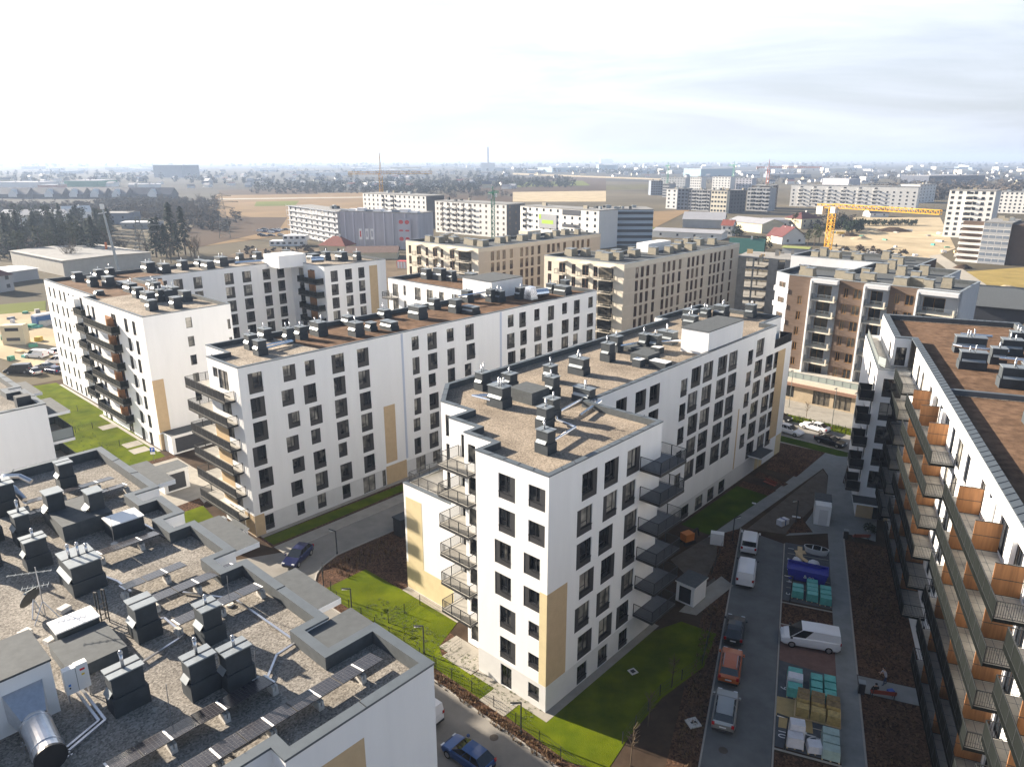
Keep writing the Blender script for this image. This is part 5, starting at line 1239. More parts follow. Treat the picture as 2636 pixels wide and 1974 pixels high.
for lab,l,r,H_,wall,fl,co,bal in [
  ('dark blue grey shell with open floors, leftmost of the distant cluster',c5(-170,690),c5(30,690),17,M_FBLUE,6,5,()),
  ('white and grey block second from left in the distant cluster',c5(30,720),c5(140,725),15,M_FGREY,5,4,()),
  ('plain white gable house-like block facing the dry field',c5(88,915),c5(272,920),17,M_FWHITE,5,2,()),
  ('blue shaded block right of the plain white gable',c5(280,940),c5(460,945),18,M_FBLUE,6,3,()),  # block in shade, carried by the blue grey wall colour
  ('thin striped grey block in the middle of the distant cluster',c5(470,945),c5(830,960),17,M_FGREY,6,8,(4,14,24)),
  ('cream and white banded block in the distant cluster',c5(850,990),c5(1120,1000),18,mat('cream_far',(.6,.56,.46),.9),5,5,()),
  ('dark navy shaded block right of the cream banded one',c5(1130,1000),c5(1450,980),18,M_FDARK,6,6,()),  # shade of this block is put into its dark wall colour
  ('white block with round balconies at right of the cluster',c5(1470,950),c5(1830,960),19,M_FGREY,6,7,(3,10,17)),
  ('dark brown grey block closing the cluster at right',c5(1840,930),c5(1990,900),20,M_DBROWN,7,4,()),
  ('low white block behind the cluster, left',c5(500,600),c5(690,600),18,M_FWHITE,5,5,()),
  ('low white block behind the cluster, middle',c5(880,590),c5(1190,590),18,M_FWHITE,5,6,()),
  ('low lilac white block behind the cluster, right',c5(1280,590),c5(1560,590),16,M_SCAF,5,5,()),
  ('lone grey shell beside a green crane behind the cluster',c5(0,550),c5(420,550),15,M_FGREY,4,9,())]:
    l=at(*l); r=at(*r) if wall in (M_FBLUE,M_FDARK,M_DBROWN) else turned(l, r[0]); far_block(lab,l,r,H_,16,fl,co,wall,win=(1.8,1.5),balc=bal,seed=len(lab),stacks=3)
far_block('large dark blue hall with roof units on the far right',at(*cc(cW,1380,322)),at(*cc(cW,1860,315)),15,60,3,0,M_NAVYROOF,name='warehouse',cat='warehouse',stacks=10,roof=M_GREYROOF)
for lab,l,r,H_,wall,dp in [('pale blue glass works hall on the plain',c5(690,370),c5(1250,360),19,mat('pale_blue_hall',(.25,.38,.45),.6),60),('long white hall with pink stripe on the far plain',c5(1380,330),c5(1700,330),9,M_FWHITE,50),('big grey office block on the left horizon',cc(d0,1330,260),cc(d0,1580,262),29,M_FBLUE,60),('green shopping hall with yellow end on the left',cc(d0,560,340),cc(d0,850,340),9.5,mat('green_hall',(.03,.22,.12),.7),60),('long white shopping hall at the left edge',cc(d0,-60,350),cc(d0,330,352),8.7,M_FWHITE,50),('salmon coloured hall in front of the green shopping hall',cc(d0,330,360),cc(d0,480,360),6,mat('salmon_hall',(.45,.2,.15),.8),30),
  ('white hall before the wooded plain, left of centre',cc(d0,1190,355),cc(d0,1390,352),6,M_FWHITE,40),('long pale hall row near the wooded middle',cc(cU,440,245),cc(cU,750,245),9,M_FWHITE,50),('low white roof hall on the middle plain',cc(cU,960,330),cc(cU,1280,325),5,M_FWHITE,40),('cream flat halls on the middle horizon',cc(cU,1160,195),cc(cU,1400,195),12,mat('cream_hall',(.6,.5,.35),.9),80),('pale blue halls on the horizon right of the chimney',cc(cR,340,215),cc(cR,560,212),15,mat('pale_blue_hall',(.25,.38,.45),.6),80),('second pale blue hall on the horizon',cc(cR,740,205),cc(cR,905,205),22,mat('pale_blue_hall',(.25,.38,.45),.6),80),
  ('tall pinkish tower block on the horizon',cc(cR,755,140),cc(cR,860,140),44,M_FWHITE,60),('white hall on the right horizon',cc(cW,1985,200),cc(cW,2110,200),13,M_FWHITE,40),('white striped office block behind the long white flats',cc(cW,840,305),cc(cW,935,305),10.6,M_FWHITE,25),('lilac white hall behind the long white flats',cc(cW,470,322),cc(cW,695,330),11,M_SCAF,30),('grey hall behind red roofed halls, right of crane',cc(cW,10,262),cc(cW,370,262),8,M_FBLUE,40)]:
    far_block(lab,at(*l),at(*r),H_,dp,2,0,wall,name='warehouse',cat='warehouse',stacks=2,roof=M_GREYROOF,seed=len(lab))
# houses
def house(label, bl, br, depth, H, rh, wall, roofm, name='house', cat='house', group=None, hip=False, wins=2, ridge='x', chim=True):
    d = br-bl; Ln = d.length
    t = thing(name,label,cat,(bl.x,bl.y,0),math.atan2(d.y,d.x),group)
    q = MB(); q.box(0,Ln,0,depth,0,H)
    o_=.5
    if ridge=='y' and not hip:
        q.poly([(0,0,H),(Ln,0,H),(Ln/2,0,H+rh)]); q.poly([(Ln,depth,H),(0,depth,H),(Ln/2,depth,H+rh)])
    elif not hip:
        q.poly([(0,depth,H),(0,0,H),(0,depth/2,H+rh)]); q.poly([(Ln,0,H),(Ln,depth,H),(Ln,depth/2,H+rh)])
    q.ob('wall',wall,t)
    r = MB(); e=H-.05
    if ridge=='y' and not hip:
        for s0,s1 in (((-o_,e-.3),(Ln/2,H+rh+.12)),((Ln+o_,e-.3),(Ln/2,H+rh+.12))):
            r.poly([(s0[0],-o_,s0[1]),(s1[0],-o_,s1[1]),(s1[0],depth+o_,s1[1]),(s0[0],depth+o_,s0[1])]); r.poly([(s0[0],-o_,s0[1]+.2),(s1[0],-o_,s1[1]+.2),(s1[0],depth+o_,s1[1]+.2),(s0[0],depth+o_,s0[1]+.2)])
    else:
        x0,x1 = (depth/2,Ln-depth/2) if hip and Ln>depth else ((Ln/2,Ln/2) if hip else (-o_,Ln+o_))
        A_,B_,C_,D_ = (-o_,-o_,e),(Ln+o_,-o_,e),(Ln+o_,depth+o_,e),(-o_,depth+o_,e); R0,R1=(x0,depth/2,H+rh+.1),(x1,depth/2,H+rh+.1)
        r.poly([A_,B_,R1,R0]); r.poly([C_,D_,R0,R1])
        if hip: r.poly([B_,C_,R1]); r.poly([D_,A_,R0])
        r.poly([A_,D_,C_,B_])
    ro = r.ob('roof',roofm,t)
    if chim:
        q = MB(); q.box(Ln*.6,Ln*.6+.7,depth*.45,depth*.45+.7,H+rh*.4,H+rh+1.0); q.ob('chimney',M_FWHITE,ro)
    for i in range(wins):
        link('window',fwin(1.2,1.3,M_GLF),t,(Ln*(i+.5)/wins-.6,-.02,1.2))
        if H>5: link('window',fwin(1.2,1.3,M_GLF),t,(Ln*(i+.5)/wins-.6,-.02,4.0))
    return t
M_CREAMW = mat('cream_house_render',(0.56,0.5,0.36),.9,var=.06,scale=.4)
house('house with steep dark green roof and white gable behind the beige block',at(*cc(cR,1850,985)),at(*cc(cR,2140,1000)),9,4,6,M_CREAMW,M_GREENROOF,wins=3)
house('small white house with a red roof before the long halls',at(*cc(cR,1790,760)),at(*cc(cR,1885,765)),8,6,3,M_FWHITE,M_REDROOF)
house('house with maroon roof left of the yellow crane',at(*cc(cW,120,835)),at(*cc(cW,320,830)),11,4,4.6,M_FWHITE,M_MAROON,ridge='y')
house('lower maroon roofed annexe left of the yellow crane',at(*cc(cW,-10,810)),at(*cc(cW,140,830)),10,3,4.5,M_CREAMW,M_MAROON)
house('square two storey house with hipped brown roof beside dark trees',at(*cc(cW,285,700)),at(*cc(cW,450,690)),14,6.2,3.6,M_CREAMW,M_MAROON,hip=True,wins=3)
house('long grey metal barn beside the dry field',at(*cc(cR,1460,690)),at(*cc(cR,1815,700)),24,5.5,4,M_FGREY,M_GREYROOF,'barn','barn',wins=0,chim=False)
house('long cream shed with grey roof right of the barn',at(*cc(cR,1840,705)),at(*cc(cR,2140,740)),18,5.5,2.5,M_CREAMW,M_GREYROOF,'barn','barn',wins=0,chim=False)
house('white workshop with pale flat roof behind the beige block',at(*cc(cR,1200,770)),at(*cc(cR,1790,800)),16,3.6,1.2,M_FWHITE,M_GREYROOF,'workshop','workshop',wins=4,chim=False)
house('flat lime roofed shed behind the brick block',at(*cc(cW,120,935)),at(*cc(cW,340,950)),8,4,.4,M_FGREY,mat('lime_roof',(.25,.28,.08),.8),'shed','shed',wins=0,chim=False)
house('white row building with hipped roof right of the workshop',at(*cc(cW,-20,690)),at(*cc(cW,250,690)),12,5,.8,M_FWHITE,M_GREYROOF,wins=4,chim=False)
house('cottage with grey roof under the yellow crane jib',at(*cc(cW,880,600)),at(*cc(cW,1040,600)),12,3,3,M_FWHITE,M_NAVYROOF)
# left side
house('flat roofed pale workshop at the left edge',at(*cc(d0,110,1010)),at(*cc(d0,560,1110)),34,6,.3,mat('workshop_render',(.42,.4,.36),.9,var=.08,scale=.5),M_FROOF,'workshop','workshop',wins=0,chim=False)
house('low extension with gleaming white roof at the left edge',at(*cc(d0,0,1180)),at(*cc(d0,340,1130)),16,4,.3,M_FGREY,M_WPAINT,'workshop','workshop',wins=0,chim=False)
house('house with dark hipped roof cut by the left edge',at(*cc(d0,-60,1260)),at(*cc(d0,130,1230)),12,5.5,3,M_FGREY,M_MAROON,hip=True)
for i,(l,r) in enumerate([((0,690),(150,690)),((130,690),(300,690)),((310,690),(470,690)),((470,690),(560,690)),((560,650),(800,640))]):
    house(['low white house at the left edge behind the conifers','white house with dark roof lights, second from left','white terraced house with row of narrow windows','white gabled house next to the terrace','long pale house right of the white gables'][i],at(*cc(d0,*l)),at(*cc(d0,*r)),16,7,4,M_FWHITE,M_GREYROOF if i%2 else M_FWHITE,wins=4)
house('blue grey flat house behind the pale pole',at(*cc(d0,850,660)),at(*cc(d0,1110,660)),18,7.5,.4,M_FBLUE,M_FROOF,wins=3,chim=False)
house('low pale bungalow right of the pole',at(*cc(d0,1050,700)),at(*cc(d0,1330,700)),14,4,.4,M_FGREY,M_WPAINT,wins=4,chim=False)
# long dark roofed terrace with white gables
for i,(x0,x1) in enumerate([(-40,240),(280,540),(540,720),(720,900),(900,1090),(1090,1480)]):
    l=at(*cc(d0,x0,440)); r=at(*cc(d0,x1,443)); t=house('dark roofed terrace section with a white gable, number %s from the left edge'%['first','second','third','fourth','fifth','sixth'][i] if 0 else ['dark roofed terrace section at the very left edge','dark roofed terrace section left of the double gables','dark roofed terrace section with broad white gable','dark roofed terrace section behind the pole top','dark roofed terrace section right of the pole top','longest dark roofed terrace section, at its right end'][i],l,r,14,5,7,M_FDARK,M_NAVYROOF,'terraced_house','house',wins=0,chim=False)
    Lx=(r-l).length; q=MB(); w=11; c_=Lx*.6
    q.poly([(c_-w/2,-2,2),(c_+w/2,-2,2),(c_+w/2,-2,5),(c_,-2,11),(c_-w/2,-2,5)]); q.poly([(c_-w/2,-2,5),(c_,-2,11),(c_,5,11),(c_-w/2,5,5)]); q.poly([(c_,-2,11),(c_+w/2,-2,5),(c_+w/2,5,5),(c_,5,11)]); q.ob('gable',M_FWHITE,t)
# site huts, red sheds
CH = thing('site_container_stack','white two storey stack of site office containers left of the netted block','site office',tuple(at(*cc(cU,115,850)))+(0,),0.05)
for z,n_,x0 in ((0,6,0),(2.7,4,7)):
    for i in range(n_):
        q = MB(); q.box(x0+i*3.0,x0+i*3.0+2.9,0,7,z,z+2.6); q.box(x0+i*3+.6,x0+i*3+2.2,-.03,0,z+1,z+2.1,1); q.ob('container',[M_WPAINT,M_GLF],CH)
house('house with rusty red roof in front of the netted block',at(*cc(cU,545,905)),at(*cc(cU,765,915)),10,3.5,4,M_CREAMW,M_REDROOF,hip=True)
house('low brown roofed shed in front of the netted block',at(*cc(cU,770,965)),at(*cc(cU,1215,960)),14,3,2,M_CREAMW,mat('brown_shed_roof',(.16,.10,.08),.85,var=.15,scale=.8),'shed','shed',wins=0,chim=False)
t = thing('shipping_container','white and red container beside the beige block','container',tuple(at(*cc(cU,1210,1040)))+(0,),-.3)
q = MB(); q.box(0,7,0,3,0,2.8,0); q.ob('container_body',M_WPAINT,t); q = MB()
for i in range(6): q.box(i*1.35,i*1.35+.25,-.04,0,0,2.8)
q.box(0,7,-.04,3,2.802,3.0); q.ob('red_rib',M_RED,t)
# scattered distant houses on the plain
rs = random.Random(77)
hm=[]
for k in range(8):
    b = MB(); w=rs.uniform(9,16); d=rs.uniform(8,11); h=rs.uniform(3,6.5); rh=rs.uniform(2,4)
    b.box(0,w,0,d,0,h,0); b.poly([(0,d,h),(0,0,h),(0,d/2,h+rh)],0); b.poly([(w,0,h),(w,d,h),(w,d/2,h+rh)],0); b.poly([(-.4,-.4,h-.1),(w+.4,-.4,h-.1),(w+.4,d/2,h+rh),(-.4,d/2,h+rh)],1); b.poly([(w+.4,d+.4,h-.1),(-.4,d+.4,h-.1),(-.4,d/2,h+rh),(w+.4,d/2,h+rh)],1)
    hm.append(b.mesh('house',[rs.choice((M_FWHITE,M_CREAMW,M_FGREY,M_FGREY)),rs.choice((M_REDROOF,M_GREYROOF,M_NAVYROOF,M_MAROON,M_GREYROOF))]))
def scatter_houses(n,x0,x1,y0,y1,seed):
    rs = random.Random(seed)
    for i in range(n):
        P_ = at(rs.uniform(x0,x1), y0+(y1-y0)*rs.random()**1.4)
        o = link('house',rs.choice(hm),None,(P_.x,P_.y,0),rs.uniform(-.6,.6)); s=rs.uniform(.75,1.15); o.scale=(s,s,s)
        tag(o,'small distant house among the trees on the plain','house','distant houses on the plain')
scatter_houses(78,0,660,445,486,1); scatter_houses(72,660,1320,445,490,2); scatter_houses(54,1320,1976,440,462,3); scatter_houses(94,1976,2636,442,476,4)
hs = MB(); rs = random.Random(5)
hb = [(9,14),(20,40)]
# low warehouses further out
WHM = [mat('far_hall_%s'%n,c,.8) for n,c in (('white',(.7,.7,.7)),('grey',(.4,.42,.45)),('blue',(.25,.32,.4)),('cream',(.6,.55,.45)))]
for i in range(150):
    P_=at(rs.uniform(0,2636),rs.uniform(419,450)); b=MB(); w=rs.uniform(20,90); h=rs.uniform(6,13); b.box(0,w,0,rs.uniform(30,60),0,h,0,mt=1)
    o=b.ob('warehouse',[rs.choice(WHM),rs.choice(WHM)],None,None,False,(P_.x,P_.y,0),rs.uniform(-.2,.2)); tag(o,'pale distant hall near the horizon','warehouse','distant halls near the horizon')

# ------------------------------------------------------------------ fields and far roads
M_GOLD = mat('dry_gold_field',(0.225,0.155,0.085),.95,var=.2,scale=.02,detail=8,spec=.05)
M_PLOUGH = mat('ploughed_field',(0.085,0.06,0.042),.95,var=.2,scale=.02,detail=8,stretch=(1,.15,1),spec=.05)
M_GFIELD = mat('green_field',(0.13,0.15,0.03),.95,var=.2,scale=.02,spec=.05)
M_SAND = mat('pale_sand',(0.44,0.36,0.24),.95,var=.22,scale=.06,detail=10,spec=.05)
M_FARWOODG = mat('plain_brush',(0.075,0.07,0.06),.95,var=.4,scale=.004,detail=10,spec=.05)
def field(name,pts,m,z): sheet(name,[tuple(at(*p)) for p in pts],z,m)
field('plain',[(-300,427),(2950,425),(2950,468),(1976,458),(1700,470),(1320,462),(900,500),(640,510),(430,560),(-300,560)],M_FARWOODG,.10)
field('field',[(560,500),(1060,495),(1060,560),(640,620),(480,640),(520,560)],M_GOLD,.12)
field('field',[(520,560),(740,560),(720,590),(500,640),(480,600)],M_PLOUGH,.14)
field('field',[(660,520),(770,518),(760,530),(655,532)],M_GFIELD,.16)
field('field',[(1180,462),(1560,452),(1560,500),(1180,500)],M_PLOUGH,.12)
field('field',[(1320,495),(1560,492),(1560,520),(1320,520)],M_SAND,.14)
field('field',[(1680,545),(1780,540),(1700,580),(1680,590)],M_GOLD,.13)
field('field',[(1680,586),(1800,592),(1760,600),(1680,600)],M_GFIELD,.15)
field('bare_ground',[(2180,560),(2420,560),(2460,640),(2300,700),(2150,660),(2120,600)],M_SAND,.09)
field('dry_meadow',[(2480,700),(2760,680),(2900,900),(2650,840)],mat('dry_meadow_grass',(0.29,0.22,0.08),.95,var=.25,scale=.12,detail=9,spec=.05),.09)
field('field',[(1000,500),(1320,505),(1320,530),(1060,540)],M_PLOUGH,.13)
field('field',[(560,490),(800,486),(820,500),(570,503)],M_PLOUGH,.15)
field('field',[(1320,470),(1500,466),(1520,478),(1320,482)],M_GFIELD,.16)
field('field',[(1560,478),(1800,470),(1810,482),(1560,490)],mat('olive_field',(.11,.10,.05),.95,var=.25,scale=.03,spec=.05),.15)
field('field',[(2300,480),(2640,476),(2640,490),(2300,496)],M_GOLD,.15)
field('far_road',[(560,512),(1060,506),(1060,508),(560,515)],mat('pale_road',(.34,.31,.26),.9,var=.08,scale=.3),.18)
field('far_road',[(2390,660),(2420,655),(2660,815),(2640,840)],mat('pale_road',(.34,.31,.26),.9,var=.08,scale=.3),.13)
field('bare_ground',[(-80,800),(110,780),(165,905),(150,960),(60,940),(-80,900)],M_SAND,.09)
field('grass_strip',[(-60,790),(118,775),(118,800),(-60,815)],M_GFIELD,.11)
field('site_road',[(470,700),(640,640),(900,640),(1110,690),(1110,740),(470,760)],mat('site_soil',(.15,.115,.08),.95,var=.3,scale=.1,detail=9,spec=.05),.09)
field('motorway',[(1320,446),(1750,462),(1750,466),(1320,450)],M_SAND,.17)
# ------------------------------------------------------------------ chimney, cranes, pylons, mast
cb = at(*cc(cU,1995,205)); 
t = thing('power_station_chimney','tall thin grey chimney on the horizon above a pale block','chimney',(cb.x,cb.y,0))
q = MB(); q.cyl((0,0,0),(0,0,hgt(cb,379)),4.2,12,r2=3.0); q.ob('shaft',M_FGREY,t); q = MB(); q.box(-25,25,-20,20,0,30); q.ob('boiler_house',M_FWHITE,t)
def lattice(q,p0,p1,w,step,r=.08,m=0):
    p0=Vector(p0);p1=Vector(p1);d=p1-p0;n=max(2,int(d.length/step)); dn=d.normalized(); up=Vector((0,0,1)) if abs(dn.z)<.9 else Vector((1,0,0))
    sx=dn.cross(up).normalized()*w/2; sy=dn.cross(sx).normalized()*w/2
    cs=[-sx-sy,sx-sy,sx+sy,-sx+sy]
    for c in cs: q.bar(p0+c,p1+c,r*2,r*2,m)
    for i in range(n):
        a=p0+d*i/n;b=p0+d*(i+1)/n
        for k in range(4):
            j=(k+1)%4; q.bar(a+cs[k],b+cs[j],r*1.3,r*1.3,m); q.bar(b+cs[k],b+cs[j],r*1.2,r*1.2,m)
M_CRY = mat('crane_yellow',(0.62,0.33,0.02),.5); M_CRG = mat('crane_green',(0.05,0.25,0.16),.5); M_CRR = mat('crane_red',(0.55,0.15,0.08),.5)
def crane(label,base,h,jib,back,ang,m,w=1.8,r=.1,top=6,cab=True):
    t = thing('tower_crane',label,'crane',(base.x,base.y,0),ang)
    q=MB(); lattice(q,(0,0,0),(0,0,h),w,w*1.1,r); q.ob('mast',m,t)
    q=MB(); lattice(q,(0,0,h+.6),(jib,0,h+.6),w*.75,w*.9,r*.8); q.ob('jib',m,t)
    q=MB(); lattice(q,(0,0,h+.4),(-back,0,h+.4),w*.7,w,r*.8); q.ob('counter_jib',m,t)
    q=MB(); q.box(-back,-back+2.4,-.9,.9,h-2.2,h+.3); q.ob('counterweight',M_BLOCK,t)
    if top:
        q=MB(); q.bar((-.6,0,h),(0,0,h+top),.3,.3); q.bar((.6,0,h),(0,0,h+top),.3,.3); q.bar((0,0,h+top),(jib*.7,0,h+1.2),.08,.08); q.bar((0,0,h+top),(-back,0,h+.8),.08,.08); q.ob('tower_head',m,t)
    if cab:
        q=MB(); q.box(.4,2.0,-1.6,-.3,h-1.6,h+.3); q.ob('cab',M_WPAINT,t)
    return t
b_=at(*cc(cU,1090,640)); h_=hgt(b_,cc(cU,1075,225)[1]); crane('yellow tower crane rising behind the lilac netted block',b_,h_,36,22,rad(8),M_CRY,2.4,.13,14)
b_=at(*cc(cW,555,880)); crane('yellow tower crane with long jib in front of the long white flats',Vector((103.5,239.5)),28.0,35,5.5,rad(-60),M_CRY,1.6,.10,0)
b_=at(*cc(cU,2040,830)); h_=hgt(b_,cc(cU,2020,400)[1]); crane('green crane mast standing before the brown striped white block',b_,h_,9,7,rad(75),M_CRG,1.6,.09,4)
b_=at(*c5(1815,700)); h_=hgt(b_,c5(0,215)[1]); crane('orange and white tower crane above the distant cluster',b_,h_,60,14,rad(-10),M_CRR,2.6,.17,10)
b_=at(*c5(115,560)); h_=hgt(b_,c5(0,190)[1]); crane('thin green crane over the lone grey shell',b_,h_,14,8,rad(95),M_CRG,2.2,.13,6)
b_=at(*c5(1235,560)); h_=hgt(b_,c5(0,180)[1]); crane('thin green crane behind the low white blocks',b_,h_,16,9,rad(100),M_CRG,2.2,.12,6)
def pylon(label,base,h):
    t = thing('power_pylon',label,'pylon',(base.x,base.y,0),.35); q=MB()
    for s in ((-1,-1),(1,-1),(1,1),(-1,1)):
        q.bar((s[0]*3,s[1]*3,0),(s[0]*.6,s[1]*.6,h),.15,.15)
    n=9
    for i in range(n):
        z0=h*i/n;z1=h*(i+1)/n;w0=3-2.4*i/n;w1=3-2.4*(i+1)/n
        for k in range(4):
            c=[(-1,-1),(1,-1),(1,1),(-1,1)]; a=c[k];b=c[(k+1)%4]
            q.bar((a[0]*w0,a[1]*w0,z0),(b[0]*w1,b[1]*w1,z1),.14,.14); q.bar((a[0]*w1,a[1]*w1,z1),(b[0]*w1,b[1]*w1,z1),.12,.12)
    q.ob('tower',M_GALVD,t)
    for z,l in ((h*.66,7),(h*.8,9),(h*.93,5.5)):
        q=MB(); q.bar((-l,0,z),(l,0,z+.3),.25,.25); q.bar((-l,0,z),(0,0,z+1.6),.15,.15); q.bar((l,0,z),(0,0,z+1.6),.15,.15); q.ob('cross_arm',M_GALVD,t)
M_GALVD=mat('weathered_steel',(0.16,0.17,0.16),.6)
b_=at(*cc(d0,1235,985)); pylon('grey lattice power pylon among the conifers right of the pole',b_,hgt(b_,cc(d0,0,600)[1]))
b_=at(*cc(d0,1940,780)); pylon('lattice power pylon standing at the edge of the dry field',b_,hgt(b_,cc(d0,0,395)[1]))
b_=at(*cc(d0,1035,1100)); h_=hgt(b_,cc(d0,0,530)[1])
t=thing('mast_pole','tall leaning pale pole with a white head behind the left block','mast',(b_.x,b_.y,0))
q=MB(); q.cyl((0,0,0),(-2.6,0,h_),.55,12,r2=.32); q.ob('pole',M_CAP,t)
q=MB(); q.box(-3.3,-2.1,-.5,.5,h_,h_+1.8); q.bar((-2.6,0,h_-1.5),(-4.6,0,h_-1.7),.3,.3); q.bar((-2.6,0,h_-1.5),(-1.4,0,h_-1.2),.3,.3); q.ob('pole_head',M_WPAINT,t)
b_=at(*cc(d0,935,1000)); t=thing('drilling_rig','orange upright boom of a rig behind the left block','construction machine',(b_.x,b_.y,0)); q=MB(); q.bar((0,0,1.2),(.2,0,9),.7,.7); q.ob('boom',mat('rig_orange',(.6,.15,.03),.6),t); q=MB(); q.box(-2.4,.8,-1.2,1.2,.5,2.2); q.ob('carriage',M_CRR,t); q=MB(); q.box(-2.2,.6,-1.4,-.9,0,.6); q.box(-2.2,.6,.9,1.4,0,.6); q.ob('track',M_BLACK,t)

# ================================================================== TREES
M_BARK = mat('tree_bark',(0.09,0.065,0.045),.9)
M_CONI = mat('conifer_needles',(0.022,0.036,0.020),.9,var=.5,scale=.5,rnd=.25,spec=.1)
M_CONI2 = mat('pine_needles',(0.055,0.064,0.030),.9,var=.4,scale=.5,rnd=.25,spec=.1)
M_TWIG = mat('bare_twigs',(0.11,0.085,0.06),.95,var=.3,scale=.5,rnd=.2,spec=.05)
def clump(b,c,r,n,rs,m=0,sz=.5):
    for i in range(n):
        d=Vector((rs.gauss(0,1),rs.gauss(0,1),rs.gauss(0,.8))).normalized()*r*rs.uniform(.35,1)
        p=Vector(c)+d; u=Vector((rs.uniform(-1,1),rs.uniform(-1,1),rs.uniform(-.6,.6))).normalized()*sz*rs.uniform(.6,1.3); v=Vector((rs.uniform(-1,1),rs.uniform(-1,1),rs.uniform(-1,1))).normalized()*sz*rs.uniform(.5,1.1)
        b.poly([tuple(p-u),tuple(p+v),tuple(p+u),tuple(p-v*.6)],m)
def trunk_mesh(h,r):
    b=MB(); b.cyl((0,0,0),(0.05,0,h),r,7,0,r2=r*.35); return b.mesh('trunk',[M_BARK])
CON=[];PIN=[];BARE=[];BUSH=[]
for k in range(4):
    rs=random.Random(100+k); b=MB(); h=10+k; 
    for i in range(430):
        t=rs.random()**.8; z=1.2+t*(h-1.2); R=(1-t)*(2.3+.3*math.sin(z*3+k))+.15; a=rs.uniform(0,6.283); rr=R*rs.uniform(.45,1.05)
        p=Vector((rr*math.cos(a),rr*math.sin(a),z)); o=Vector((math.cos(a),math.sin(a),-.45))*rs.uniform(.45,.9); s_=Vector((-math.sin(a),math.cos(a),rs.uniform(-.3,.3)))*rs.uniform(.25,.5)
        b.poly([tuple(p-o*.5-s_*.6),tuple(p+o-s_*.3),tuple(p+o+s_*.3),tuple(p-o*.5+s_*.6)])
    CON.append((b.mesh('crown',[M_CONI]),trunk_mesh(h*.92,.22)))
    b=MB(); h=9+k
    for i in range(15):
        a=rs.uniform(0,6.283); rr=rs.uniform(.2,2.3); z=h*rs.uniform(.42,.98); clump(b,(rr*math.cos(a),rr*math.sin(a),z),rs.uniform(.8,1.5),26,rs,0,.42)
    PIN.append((b.mesh('crown',[M_CONI2]),trunk_mesh(h*.85,.25)))
    b=MB(); h=8+k; tw=MB(); tw.cyl((0,0,0),(0,0,h*.5),.22,6,0,r2=.14)
    for i in range(13):
        a=rs.uniform(0,6.283); z0=h*rs.uniform(.2,.5); d=Vector((math.cos(a)*rs.uniform(.5,1),math.sin(a)*rs.uniform(.5,1),rs.uniform(.9,1.9))).normalized(); L_=h*rs.uniform(.35,.6); e=Vector((0,0,z0))+d*L_
        tw.cyl((0,0,z0),e,.09,4,0,r2=.025,caps=False)
        for j in range(5):
            f=Vector((0,0,z0)).lerp(e,rs.uniform(.3,.95)); g=f+Vector((rs.uniform(-1,1),rs.uniform(-1,1),rs.uniform(.2,1.3)))*rs.uniform(.7,1.5); b.cyl(f,g,.035,3,0,r2=.012,caps=False)
            for jj in range(3):
                f2=f.lerp(g,rs.uniform(.2,1)); g2=f2+Vector((rs.uniform(-1,1),rs.uniform(-1,1),rs.uniform(-.1,1)))*.8; b.cyl(f2,g2,.02,3,0,r2=.01,caps=False)
    BARE.append((b.mesh('crown',[M_TWIG]),tw.mesh('trunk',[M_TWIG])))
    b=MB()
    for i in range(12): clump(b,(rs.uniform(-1.5,1.5),rs.uniform(-1.5,1.5),rs.uniform(1,4.6)),rs.uniform(.8,1.4),24,rs,0,.42)
    BUSH.append((b.mesh('crown',[M_CONI]),trunk_mesh(2.6,.2)))
def tree(kind,P,s,label,group,rs,name='tree'):
    cr,tr=rs.choice(kind); t=thing(name,label,'tree',(P.x,P.y,0),rs.uniform(0,6.28),group); t.scale=(s*rs.uniform(.85,1.15),s*rs.uniform(.85,1.15),s)
    link('crown',cr,t); link('trunk',tr,t)
rs=random.Random(21)
for i in range(120):
    P=at(rs.uniform(-30,288),rs.uniform(588,672)); tree(CON if rs.random()<.4 else PIN,P,rs.uniform(.8,1.5),'dark conifer in the grove at the left, beyond the flat workshop','conifers of the left grove',rs,'conifer')
for x,y,s in ((1350,945,1.5),(1440,950,1.3),(1390,940,1.2),(1500,930,1.6),(1600,925,1.6),(1540,940,1.1)):
    tree(CON,at(*cc(d0,x,y)),s*1.15,'dark spruce right of the lattice pylon','spruces beside the pylon',rs,'conifer')
for i in range(16):
    P=at(*cc(d0,rs.uniform(560,760),rs.uniform(1000,1090))) if i<4 else at(*cc(d0,rs.uniform(900,1800),rs.uniform(880,1000))); tree(BARE,P,rs.uniform(.9,1.4),'bare leafless tree behind the left block','bare trees behind the left block',rs,'bare_tree')
for i in range(46):
    P=at(rs.uniform(330,560),rs.uniform(530,585)); tree(BARE,P,rs.uniform(.9,1.4),'bare brown tree at the edge of the dry field','bare trees at the field edge',rs,'bare_tree')
for i in range(24):
    P=at(*cc(cW,rs.uniform(490,800),rs.uniform(690,745))); tree(BUSH,P,rs.uniform(.9,1.5),'dense dark evergreen beside the yellow crane','evergreens beside the yellow crane',rs)
for i in range(26):
    P=at(*cc(cW,800+i*19,rs.uniform(664,676))); tree(BUSH,P,.75,'clipped dark evergreen of the long hedge row','hedge of evergreens behind the bare ground',rs,'hedge_tree')
for x,y in ((1920,770),(1950,765),(2140,890),(2180,880),(2110,870)): tree(BUSH,at(*cc(cR,x,y)),1.2,'dark tree beside the green roofed house','trees beside the green roofed house',rs)
for x,y in ((340,860),(400,850),(440,840),(230,700),(280,690)): tree(PIN,at(*cc(cW,x,y)),.9,'green pine between the maroon roofed house and the crane','pines beside the maroon house',rs,'pine_tree')
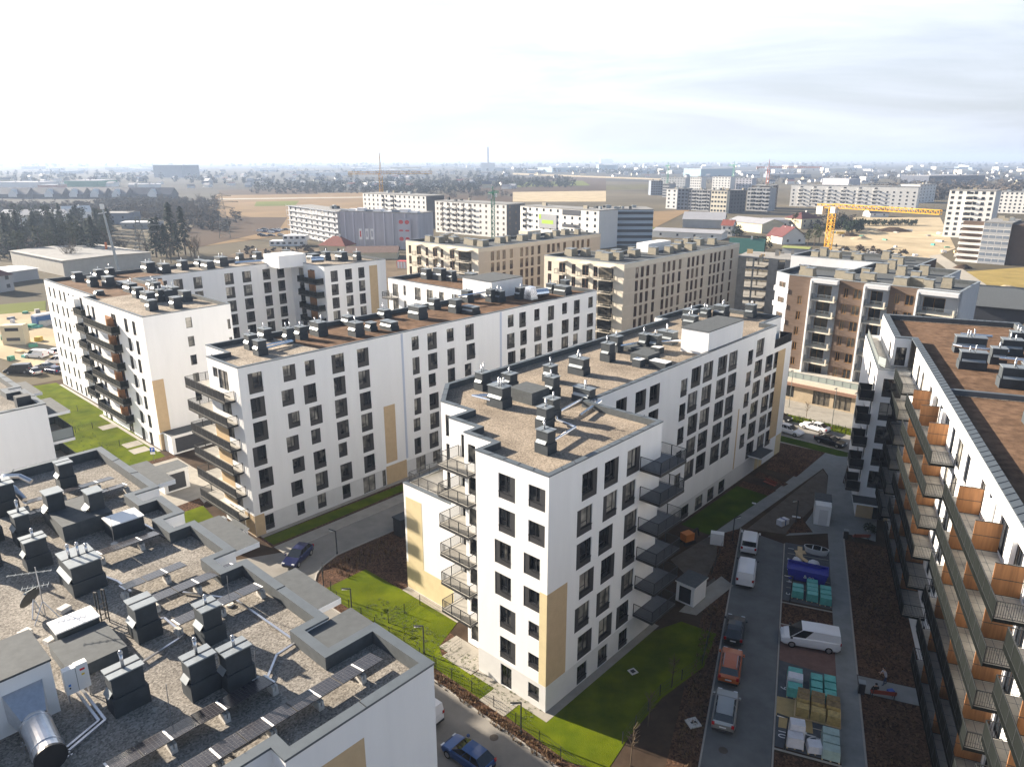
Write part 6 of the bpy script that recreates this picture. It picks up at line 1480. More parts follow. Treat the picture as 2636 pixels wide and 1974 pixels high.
# brushwood and far woods: masses nobody could count
def wood(label,areas,n,h,m,seed,sz=1.6,per=14):
    b=MB(); rs=random.Random(seed)
    for i in range(n):
        x0,x1,y0,y1=rs.choice(areas); P=at(rs.uniform(x0,x1),rs.uniform(y0,y1)); hh=h*rs.uniform(.6,1.2)
        for j in range(2): clump(b,(P.x+rs.uniform(-2,2),P.y,hh*(.35+.35*j)),hh*.42,per,rs,0,sz)
    o=b.ob('wood',[m]); o['kind']='stuff'; tag(o,label,'woodland')
M_FW=mat('far_brown_wood',(0.075,0.062,0.05),.95,var=.4,scale=.05,spec=.05); M_FWG=mat('far_dark_wood',(0.030,0.038,0.03),.95,var=.4,scale=.05,spec=.05)
wood('brown leafless wood behind the white houses on the left',[(0,300,532,566),(250,480,522,560),(300,560,520,570)],900,6.5,M_FW,31,1.2)
wood('dark woods on the middle plain before the horizon',[(660,1000,470,497),(980,1230,470,500),(1230,1480,462,484)],520,10,M_FWG,32,1.8)
wood('distant dark tree belts across the plain',[(0,660,444,474),(660,1320,440,470),(1560,1760,436,450),(1320,1560,438,446)],520,11,M_FWG,33,3.2,9)
wood('brown distant woods at right of the plain',[(1976,2636,440,472),(2300,2636,470,500),(2200,2480,490,515)],420,10,M_FW,34,2.8,9)
wood('tree line along the horizon',[(0,2636,418,430)],420,14,M_FWG,35,9,7)
wood('brown brush between the conifers of the left grove',[(-20,300,590,672)],260,3.5,M_FW,38,.6)
wood('leafless copses on the middle plain and along the field edges',[(430,620,555,600),(1000,1320,498,512),(640,1000,492,500),(1180,1320,470,484),(1700,2000,466,476),(2040,2200,566,590)],420,5.5,M_FW,39,1.0)
wood('low scrub on the dry ground beside the beige blocks',[(620,860,640,700),(2150,2330,640,690)],130,2,M_FW,36,.7)
# young street trees with bare twigs in the estate
def sapling(P,h,label):
    t=thing('young_tree',label,'tree',(P[0],P[1],0),0,None); rs=random.Random(int(P[0]*10)); q=MB(); q.cyl((0,0,0),(.05,0,h*.55),.055,5,r2=.04); q.ob('trunk',M_TWIG,t); q=MB(); q.cyl((.05,0,h*.5),(.08,0,h),.035,4,r2=.012)
    for i in range(30):
        z=h*rs.uniform(.45,.9); a=rs.uniform(0,6.28); q.cyl((.06,0,z),(.06+.5*math.cos(a),.5*math.sin(a),z+rs.uniform(.3,.6)),.022,3,r2=.012)
    q.ob('crown',M_TWIG,t)
sapling((8.8,42.9),3.7,'bare sapling in the sunlit mulch at the bottom edge'); sapling((10.8,46.8),3.2,'bare sapling in the dark mulch strip left of the silver car'); sapling((13.6,51.2),3.0,'bare sapling in the dark mulch strip behind the lawn')
sapling((50.5,116.9),3.5,'bare sapling on the verge left of the white sedan'); sapling(G(83,3)[:2],3.4,'bare sapling on the verge right of the white sedan')

# ================================================================== VEHICLES
M_GL = mat('car_glass',(0.015,0.018,0.022),.05,spec=.8)
M_TYRE=M_BLACK; M_RIM=mat('alloy_rim',(0.4,0.4,0.42),.35,metal=.7)
M_HL=mat('headlight_lens',(0.7,0.72,0.75),.1); M_TL=mat('tail_light_lens',(0.35,0.01,0.01),.2); M_PLATE=mat('number_plate',(0.75,0.75,0.75),.4); M_TRIM=mat('black_trim',(0.02,0.02,0.022),.5)
def paint(n,c,metal=.3): return mat('car_paint_'+n,c,.28,metal=metal,coat=.6)
SHAPES = {  # x along the car from rear 0 to front 1: lower-body top line, then greenhouse (x rear base, rear top, front top, front base), heights as share of H
 'hatch': dict(L=4.25,W=1.78,H=1.48,top=[(0,.60),(.03,.66),(.30,.66),(.68,.64),(.75,.62),(.95,.52),(1,.40)],gh=(.02,.16,.52,.74)),
 'sedan': dict(L=4.7,W=1.82,H=1.44,top=[(0,.55),(.02,.66),(.20,.68),(.68,.64),(.74,.62),(.95,.52),(1,.40)],gh=(.10,.27,.52,.74)),
 'suv': dict(L=4.45,W=1.85,H=1.66,top=[(0,.55),(.02,.63),(.30,.63),(.70,.62),(.76,.61),(.95,.54),(1,.40)],gh=(.01,.10,.55,.75)),
 'mpv': dict(L=4.6,W=1.83,H=1.82,top=[(0,.55),(.01,.58),(.30,.58),(.76,.56),(.82,.55),(.96,.46),(1,.34)],gh=(.005,.05,.60,.84)),
 'van': dict(L=5.1,W=1.95,H=1.95,top=[(0,.60),(.01,.60),(.30,.60),(.78,.56),(.83,.55),(.96,.46),(1,.34)],gh=(.0,.025,.66,.86)),
}
CARM = {}
def car_meshes(shape,pm,roof_bars=False):
    key=(shape,pm.name,roof_bars)
    if key in CARM: return CARM[key]
    S_=SHAPES[shape]; L_,W_,H_=S_['L'],S_['W'],S_['H']; b=MB()
    xs=[0,.015,.05,.12,.2,.3,.42,.55,.68,.76,.86,.94,.985,1]
    def topz(x):
        T_=S_['top']
        for (a,za),(c,zc) in zip(T_[:-1],T_[1:]):
            if a<=x<=c: return H_*(za+(zc-za)*(x-a)/(c-a))
        return H_*T_[-1][1]
    def half(x):
        e=min(x,1-x); return W_/2*(1-.16*max(0,1-e/.12)**2)
    secs=[]
    for x in xs:
        h=half(x); zt=topz(x); zb=.24+(.10 if x<.02 or x>.98 else 0)
        secs.append([(x*L_,y,z) for y,z in ((-h*.92,zb),(-h,zb+.14),(-h*1.0,zt*.62),(-h*.965,zt-.07),(-h*.88,zt),(h*.88,zt),(h*.965,zt-.07),(h*1.0,zt*.62),(h,zb+.14),(h*.92,zb))])
    n=len(secs[0])
    for s0,s1 in zip(secs[:-1],secs[1:]):
        for k in range(n): b.poly([s0[k],s1[k],s1[(k+1)%n],s0[(k+1)%n]][::-1],0)
    b.poly(secs[0],0); b.poly(secs[-1][::-1],0)
    g0,g1,g2,g3=[v*L_ for v in S_['gh']]; zt=H_
    def bz(x): return topz(x/L_)-.01
    hb=W_/2*.86; ht=W_/2*(.80 if shape in('van','mpv') else .68)
    Bp=[(g0,-hb,bz(g0)),(g3,-hb,bz(g3)),(g3,hb,bz(g3)),(g0,hb,bz(g0))]; Tp=[(g1,-ht,zt-.06),(g2,-ht,zt-.05),(g2,ht,zt-.05),(g1,ht,zt-.06)]
    # roof, slightly domed
    mx=(g1+g2)/2
    R=[(g1,-ht,zt-.06),(mx,-ht,zt-.02),(g2,-ht,zt-.05)]; R2=[(x,-y*.0,z+.035) for x,y,z in R]; R3=[(x,-y,z) for x,y,z in R]
    for A_,B_ in ((R,R2),(R2,R3)):
        for i in range(2): b.poly([A_[i],A_[i+1],B_[i+1],B_[i]],0)
    # pillars and side panels
    gl=MB()
    def lerp(p,q,t): return tuple(p[i]+(q[i]-p[i])*t for i in range(3))
    for s in (0,1):
        b0,b1=(Bp[0],Bp[1]) if s==0 else (Bp[3],Bp[2]); t0,t1=(Tp[0],Tp[1]) if s==0 else (Tp[3],Tp[2])
        panes = [(.03,.36),(.39,.66),(.69,.97)] if shape!='van' else [(.70,.97)]
        u=0
        for a_,c_ in panes+[(1,1)]:
            q=[lerp(b0,b1,u),lerp(b0,b1,a_),lerp(t0,t1,a_),lerp(t0,t1,u)]; b.poly(q if s==0 else q[::-1],0)
            if a_<1:
                q=[lerp(b0,b1,a_),lerp(b0,b1,c_),lerp(t0,t1,c_),lerp(t0,t1,a_)]; gl.poly(q if s==0 else q[::-1])
            u=c_
    gl.poly([Bp[1],Bp[2],Tp[2],Tp[1]]); 
    if shape=='van': b.poly([Bp[3],Bp[0],Tp[0],Tp[3]],0)
    else:
        q=[Bp[3],Bp[0],Tp[0],Tp[3]]; lo=[lerp(q[0],q[3],.25),lerp(q[1],q[2],.25),q[2],q[3]] if shape in('mpv','suv') else q
        gl.poly(lo)
        if lo is not q: b.poly([q[0],q[1],lo[1],lo[0]],0)
    if roof_bars:
        for y in (-ht*.88,ht*.88): b.bar((g1+.15,y,zt+.03),(g2-.2,y,zt+.03),.05,.05,1)
    b.box(-.03,.1,-W_*.42,W_*.42,.30,.48,2); b.box(L_-.12,L_+.02,-W_*.36,W_*.36,.28,.42,2)
    for y in (-1,1): b.box(g3-.25,g3-.05,y*(W_/2+.09)-.09,y*(W_/2+.09)+.09,bz(g3)+.04,bz(g3)+.2,0 if shape!='van' else 2)
    wl=MB(); wl.cyl((0,-.11,0),(0,.11,0),.33,18); rm=MB(); rm.cyl((0,-.118,0),(0,.118,0),.21,12)
    hl=MB(); hl.box(-.10,.03,-.17,.17,-.07,.07); tl=MB(); tl.box(-.03,.05,-.11,.11,-.14,.14); pl=MB(); pl.box(-.02,0,-.26,.26,-.055,.055)
    r=dict(L=L_,W=W_,H=H_,body=b.mesh('body',[pm,M_CAP,M_TRIM]),glass=gl.mesh('window_glass',[M_GL]),tyre=wl.mesh('wheel',[M_TYRE]),rim=rm.mesh('rim',[M_RIM]),hl=hl.mesh('headlight',[M_HL]),tl=tl.mesh('tail_light',[M_TL]),pl=pl.mesh('number_plate',[M_PLATE]),belt=topz(.99),rear=topz(.01))
    CARM[key]=r; return r
def car(label,P,ang,shape,pm,name='car',cat='car',group=None,bars=False):
    m=car_meshes(shape,pm,bars); L_,W_=m['L'],m['W']
    t=thing(name,label,cat,(P[0],P[1],.03),ang,group); o=-L_/2
    link('body',m['body'],t,(o,0,0)); link('window_glass',m['glass'],t,(o,0,0))
    for x in (.19,.81):
        for y in (-1,1):
            w=link('wheel',m['tyre'],t,(o+x*L_,y*(W_/2-.10),.33)); link('rim',m['rim'],w)
    for y in (-1,1):
        link('headlight',m['hl'],t,(o+L_*.985,y*W_*.34,m['belt']+.02)); link('tail_light',m['tl'],t,(o+.02,y*W_*.40,m['rear']-.08))
    link('number_plate',m['pl'],t,(o-.005,0,m['rear']*.72))
    return t
white=paint('white',(.75,.75,.77),0.0); silver=paint('silver_beige',(.34,.33,.31),.6); orange=paint('orange',(.50,.105,.010),.1); black=paint('black',(.015,.017,.022),.4); navy=paint('navy',(.012,.018,.09),.4); blue=paint('blue',(.02,.07,.22),.4)
car('dark blue hatchback turning on the street left of the middle block',(-24.0,71.7),rad(-105),'hatch',navy)
car('blue hatchback on the street at the bottom edge',(-3.3,43.4),rad(140),'hatch',blue)
car('white van half hidden behind the foreground block corner',(-7.9,48.2),rad(140),'van',white,'van','van')
car('dark hatchback parked first of three along the mulch strip',GC(14.0,15.0)[:2],CA,'hatch',black)
car('orange suv parked between the dark and the silver car',GC(8.5,14.9)[:2],CA,'suv',orange,bars=True)
car('silver estate suv with roof rails, nearest of the parked row',GC(2.8,14.8)[:2],CA,'suv',silver,bars=True)
car('white compact van with dark rear window by the court path',GC(31.4,14.8)[:2],CA,'mpv',white,'van','van')
car('white panel van with dull rear doors parked behind the compact van',GC(24.6,14.7)[:2],CA,'van',white,'van','van')
car('white delivery van parked across the red paved bay',GC(14.9,8.4)[:2],CA+rad(94),'van',white,'van','van')
SA=rad(-50)
car('dark hatchback parked at left on the far street',G(82.0-1.6,14.6)[:2],SA,'hatch',black); car('white sedan on the far street beside the verge',G(79.6,8.2)[:2],SA+rad(180),'sedan',white); car('white hatchback on the near side of the far street',G(75.2,10.6)[:2],SA,'hatch',white); car('black sedan on the near side of the far street',G(74.9,4.0)[:2],SA,'sedan',black); car('white hatchback cut off by the right block on the far street',G(75.2,-1.2)[:2],SA,'hatch',white)
for i,(x,y,pm,sh,lab) in enumerate(((300,410,silver,'sedan','silver car on the sandy yard at the left'),(385,370,silver,'sedan','second silver car on the sandy yard, beside the block'),(470,400,navy,'hatch','dark blue car closest to the block on the sandy yard'),(160,400,black,'van','dark van on the sandy yard at the left'),(320,270,white,'van','white pickup load on the sandy yard'),(465,240,white,'hatch','white car beside the left block corner'),(500,320,white,'mpv','white van car at the foot of the left block'))):
    P=at(*cc((0,840),x,y)); car(lab,P,rad(140+(i*37)%60),sh,pm)
rs=random.Random(8)
for i in range(16):
    P=at(*cc(cU,rs.uniform(10,260),rs.uniform(710,770))); car('car in the dark car park left of the site containers',P,rad(10+rs.uniform(-8,8)),rs.choice(('hatch','sedan')),rs.choice((black,navy,silver,white)),group='cars in the site car park')

# ================================================================== THINGS IN THE COURT
def bx(t,name,x0,x1,y0,y1,z0,z1,m,mt=None):
    q=MB(); q.box(x0,x1,y0,y1,z0,z1,0,mt=(1 if mt else None)); return q.ob(name,[m,mt] if mt else [m],t)
def shelter(label,a0,a1,b0,b1,h,door='b',wall=M_WHITE):
    t=thing('bin_shelter',label,'bin shelter',G(a0,b0),GA); w=a1-a0; d=b1-b0
    bx(t,'wall',0,w,0,d,0,h,wall); bx(t,'roof',-.12,w+.12,-.12,d+.12,h,h+.14,wall,M_FELT)
    q=MB()
    if door=='b': q.box(.5,w-.5,-.03,0,.25,h-.35)
    else: q.box(-.03,0,.35,d-.35,.2,h-.3)
    q.ob('louvre_door',mat('dark_louvre',(.03,.032,.04),.6,var=.3,scale=12,stretch=(.1,.1,1)),t)
    return t
shelter('low white shelter with wide dark door against the left block',3.1,10.4,76.2,79.0,2.9)
shelter('white shelter with dark louvre on the sunlit paving behind the foreground roof',-3.6,-.2,63.4,66.5,2.9)
t=shelter('white shelter with flat roof and little chimney at the near block corner',-4.9,-2.7,42.6,45.6,2.1); bx(t,'chimney',.1,.9,2.2,3.0,2.2,3.3,M_WHITE,M_CAP)
shelter('white box shelter with dark front beside the shaded lawn',21.1,23.6,-1.7,.3,2.2,'a')
t=thing('electric_kiosk','dark grey metal box with pitched top beside the street behind the middle block','kiosk',(-14.2,77.6,0),GA); bx(t,'body',0,2.6,-1.4,0,0,2.2,M_ANTH); bx(t,'roof',-.1,2.7,-1.5,.1,2.2,2.35,M_STACK)
t=thing('white_kiosk','small white kiosk with dark sunken roof between the paths','kiosk',GC(40.0,6.0),CA); bx(t,'wall',0,3.4,0,1.8,0,2.6,M_WHITE); bx(t,'roof',1.4,3.5,-.08,1.88,2.6,2.75,M_COPE,M_FELT); bx(t,'door',-.03,0,.3,1.3,.1,2.1,M_PLINTH)
t=thing('white_cabinet','white electrical cabinet at the start of the path','cabinet',(23.1,75.1,0),rad(-18)); bx(t,'body',0,1.5,0,.8,.1,1.5,M_WPAINT); bx(t,'base',.05,1.45,.05,.75,0,.1,M_BLOCK)
t=thing('mini_excavator','small orange machine under the shaded balconies','machine',(20.5,75.6,0),rad(30)); bx(t,'body',-.6,.7,-.5,.5,.4,1.3,mat('machine_orange',(.5,.16,.03),.5)); bx(t,'track',-.8,.8,-.65,-.4,0,.4,M_BLACK); bx(t,'track',-.8,.8,.4,.65,0,.4,M_BLACK); q=MB(); q.bar((.7,0,1.0),(1.6,0,1.5),.16,.16); q.bar((1.6,0,1.5),(1.9,0,.4),.14,.14); q.ob('arm',M_TRIM,t)
# wrapped pallets
M_TEAL=mat('teal_wrap',(0.10,0.40,0.36),.4,var=.2,scale=1.8,bump=.3); M_WRAPW=mat('white_wrap',(.66,.66,.7),.4,var=.1,scale=2,bump=.4); M_WRAPG=mat('greenish_clear_wrap',(.34,.45,.42),.35,var=.15,scale=2,bump=.3); M_SLATE=mat('grey_pack_side',(.16,.24,.24),.8)
def pallet(c1,c2,w1,w2,h,m,label,group,rz=0.0):
    t=thing('wrapped_pallet',label,'pallet',GC(c1,c2),CA+rz,group); q=MB()
    for y in (-w2/2+.06,0,w2/2-.06): q.box(-w1/2,w1/2,y-.05,y+.05,0,.12)
    q.ob('pallet_base',M_WOODP,t); q=MB(); q.frustum((0,0),w1*.98,w2*.98,w1*.94,w2*.95,.12,h*.5,0); q.frustum((0,0),w1*.94,w2*.95,w1*.88,w2*.9,h*.5,h,0); q.ob('wrapped_load',[m],t)
for col,(y,rows_) in enumerate(((9.5,(22.6,23.5)),(8.1,(22.5,23.3,24.1,24.9)),(6.85,(22.3,23.2,24.1)))):
    for i,x in enumerate(rows_): pallet(x,y,.78,1.15,.9,M_TEAL,'teal wrapped pallet in the block beyond the dark bed','teal pallets beyond the bed',.02)
for y,rows_,h in ((9.6,(7.3,8.3,9.3),1.0),(7.9,(7.2,8.2,9.2),.95),(6.85,(7.4,8.4,9.4),.95)):
    for i,x in enumerate(rows_):
        if (y,i)==(9.6,1): pallet(x,y,.9,1.3,1.25,M_WRAPW,'only white wrapped pallet amid the near teal pallets',None)
        else: pallet(x,y,.92,1.25 if y>9 else 1.0,h,M_TEAL,'teal wrapped pallet beside the sand coloured sheet','near teal pallets',.02)
pallet(2.4,9.4,.9,1.2,1.5,M_WRAPW,'tall white wrapped pallet, farther of two behind the wheelchair symbol',None,.1); pallet(1.5,9.5,.9,1.25,1.0,M_WRAPW,'lower white wrapped pallet in front of the tall white one',None,.1); pallet(1.5,8.1,.95,1.1,.7,M_WRAPW,'crumpled small white pallet between white and green ones',None,.2)
for x,lab in ((3.0,'pale green wrapped pallet, farthest of three by the pavement'),(2.1,'pale green wrapped pallet, middle of three by the pavement'),(1.2,'pale green wrapped pallet, nearest of three by the pavement')): pallet(x,6.95,.85,1.3,.95,M_WRAPG,lab,None)
M_YST=mat('yellow_wrapped_stone',(.46,.33,.12),.7,var=.35,scale=3,detail=8); M_YDK=mat('weathered_board_top',(.22,.15,.07),.85,var=.4,scale=3,detail=8)
t=thing('stone_stack','rust yellow stack of wrapped stone packs on the sand sheet','stack',GC(5.9,7.8),CA-.03)
bx(t,'bottom_board',-1.3,1.3,-1.75,1.75,.02,.14,M_WOODP)
for i,(x,y,w,d,h) in enumerate([(-.85,-1.15,.8,1.0,.95),(-.85,0,.8,1.15,.95),(-.85,1.15,.8,1.0,.95),(.05,-1.1,.8,1.1,1.15),(.05,.05,.8,1.05,1.15),(.05,1.15,.8,1.0,1.15),(.85,-1.1,.7,1.05,1.1),(.85,.05,.7,1.1,1.1),(.85,1.15,.7,1.0,1.1)]):
    q=MB(); q.frustum((x,y),w,d,w*.9,d*.92,.14,h,0,mt=(1 if i>2 else 0)); q.ob('stone_pack',[M_YST,M_YDK],t)
# blue dumpster with lettering
M_BLUED=mat('dumpster_blue',(.015,.022,.30),.5,var=.2,scale=1.5); t=thing('dumpster','blue steel skip container with white lettering on its side','skip container',GC(26.6,8.6),CA-.05)
q=MB(); prof=[(-1.75,.15),(1.75,.15),(2.0,1.35),(-2.0,1.35)]
for x0,x1 in ((-.95,.95),):
    P0=[(x0,y,z) for y,z in prof]; P1=[(x1,y,z) for y,z in prof]; q.poly(P0); q.poly(P1[::-1])
    for k in (0,1,3): q.poly([P0[k],P1[k],P1[(k+1)%4],P0[(k+1)%4]])
    q.poly([(x0,-1.95,1.1),(x1,-1.95,1.1),(x1,1.95,1.1),(x0,1.95,1.1)],0)
q.ob('tub',[M_BLUED],t)
q=MB(); q.bar((-.95,-2,1.35),(-.95,2,1.35),.1,.1); q.bar((.95,-2,1.35),(.95,2,1.35),.1,.1); q.bar((-.95,-2,1.35),(.95,-2,1.35),.1,.1); q.bar((-.95,2,1.35),(.95,2,1.35),.1,.1)
for y in (-1.2,-.4,.4,1.2): q.bar((-.99,y,.2),(-.99,y,1.3),.07,.09)
q.ob('rim_frame',M_BLUED,t)
cu=bpy.data.curves.new('t','FONT'); cu.body='& po'; cu.size=.55; cu.align_x='CENTER'; cu.align_y='CENTER'; o=bpy.data.objects.new('text',cu); COL.objects.link(o); bpy.context.view_layer.update(); me=bpy.data.meshes.new_from_object(o.evaluated_get(bpy.context.evaluated_depsgraph_get())); bpy.data.objects.remove(o); me.materials.clear(); me.materials.append(M_WPAINT)
o=link('lettering',me,t,(-1.05,-.2,.8)); o.rotation_euler=(rad(90),0,rad(-90))
# rubble: white tub, boards, bags
t=thing('white_tub','white open tub with dark inside standing at the far end of the bays','tub',GC(32.6,7.6),CA-.12)
q=MB(); N=16; o_=[(.62*math.sin(2*math.pi*k/N),1.35*math.cos(2*math.pi*k/N)) for k in range(N)]
for k in range(N):
    a,b_=o_[k],o_[(k+1)%N]; q.poly([(a[0]*.75,a[1]*.85,.05),(b_[0]*.75,b_[1]*.85,.05),(*b_,.75),(*a,.75)][::-1]); q.poly([(a[0]*.7,a[1]*.8,.12),(b_[0]*.7,b_[1]*.8,.12),(b_[0]*.92,b_[1]*.94,.75),(a[0]*.92,a[1]*.94,.75)],1); q.poly([(*a,.75),(*b_,.75),(b_[0]*.92,b_[1]*.94,.75),(a[0]*.92,a[1]*.94,.75)],0)
q.poly([(x*.7,y*.8,.14) for x,y in o_][::-1],1); q.ob('shell',[M_WPAINT,M_BLACK],t); q=MB()
for y in (-.5,.4): q.box(-.55,.55,y-.04,y+.04,.6,.72)
q.ob('cross_rib',M_WPAINT,t)
t=thing('board_pile','pale timber boards leaning on white sacks near bay two','timber',GC(30.4,8.9),CA); q=MB(); q.bar((-1.0,.3,.1),(1.3,.5,1.0),.5,.06); q.bar((-.6,-.4,.3),(-.4,.9,.9),.6,.06); q.bar((1.6,.9,.05),(1.9,-.2,.1),.7,.06); q.ob('board',M_WOODP,t)
for i,(x,y,s,lab) in enumerate(((29.4,7.9,.62,'white builder sack between boards and blue skip, right one'),(29.7,9.6,.5,'white builder sack left of the timber boards'))):
    rs=random.Random(i); b=bmesh.new(); bmesh.ops.create_icosphere(b,subdivisions=3,radius=s)
    for v in b.verts: v.co*=1+rs.uniform(-.07,.07); v.co.z=max(-.3,v.co.z*.85)
    me=bpy.data.meshes.new('builder_sack'); b.to_mesh(me); b.free(); me.materials.append(M_WRAPW); me.polygons.foreach_set('use_smooth',[True]*len(me.polygons)); o=link('builder_sack',me,None,GC(x,y,.3)); tag(o,lab,'sack')
P=at(*cc((1700,1200),1050,500)); t=thing('sack_pair','two white strapped sacks on the grit triangle','sacks',(P.x,P.y,0),.6)
bx(t,'sack',-.7,.0,-.4,.4,.03,.75,M_WRAPW); bx(t,'sack',.05,.75,-.4,.4,.03,.7,M_WRAPW); bx(t,'strap',-.06,.1,-.43,.43,.03,.78,mat('blue_strap',(.03,.08,.25),.6))
P=at(*cc((1700,1200),1170,440)); o=MB(); o.box(-.5,.5,-.15,.15,.035,.12); tag(o.ob('insulation_board',M_WRAPW,None,None,False,(P.x,P.y,0),-.4),'small white board lying on the grit triangle','board')
P=at(*cc((1700,1200),805,322)); o=MB(); o.box(-.25,.25,-.12,.12,.035,.12); tag(o.ob('paper_scrap',M_WRAPW,None,None,False,(P.x,P.y,0),-.4),'small white scrap on the edge of the shaded lawn','litter')
P=at(*cc((1700,1479),280,1280)); t=thing('drain_cover','pale square drain cover with two holes in the dark mulch','drain cover',(P.x,P.y,.03),.3); bx(t,'slab',-.5,.5,-.5,.5,0,.1,M_BLOCK); bx(t,'hole',-.2,.0,-.1,.1,.101,.106,M_BLACK); bx(t,'hole',.1,.3,-.1,.1,.101,.106,M_BLACK)
P=at(*cc((1100,1479),1770,835)); t=thing('drain_cover','small square frame cover in the shaded lawn','drain cover',(P.x,P.y,.03),.5); bx(t,'frame',-.35,.35,-.35,.35,0,.05,M_BLOCK); bx(t,'lid',-.2,.2,-.2,.2,.051,.056,M_BLACK)
for i,(o_,x,y,lab) in enumerate((((1700,1479),540,1510,'round drain lid on the parking road near the silver car'),((560,1200),745,1080,'drain lid on the sunlit street'),((1100,1479),575,1400,'pale drain lid on the street behind the blue car'))):
    P=at(*cc(o_,x,y)); q=MB(); q.cyl((0,0,0),(0,0,.024),.35,18); tag(q.ob('manhole_cover',M_GRITS,None,None,False,(P.x,P.y,0)),lab,'manhole cover')
# lamps
def lamp(P,ang,label):
    t=thing('path_lamp',label,'lamp',(P[0],P[1],0),ang); q=MB(); q.cyl((0,0,0),(0,0,3.0),.06,8); q.cyl((0,0,0),(0,0,.35),.09,8); q.ob('post',M_RAIL,t); q=MB(); q.bar((0,0,2.97),(.85,0,3.08),.14,.07,0); q.box(.25,.8,-.06,.06,2.92,2.975,1); q.ob('lamp_head',[M_RAIL,M_WPAINT],t)
lamp((-19.9,72.9),rad(160),'dark path lamp beside the street, behind the mulch corner'); lamp((-19.5,65.3),rad(100),'dark path lamp at the lawn tip by the street bend'); lamp((-15.8,61.5),rad(190),'dark path lamp by the fence left of the middle block lawn'); lamp((-8.0,55.6),rad(190),'dark path lamp by the fence beyond the foreground block corner'); lamp((.7,46.0),rad(190),'dark path lamp at the bottom beside the fence'); lamp(GC(21.4,10.2)[:2],rad(160),'dark path lamp beside the teal pallets'); lamp(GC(.8,10.2)[:2],rad(160),'dark path lamp beside the white pallets'); lamp((26.0,76.0),rad(20),'dark path lamp beside the compact van'); lamp((35.2,80.6),rad(200),'dark path lamp on the grit triangle'); lamp((32.5,96.2),rad(0),'dark path lamp by the shaded entrance bed')

for a,b,lab in ((82.5,6.5,'slim street lamp behind the white sedan'),(82.2,3.2,'slim street lamp right of the white sedan'),(88,16,'slim street lamp by the shops')):
    t=thing('street_lamp',lab,'lamp',G(a,b),GA); q=MB(); q.cyl((0,0,0),(0,0,7),.07,8,r2=.05); q.ob('post',M_GALVD,t); q=MB(); q.box(-.9,0,-.1,.1,6.95,7.05); q.ob('lamp_head',M_GALVD,t)
# fences
def fence(label,pts,h=1.1,step=2.4):
    t=thing('garden_fence',label,'fence',(pts[0][0],pts[0][1],0)); o_=Vector(pts[0]); w=MB()
    for p,q_ in zip(pts[:-1],pts[1:]):
        p=Vector(p)-o_; q_=Vector(q_)-o_; L_=(q_-p).length; n=max(1,round(L_/step))
        for i in range(n):
            c=p.lerp(q_,i/n); m=MB(); m.box(c.x-.03,c.x+.03,c.y-.03,c.y+.03,0,h+.05); m.ob('post',M_RAIL,t)
        for z in (.08,.4,.75,h): w.bar((p.x,p.y,z),(q_.x,q_.y,z),.012,.012)
        k=int(L_/.22)
        for i in range(k): c=p.lerp(q_,(i+.5)/k); w.bar((c.x,c.y,.05),(c.x,c.y,h),.006,.006)
    w.ob('wire_mesh',M_RAIL,t)
fence('thin dark wire fence between lawn and mulch along the street',[(-18.9,65.7),(-17.8,63.8),(-14.8,61.1),(-6.7,53.5),(-5.2,52.1),(-3.4,50.7),(-1.5,48.9),(.3,47.0),(2.1,45.1),(5.2,42.0)])
fence('thin dark wire fence across the sunlit lawn before the stepped wall',[(-12.0,60.2),(-9.3,63.2),(-7.0,61.0)]); fence('thin dark wire fence right of the shaded lawn',[(8.5,45.0),(12.4,50.2),(16.9,54.0),(19.1,59.3)]); fence('thin dark wire fence dividing the lawn near the patio',[(-6.9,53.9),(-4.6,56.6)]); 
fence('thin dark garden fence on the long lawn at left, near plot',[G(-9,85)[:2],G(1.5,86)[:2]]); fence('thin dark garden fence on the long lawn at left, far plot',[G(-9,97)[:2],G(1.5,97.6)[:2]]); fence('thin dark garden fence on the long lawn at left, last plot',[G(-9,109)[:2],G(2.6,109)[:2]])
fence('dark rail fence round the shaded bed below the balconies',[(18.6,65.4),(21.6,68.6),(24.3,74.2)])
# young plants in the mulch, dry ornamental grass: uncountable
def plants(label, area, n, seed, m, h=.45):
    b=MB(); rs=random.Random(seed)
    (x0,y0),(x1,y1),w=area
    d=Vector((x1-x0,y1-y0)); L_=d.length; d.normalize(); nn=Vector((-d.y,d.x))
    for i in range(n):
        c=Vector((x0,y0))+d*rs.uniform(0,L_)+nn*rs.uniform(-w,w)
        for k in range(7):
            a=rs.uniform(0,6.283); r=rs.uniform(.08,.24); hh=h*rs.uniform(.4,1.2); t=Vector((math.cos(a),math.sin(a)))
            b.poly([(c.x-t.y*.03,c.y+t.x*.03,.02),(c.x+t.y*.03,c.y-t.x*.03,.02),(c.x+t.x*r,c.y+t.y*r,hh)])
    o=b.ob('young_plants',[m]); o['kind']='stuff'; tag(o,label,'plants')
M_DRY=mat('dry_stems',(.16,.10,.05),.9,var=.4,scale=2); M_GRN=mat('green_tufts',(.06,.08,.02),.9,var=.4,scale=2)
plants('dry brown young plants in the mulch strip along the street',((3.5,42.8),(-15.5,61.0),.55),420,1,M_DRY); plants('dry shrubs in the mulch corner at the street bend',((-19.0,69.0),(-14.0,75.0),1.8),160,2,M_DRY,.6)
plants('young plants in the long bed before the right block',(GC(13,2),GC(36,2),1.9) if 0 else (GC(13,2)[:2],GC(36,2)[:2],1.9),260,3,M_DRY,.35); plants('young plants in the near bed before the right block',(GC(-20,2)[:2],GC(9,2)[:2],1.9),260,4,M_DRY,.35)
plants('low shrubs on the verge beside the far street',(G(82.4,-12)[:2],G(82.4,26)[:2],1.5),420,5,M_GRN,.7); plants('dry plants in the mulch left of the parked cars',(GC(-15,17.2)[:2],GC(18,17.2)[:2],.8),300,6,M_DRY,.4)
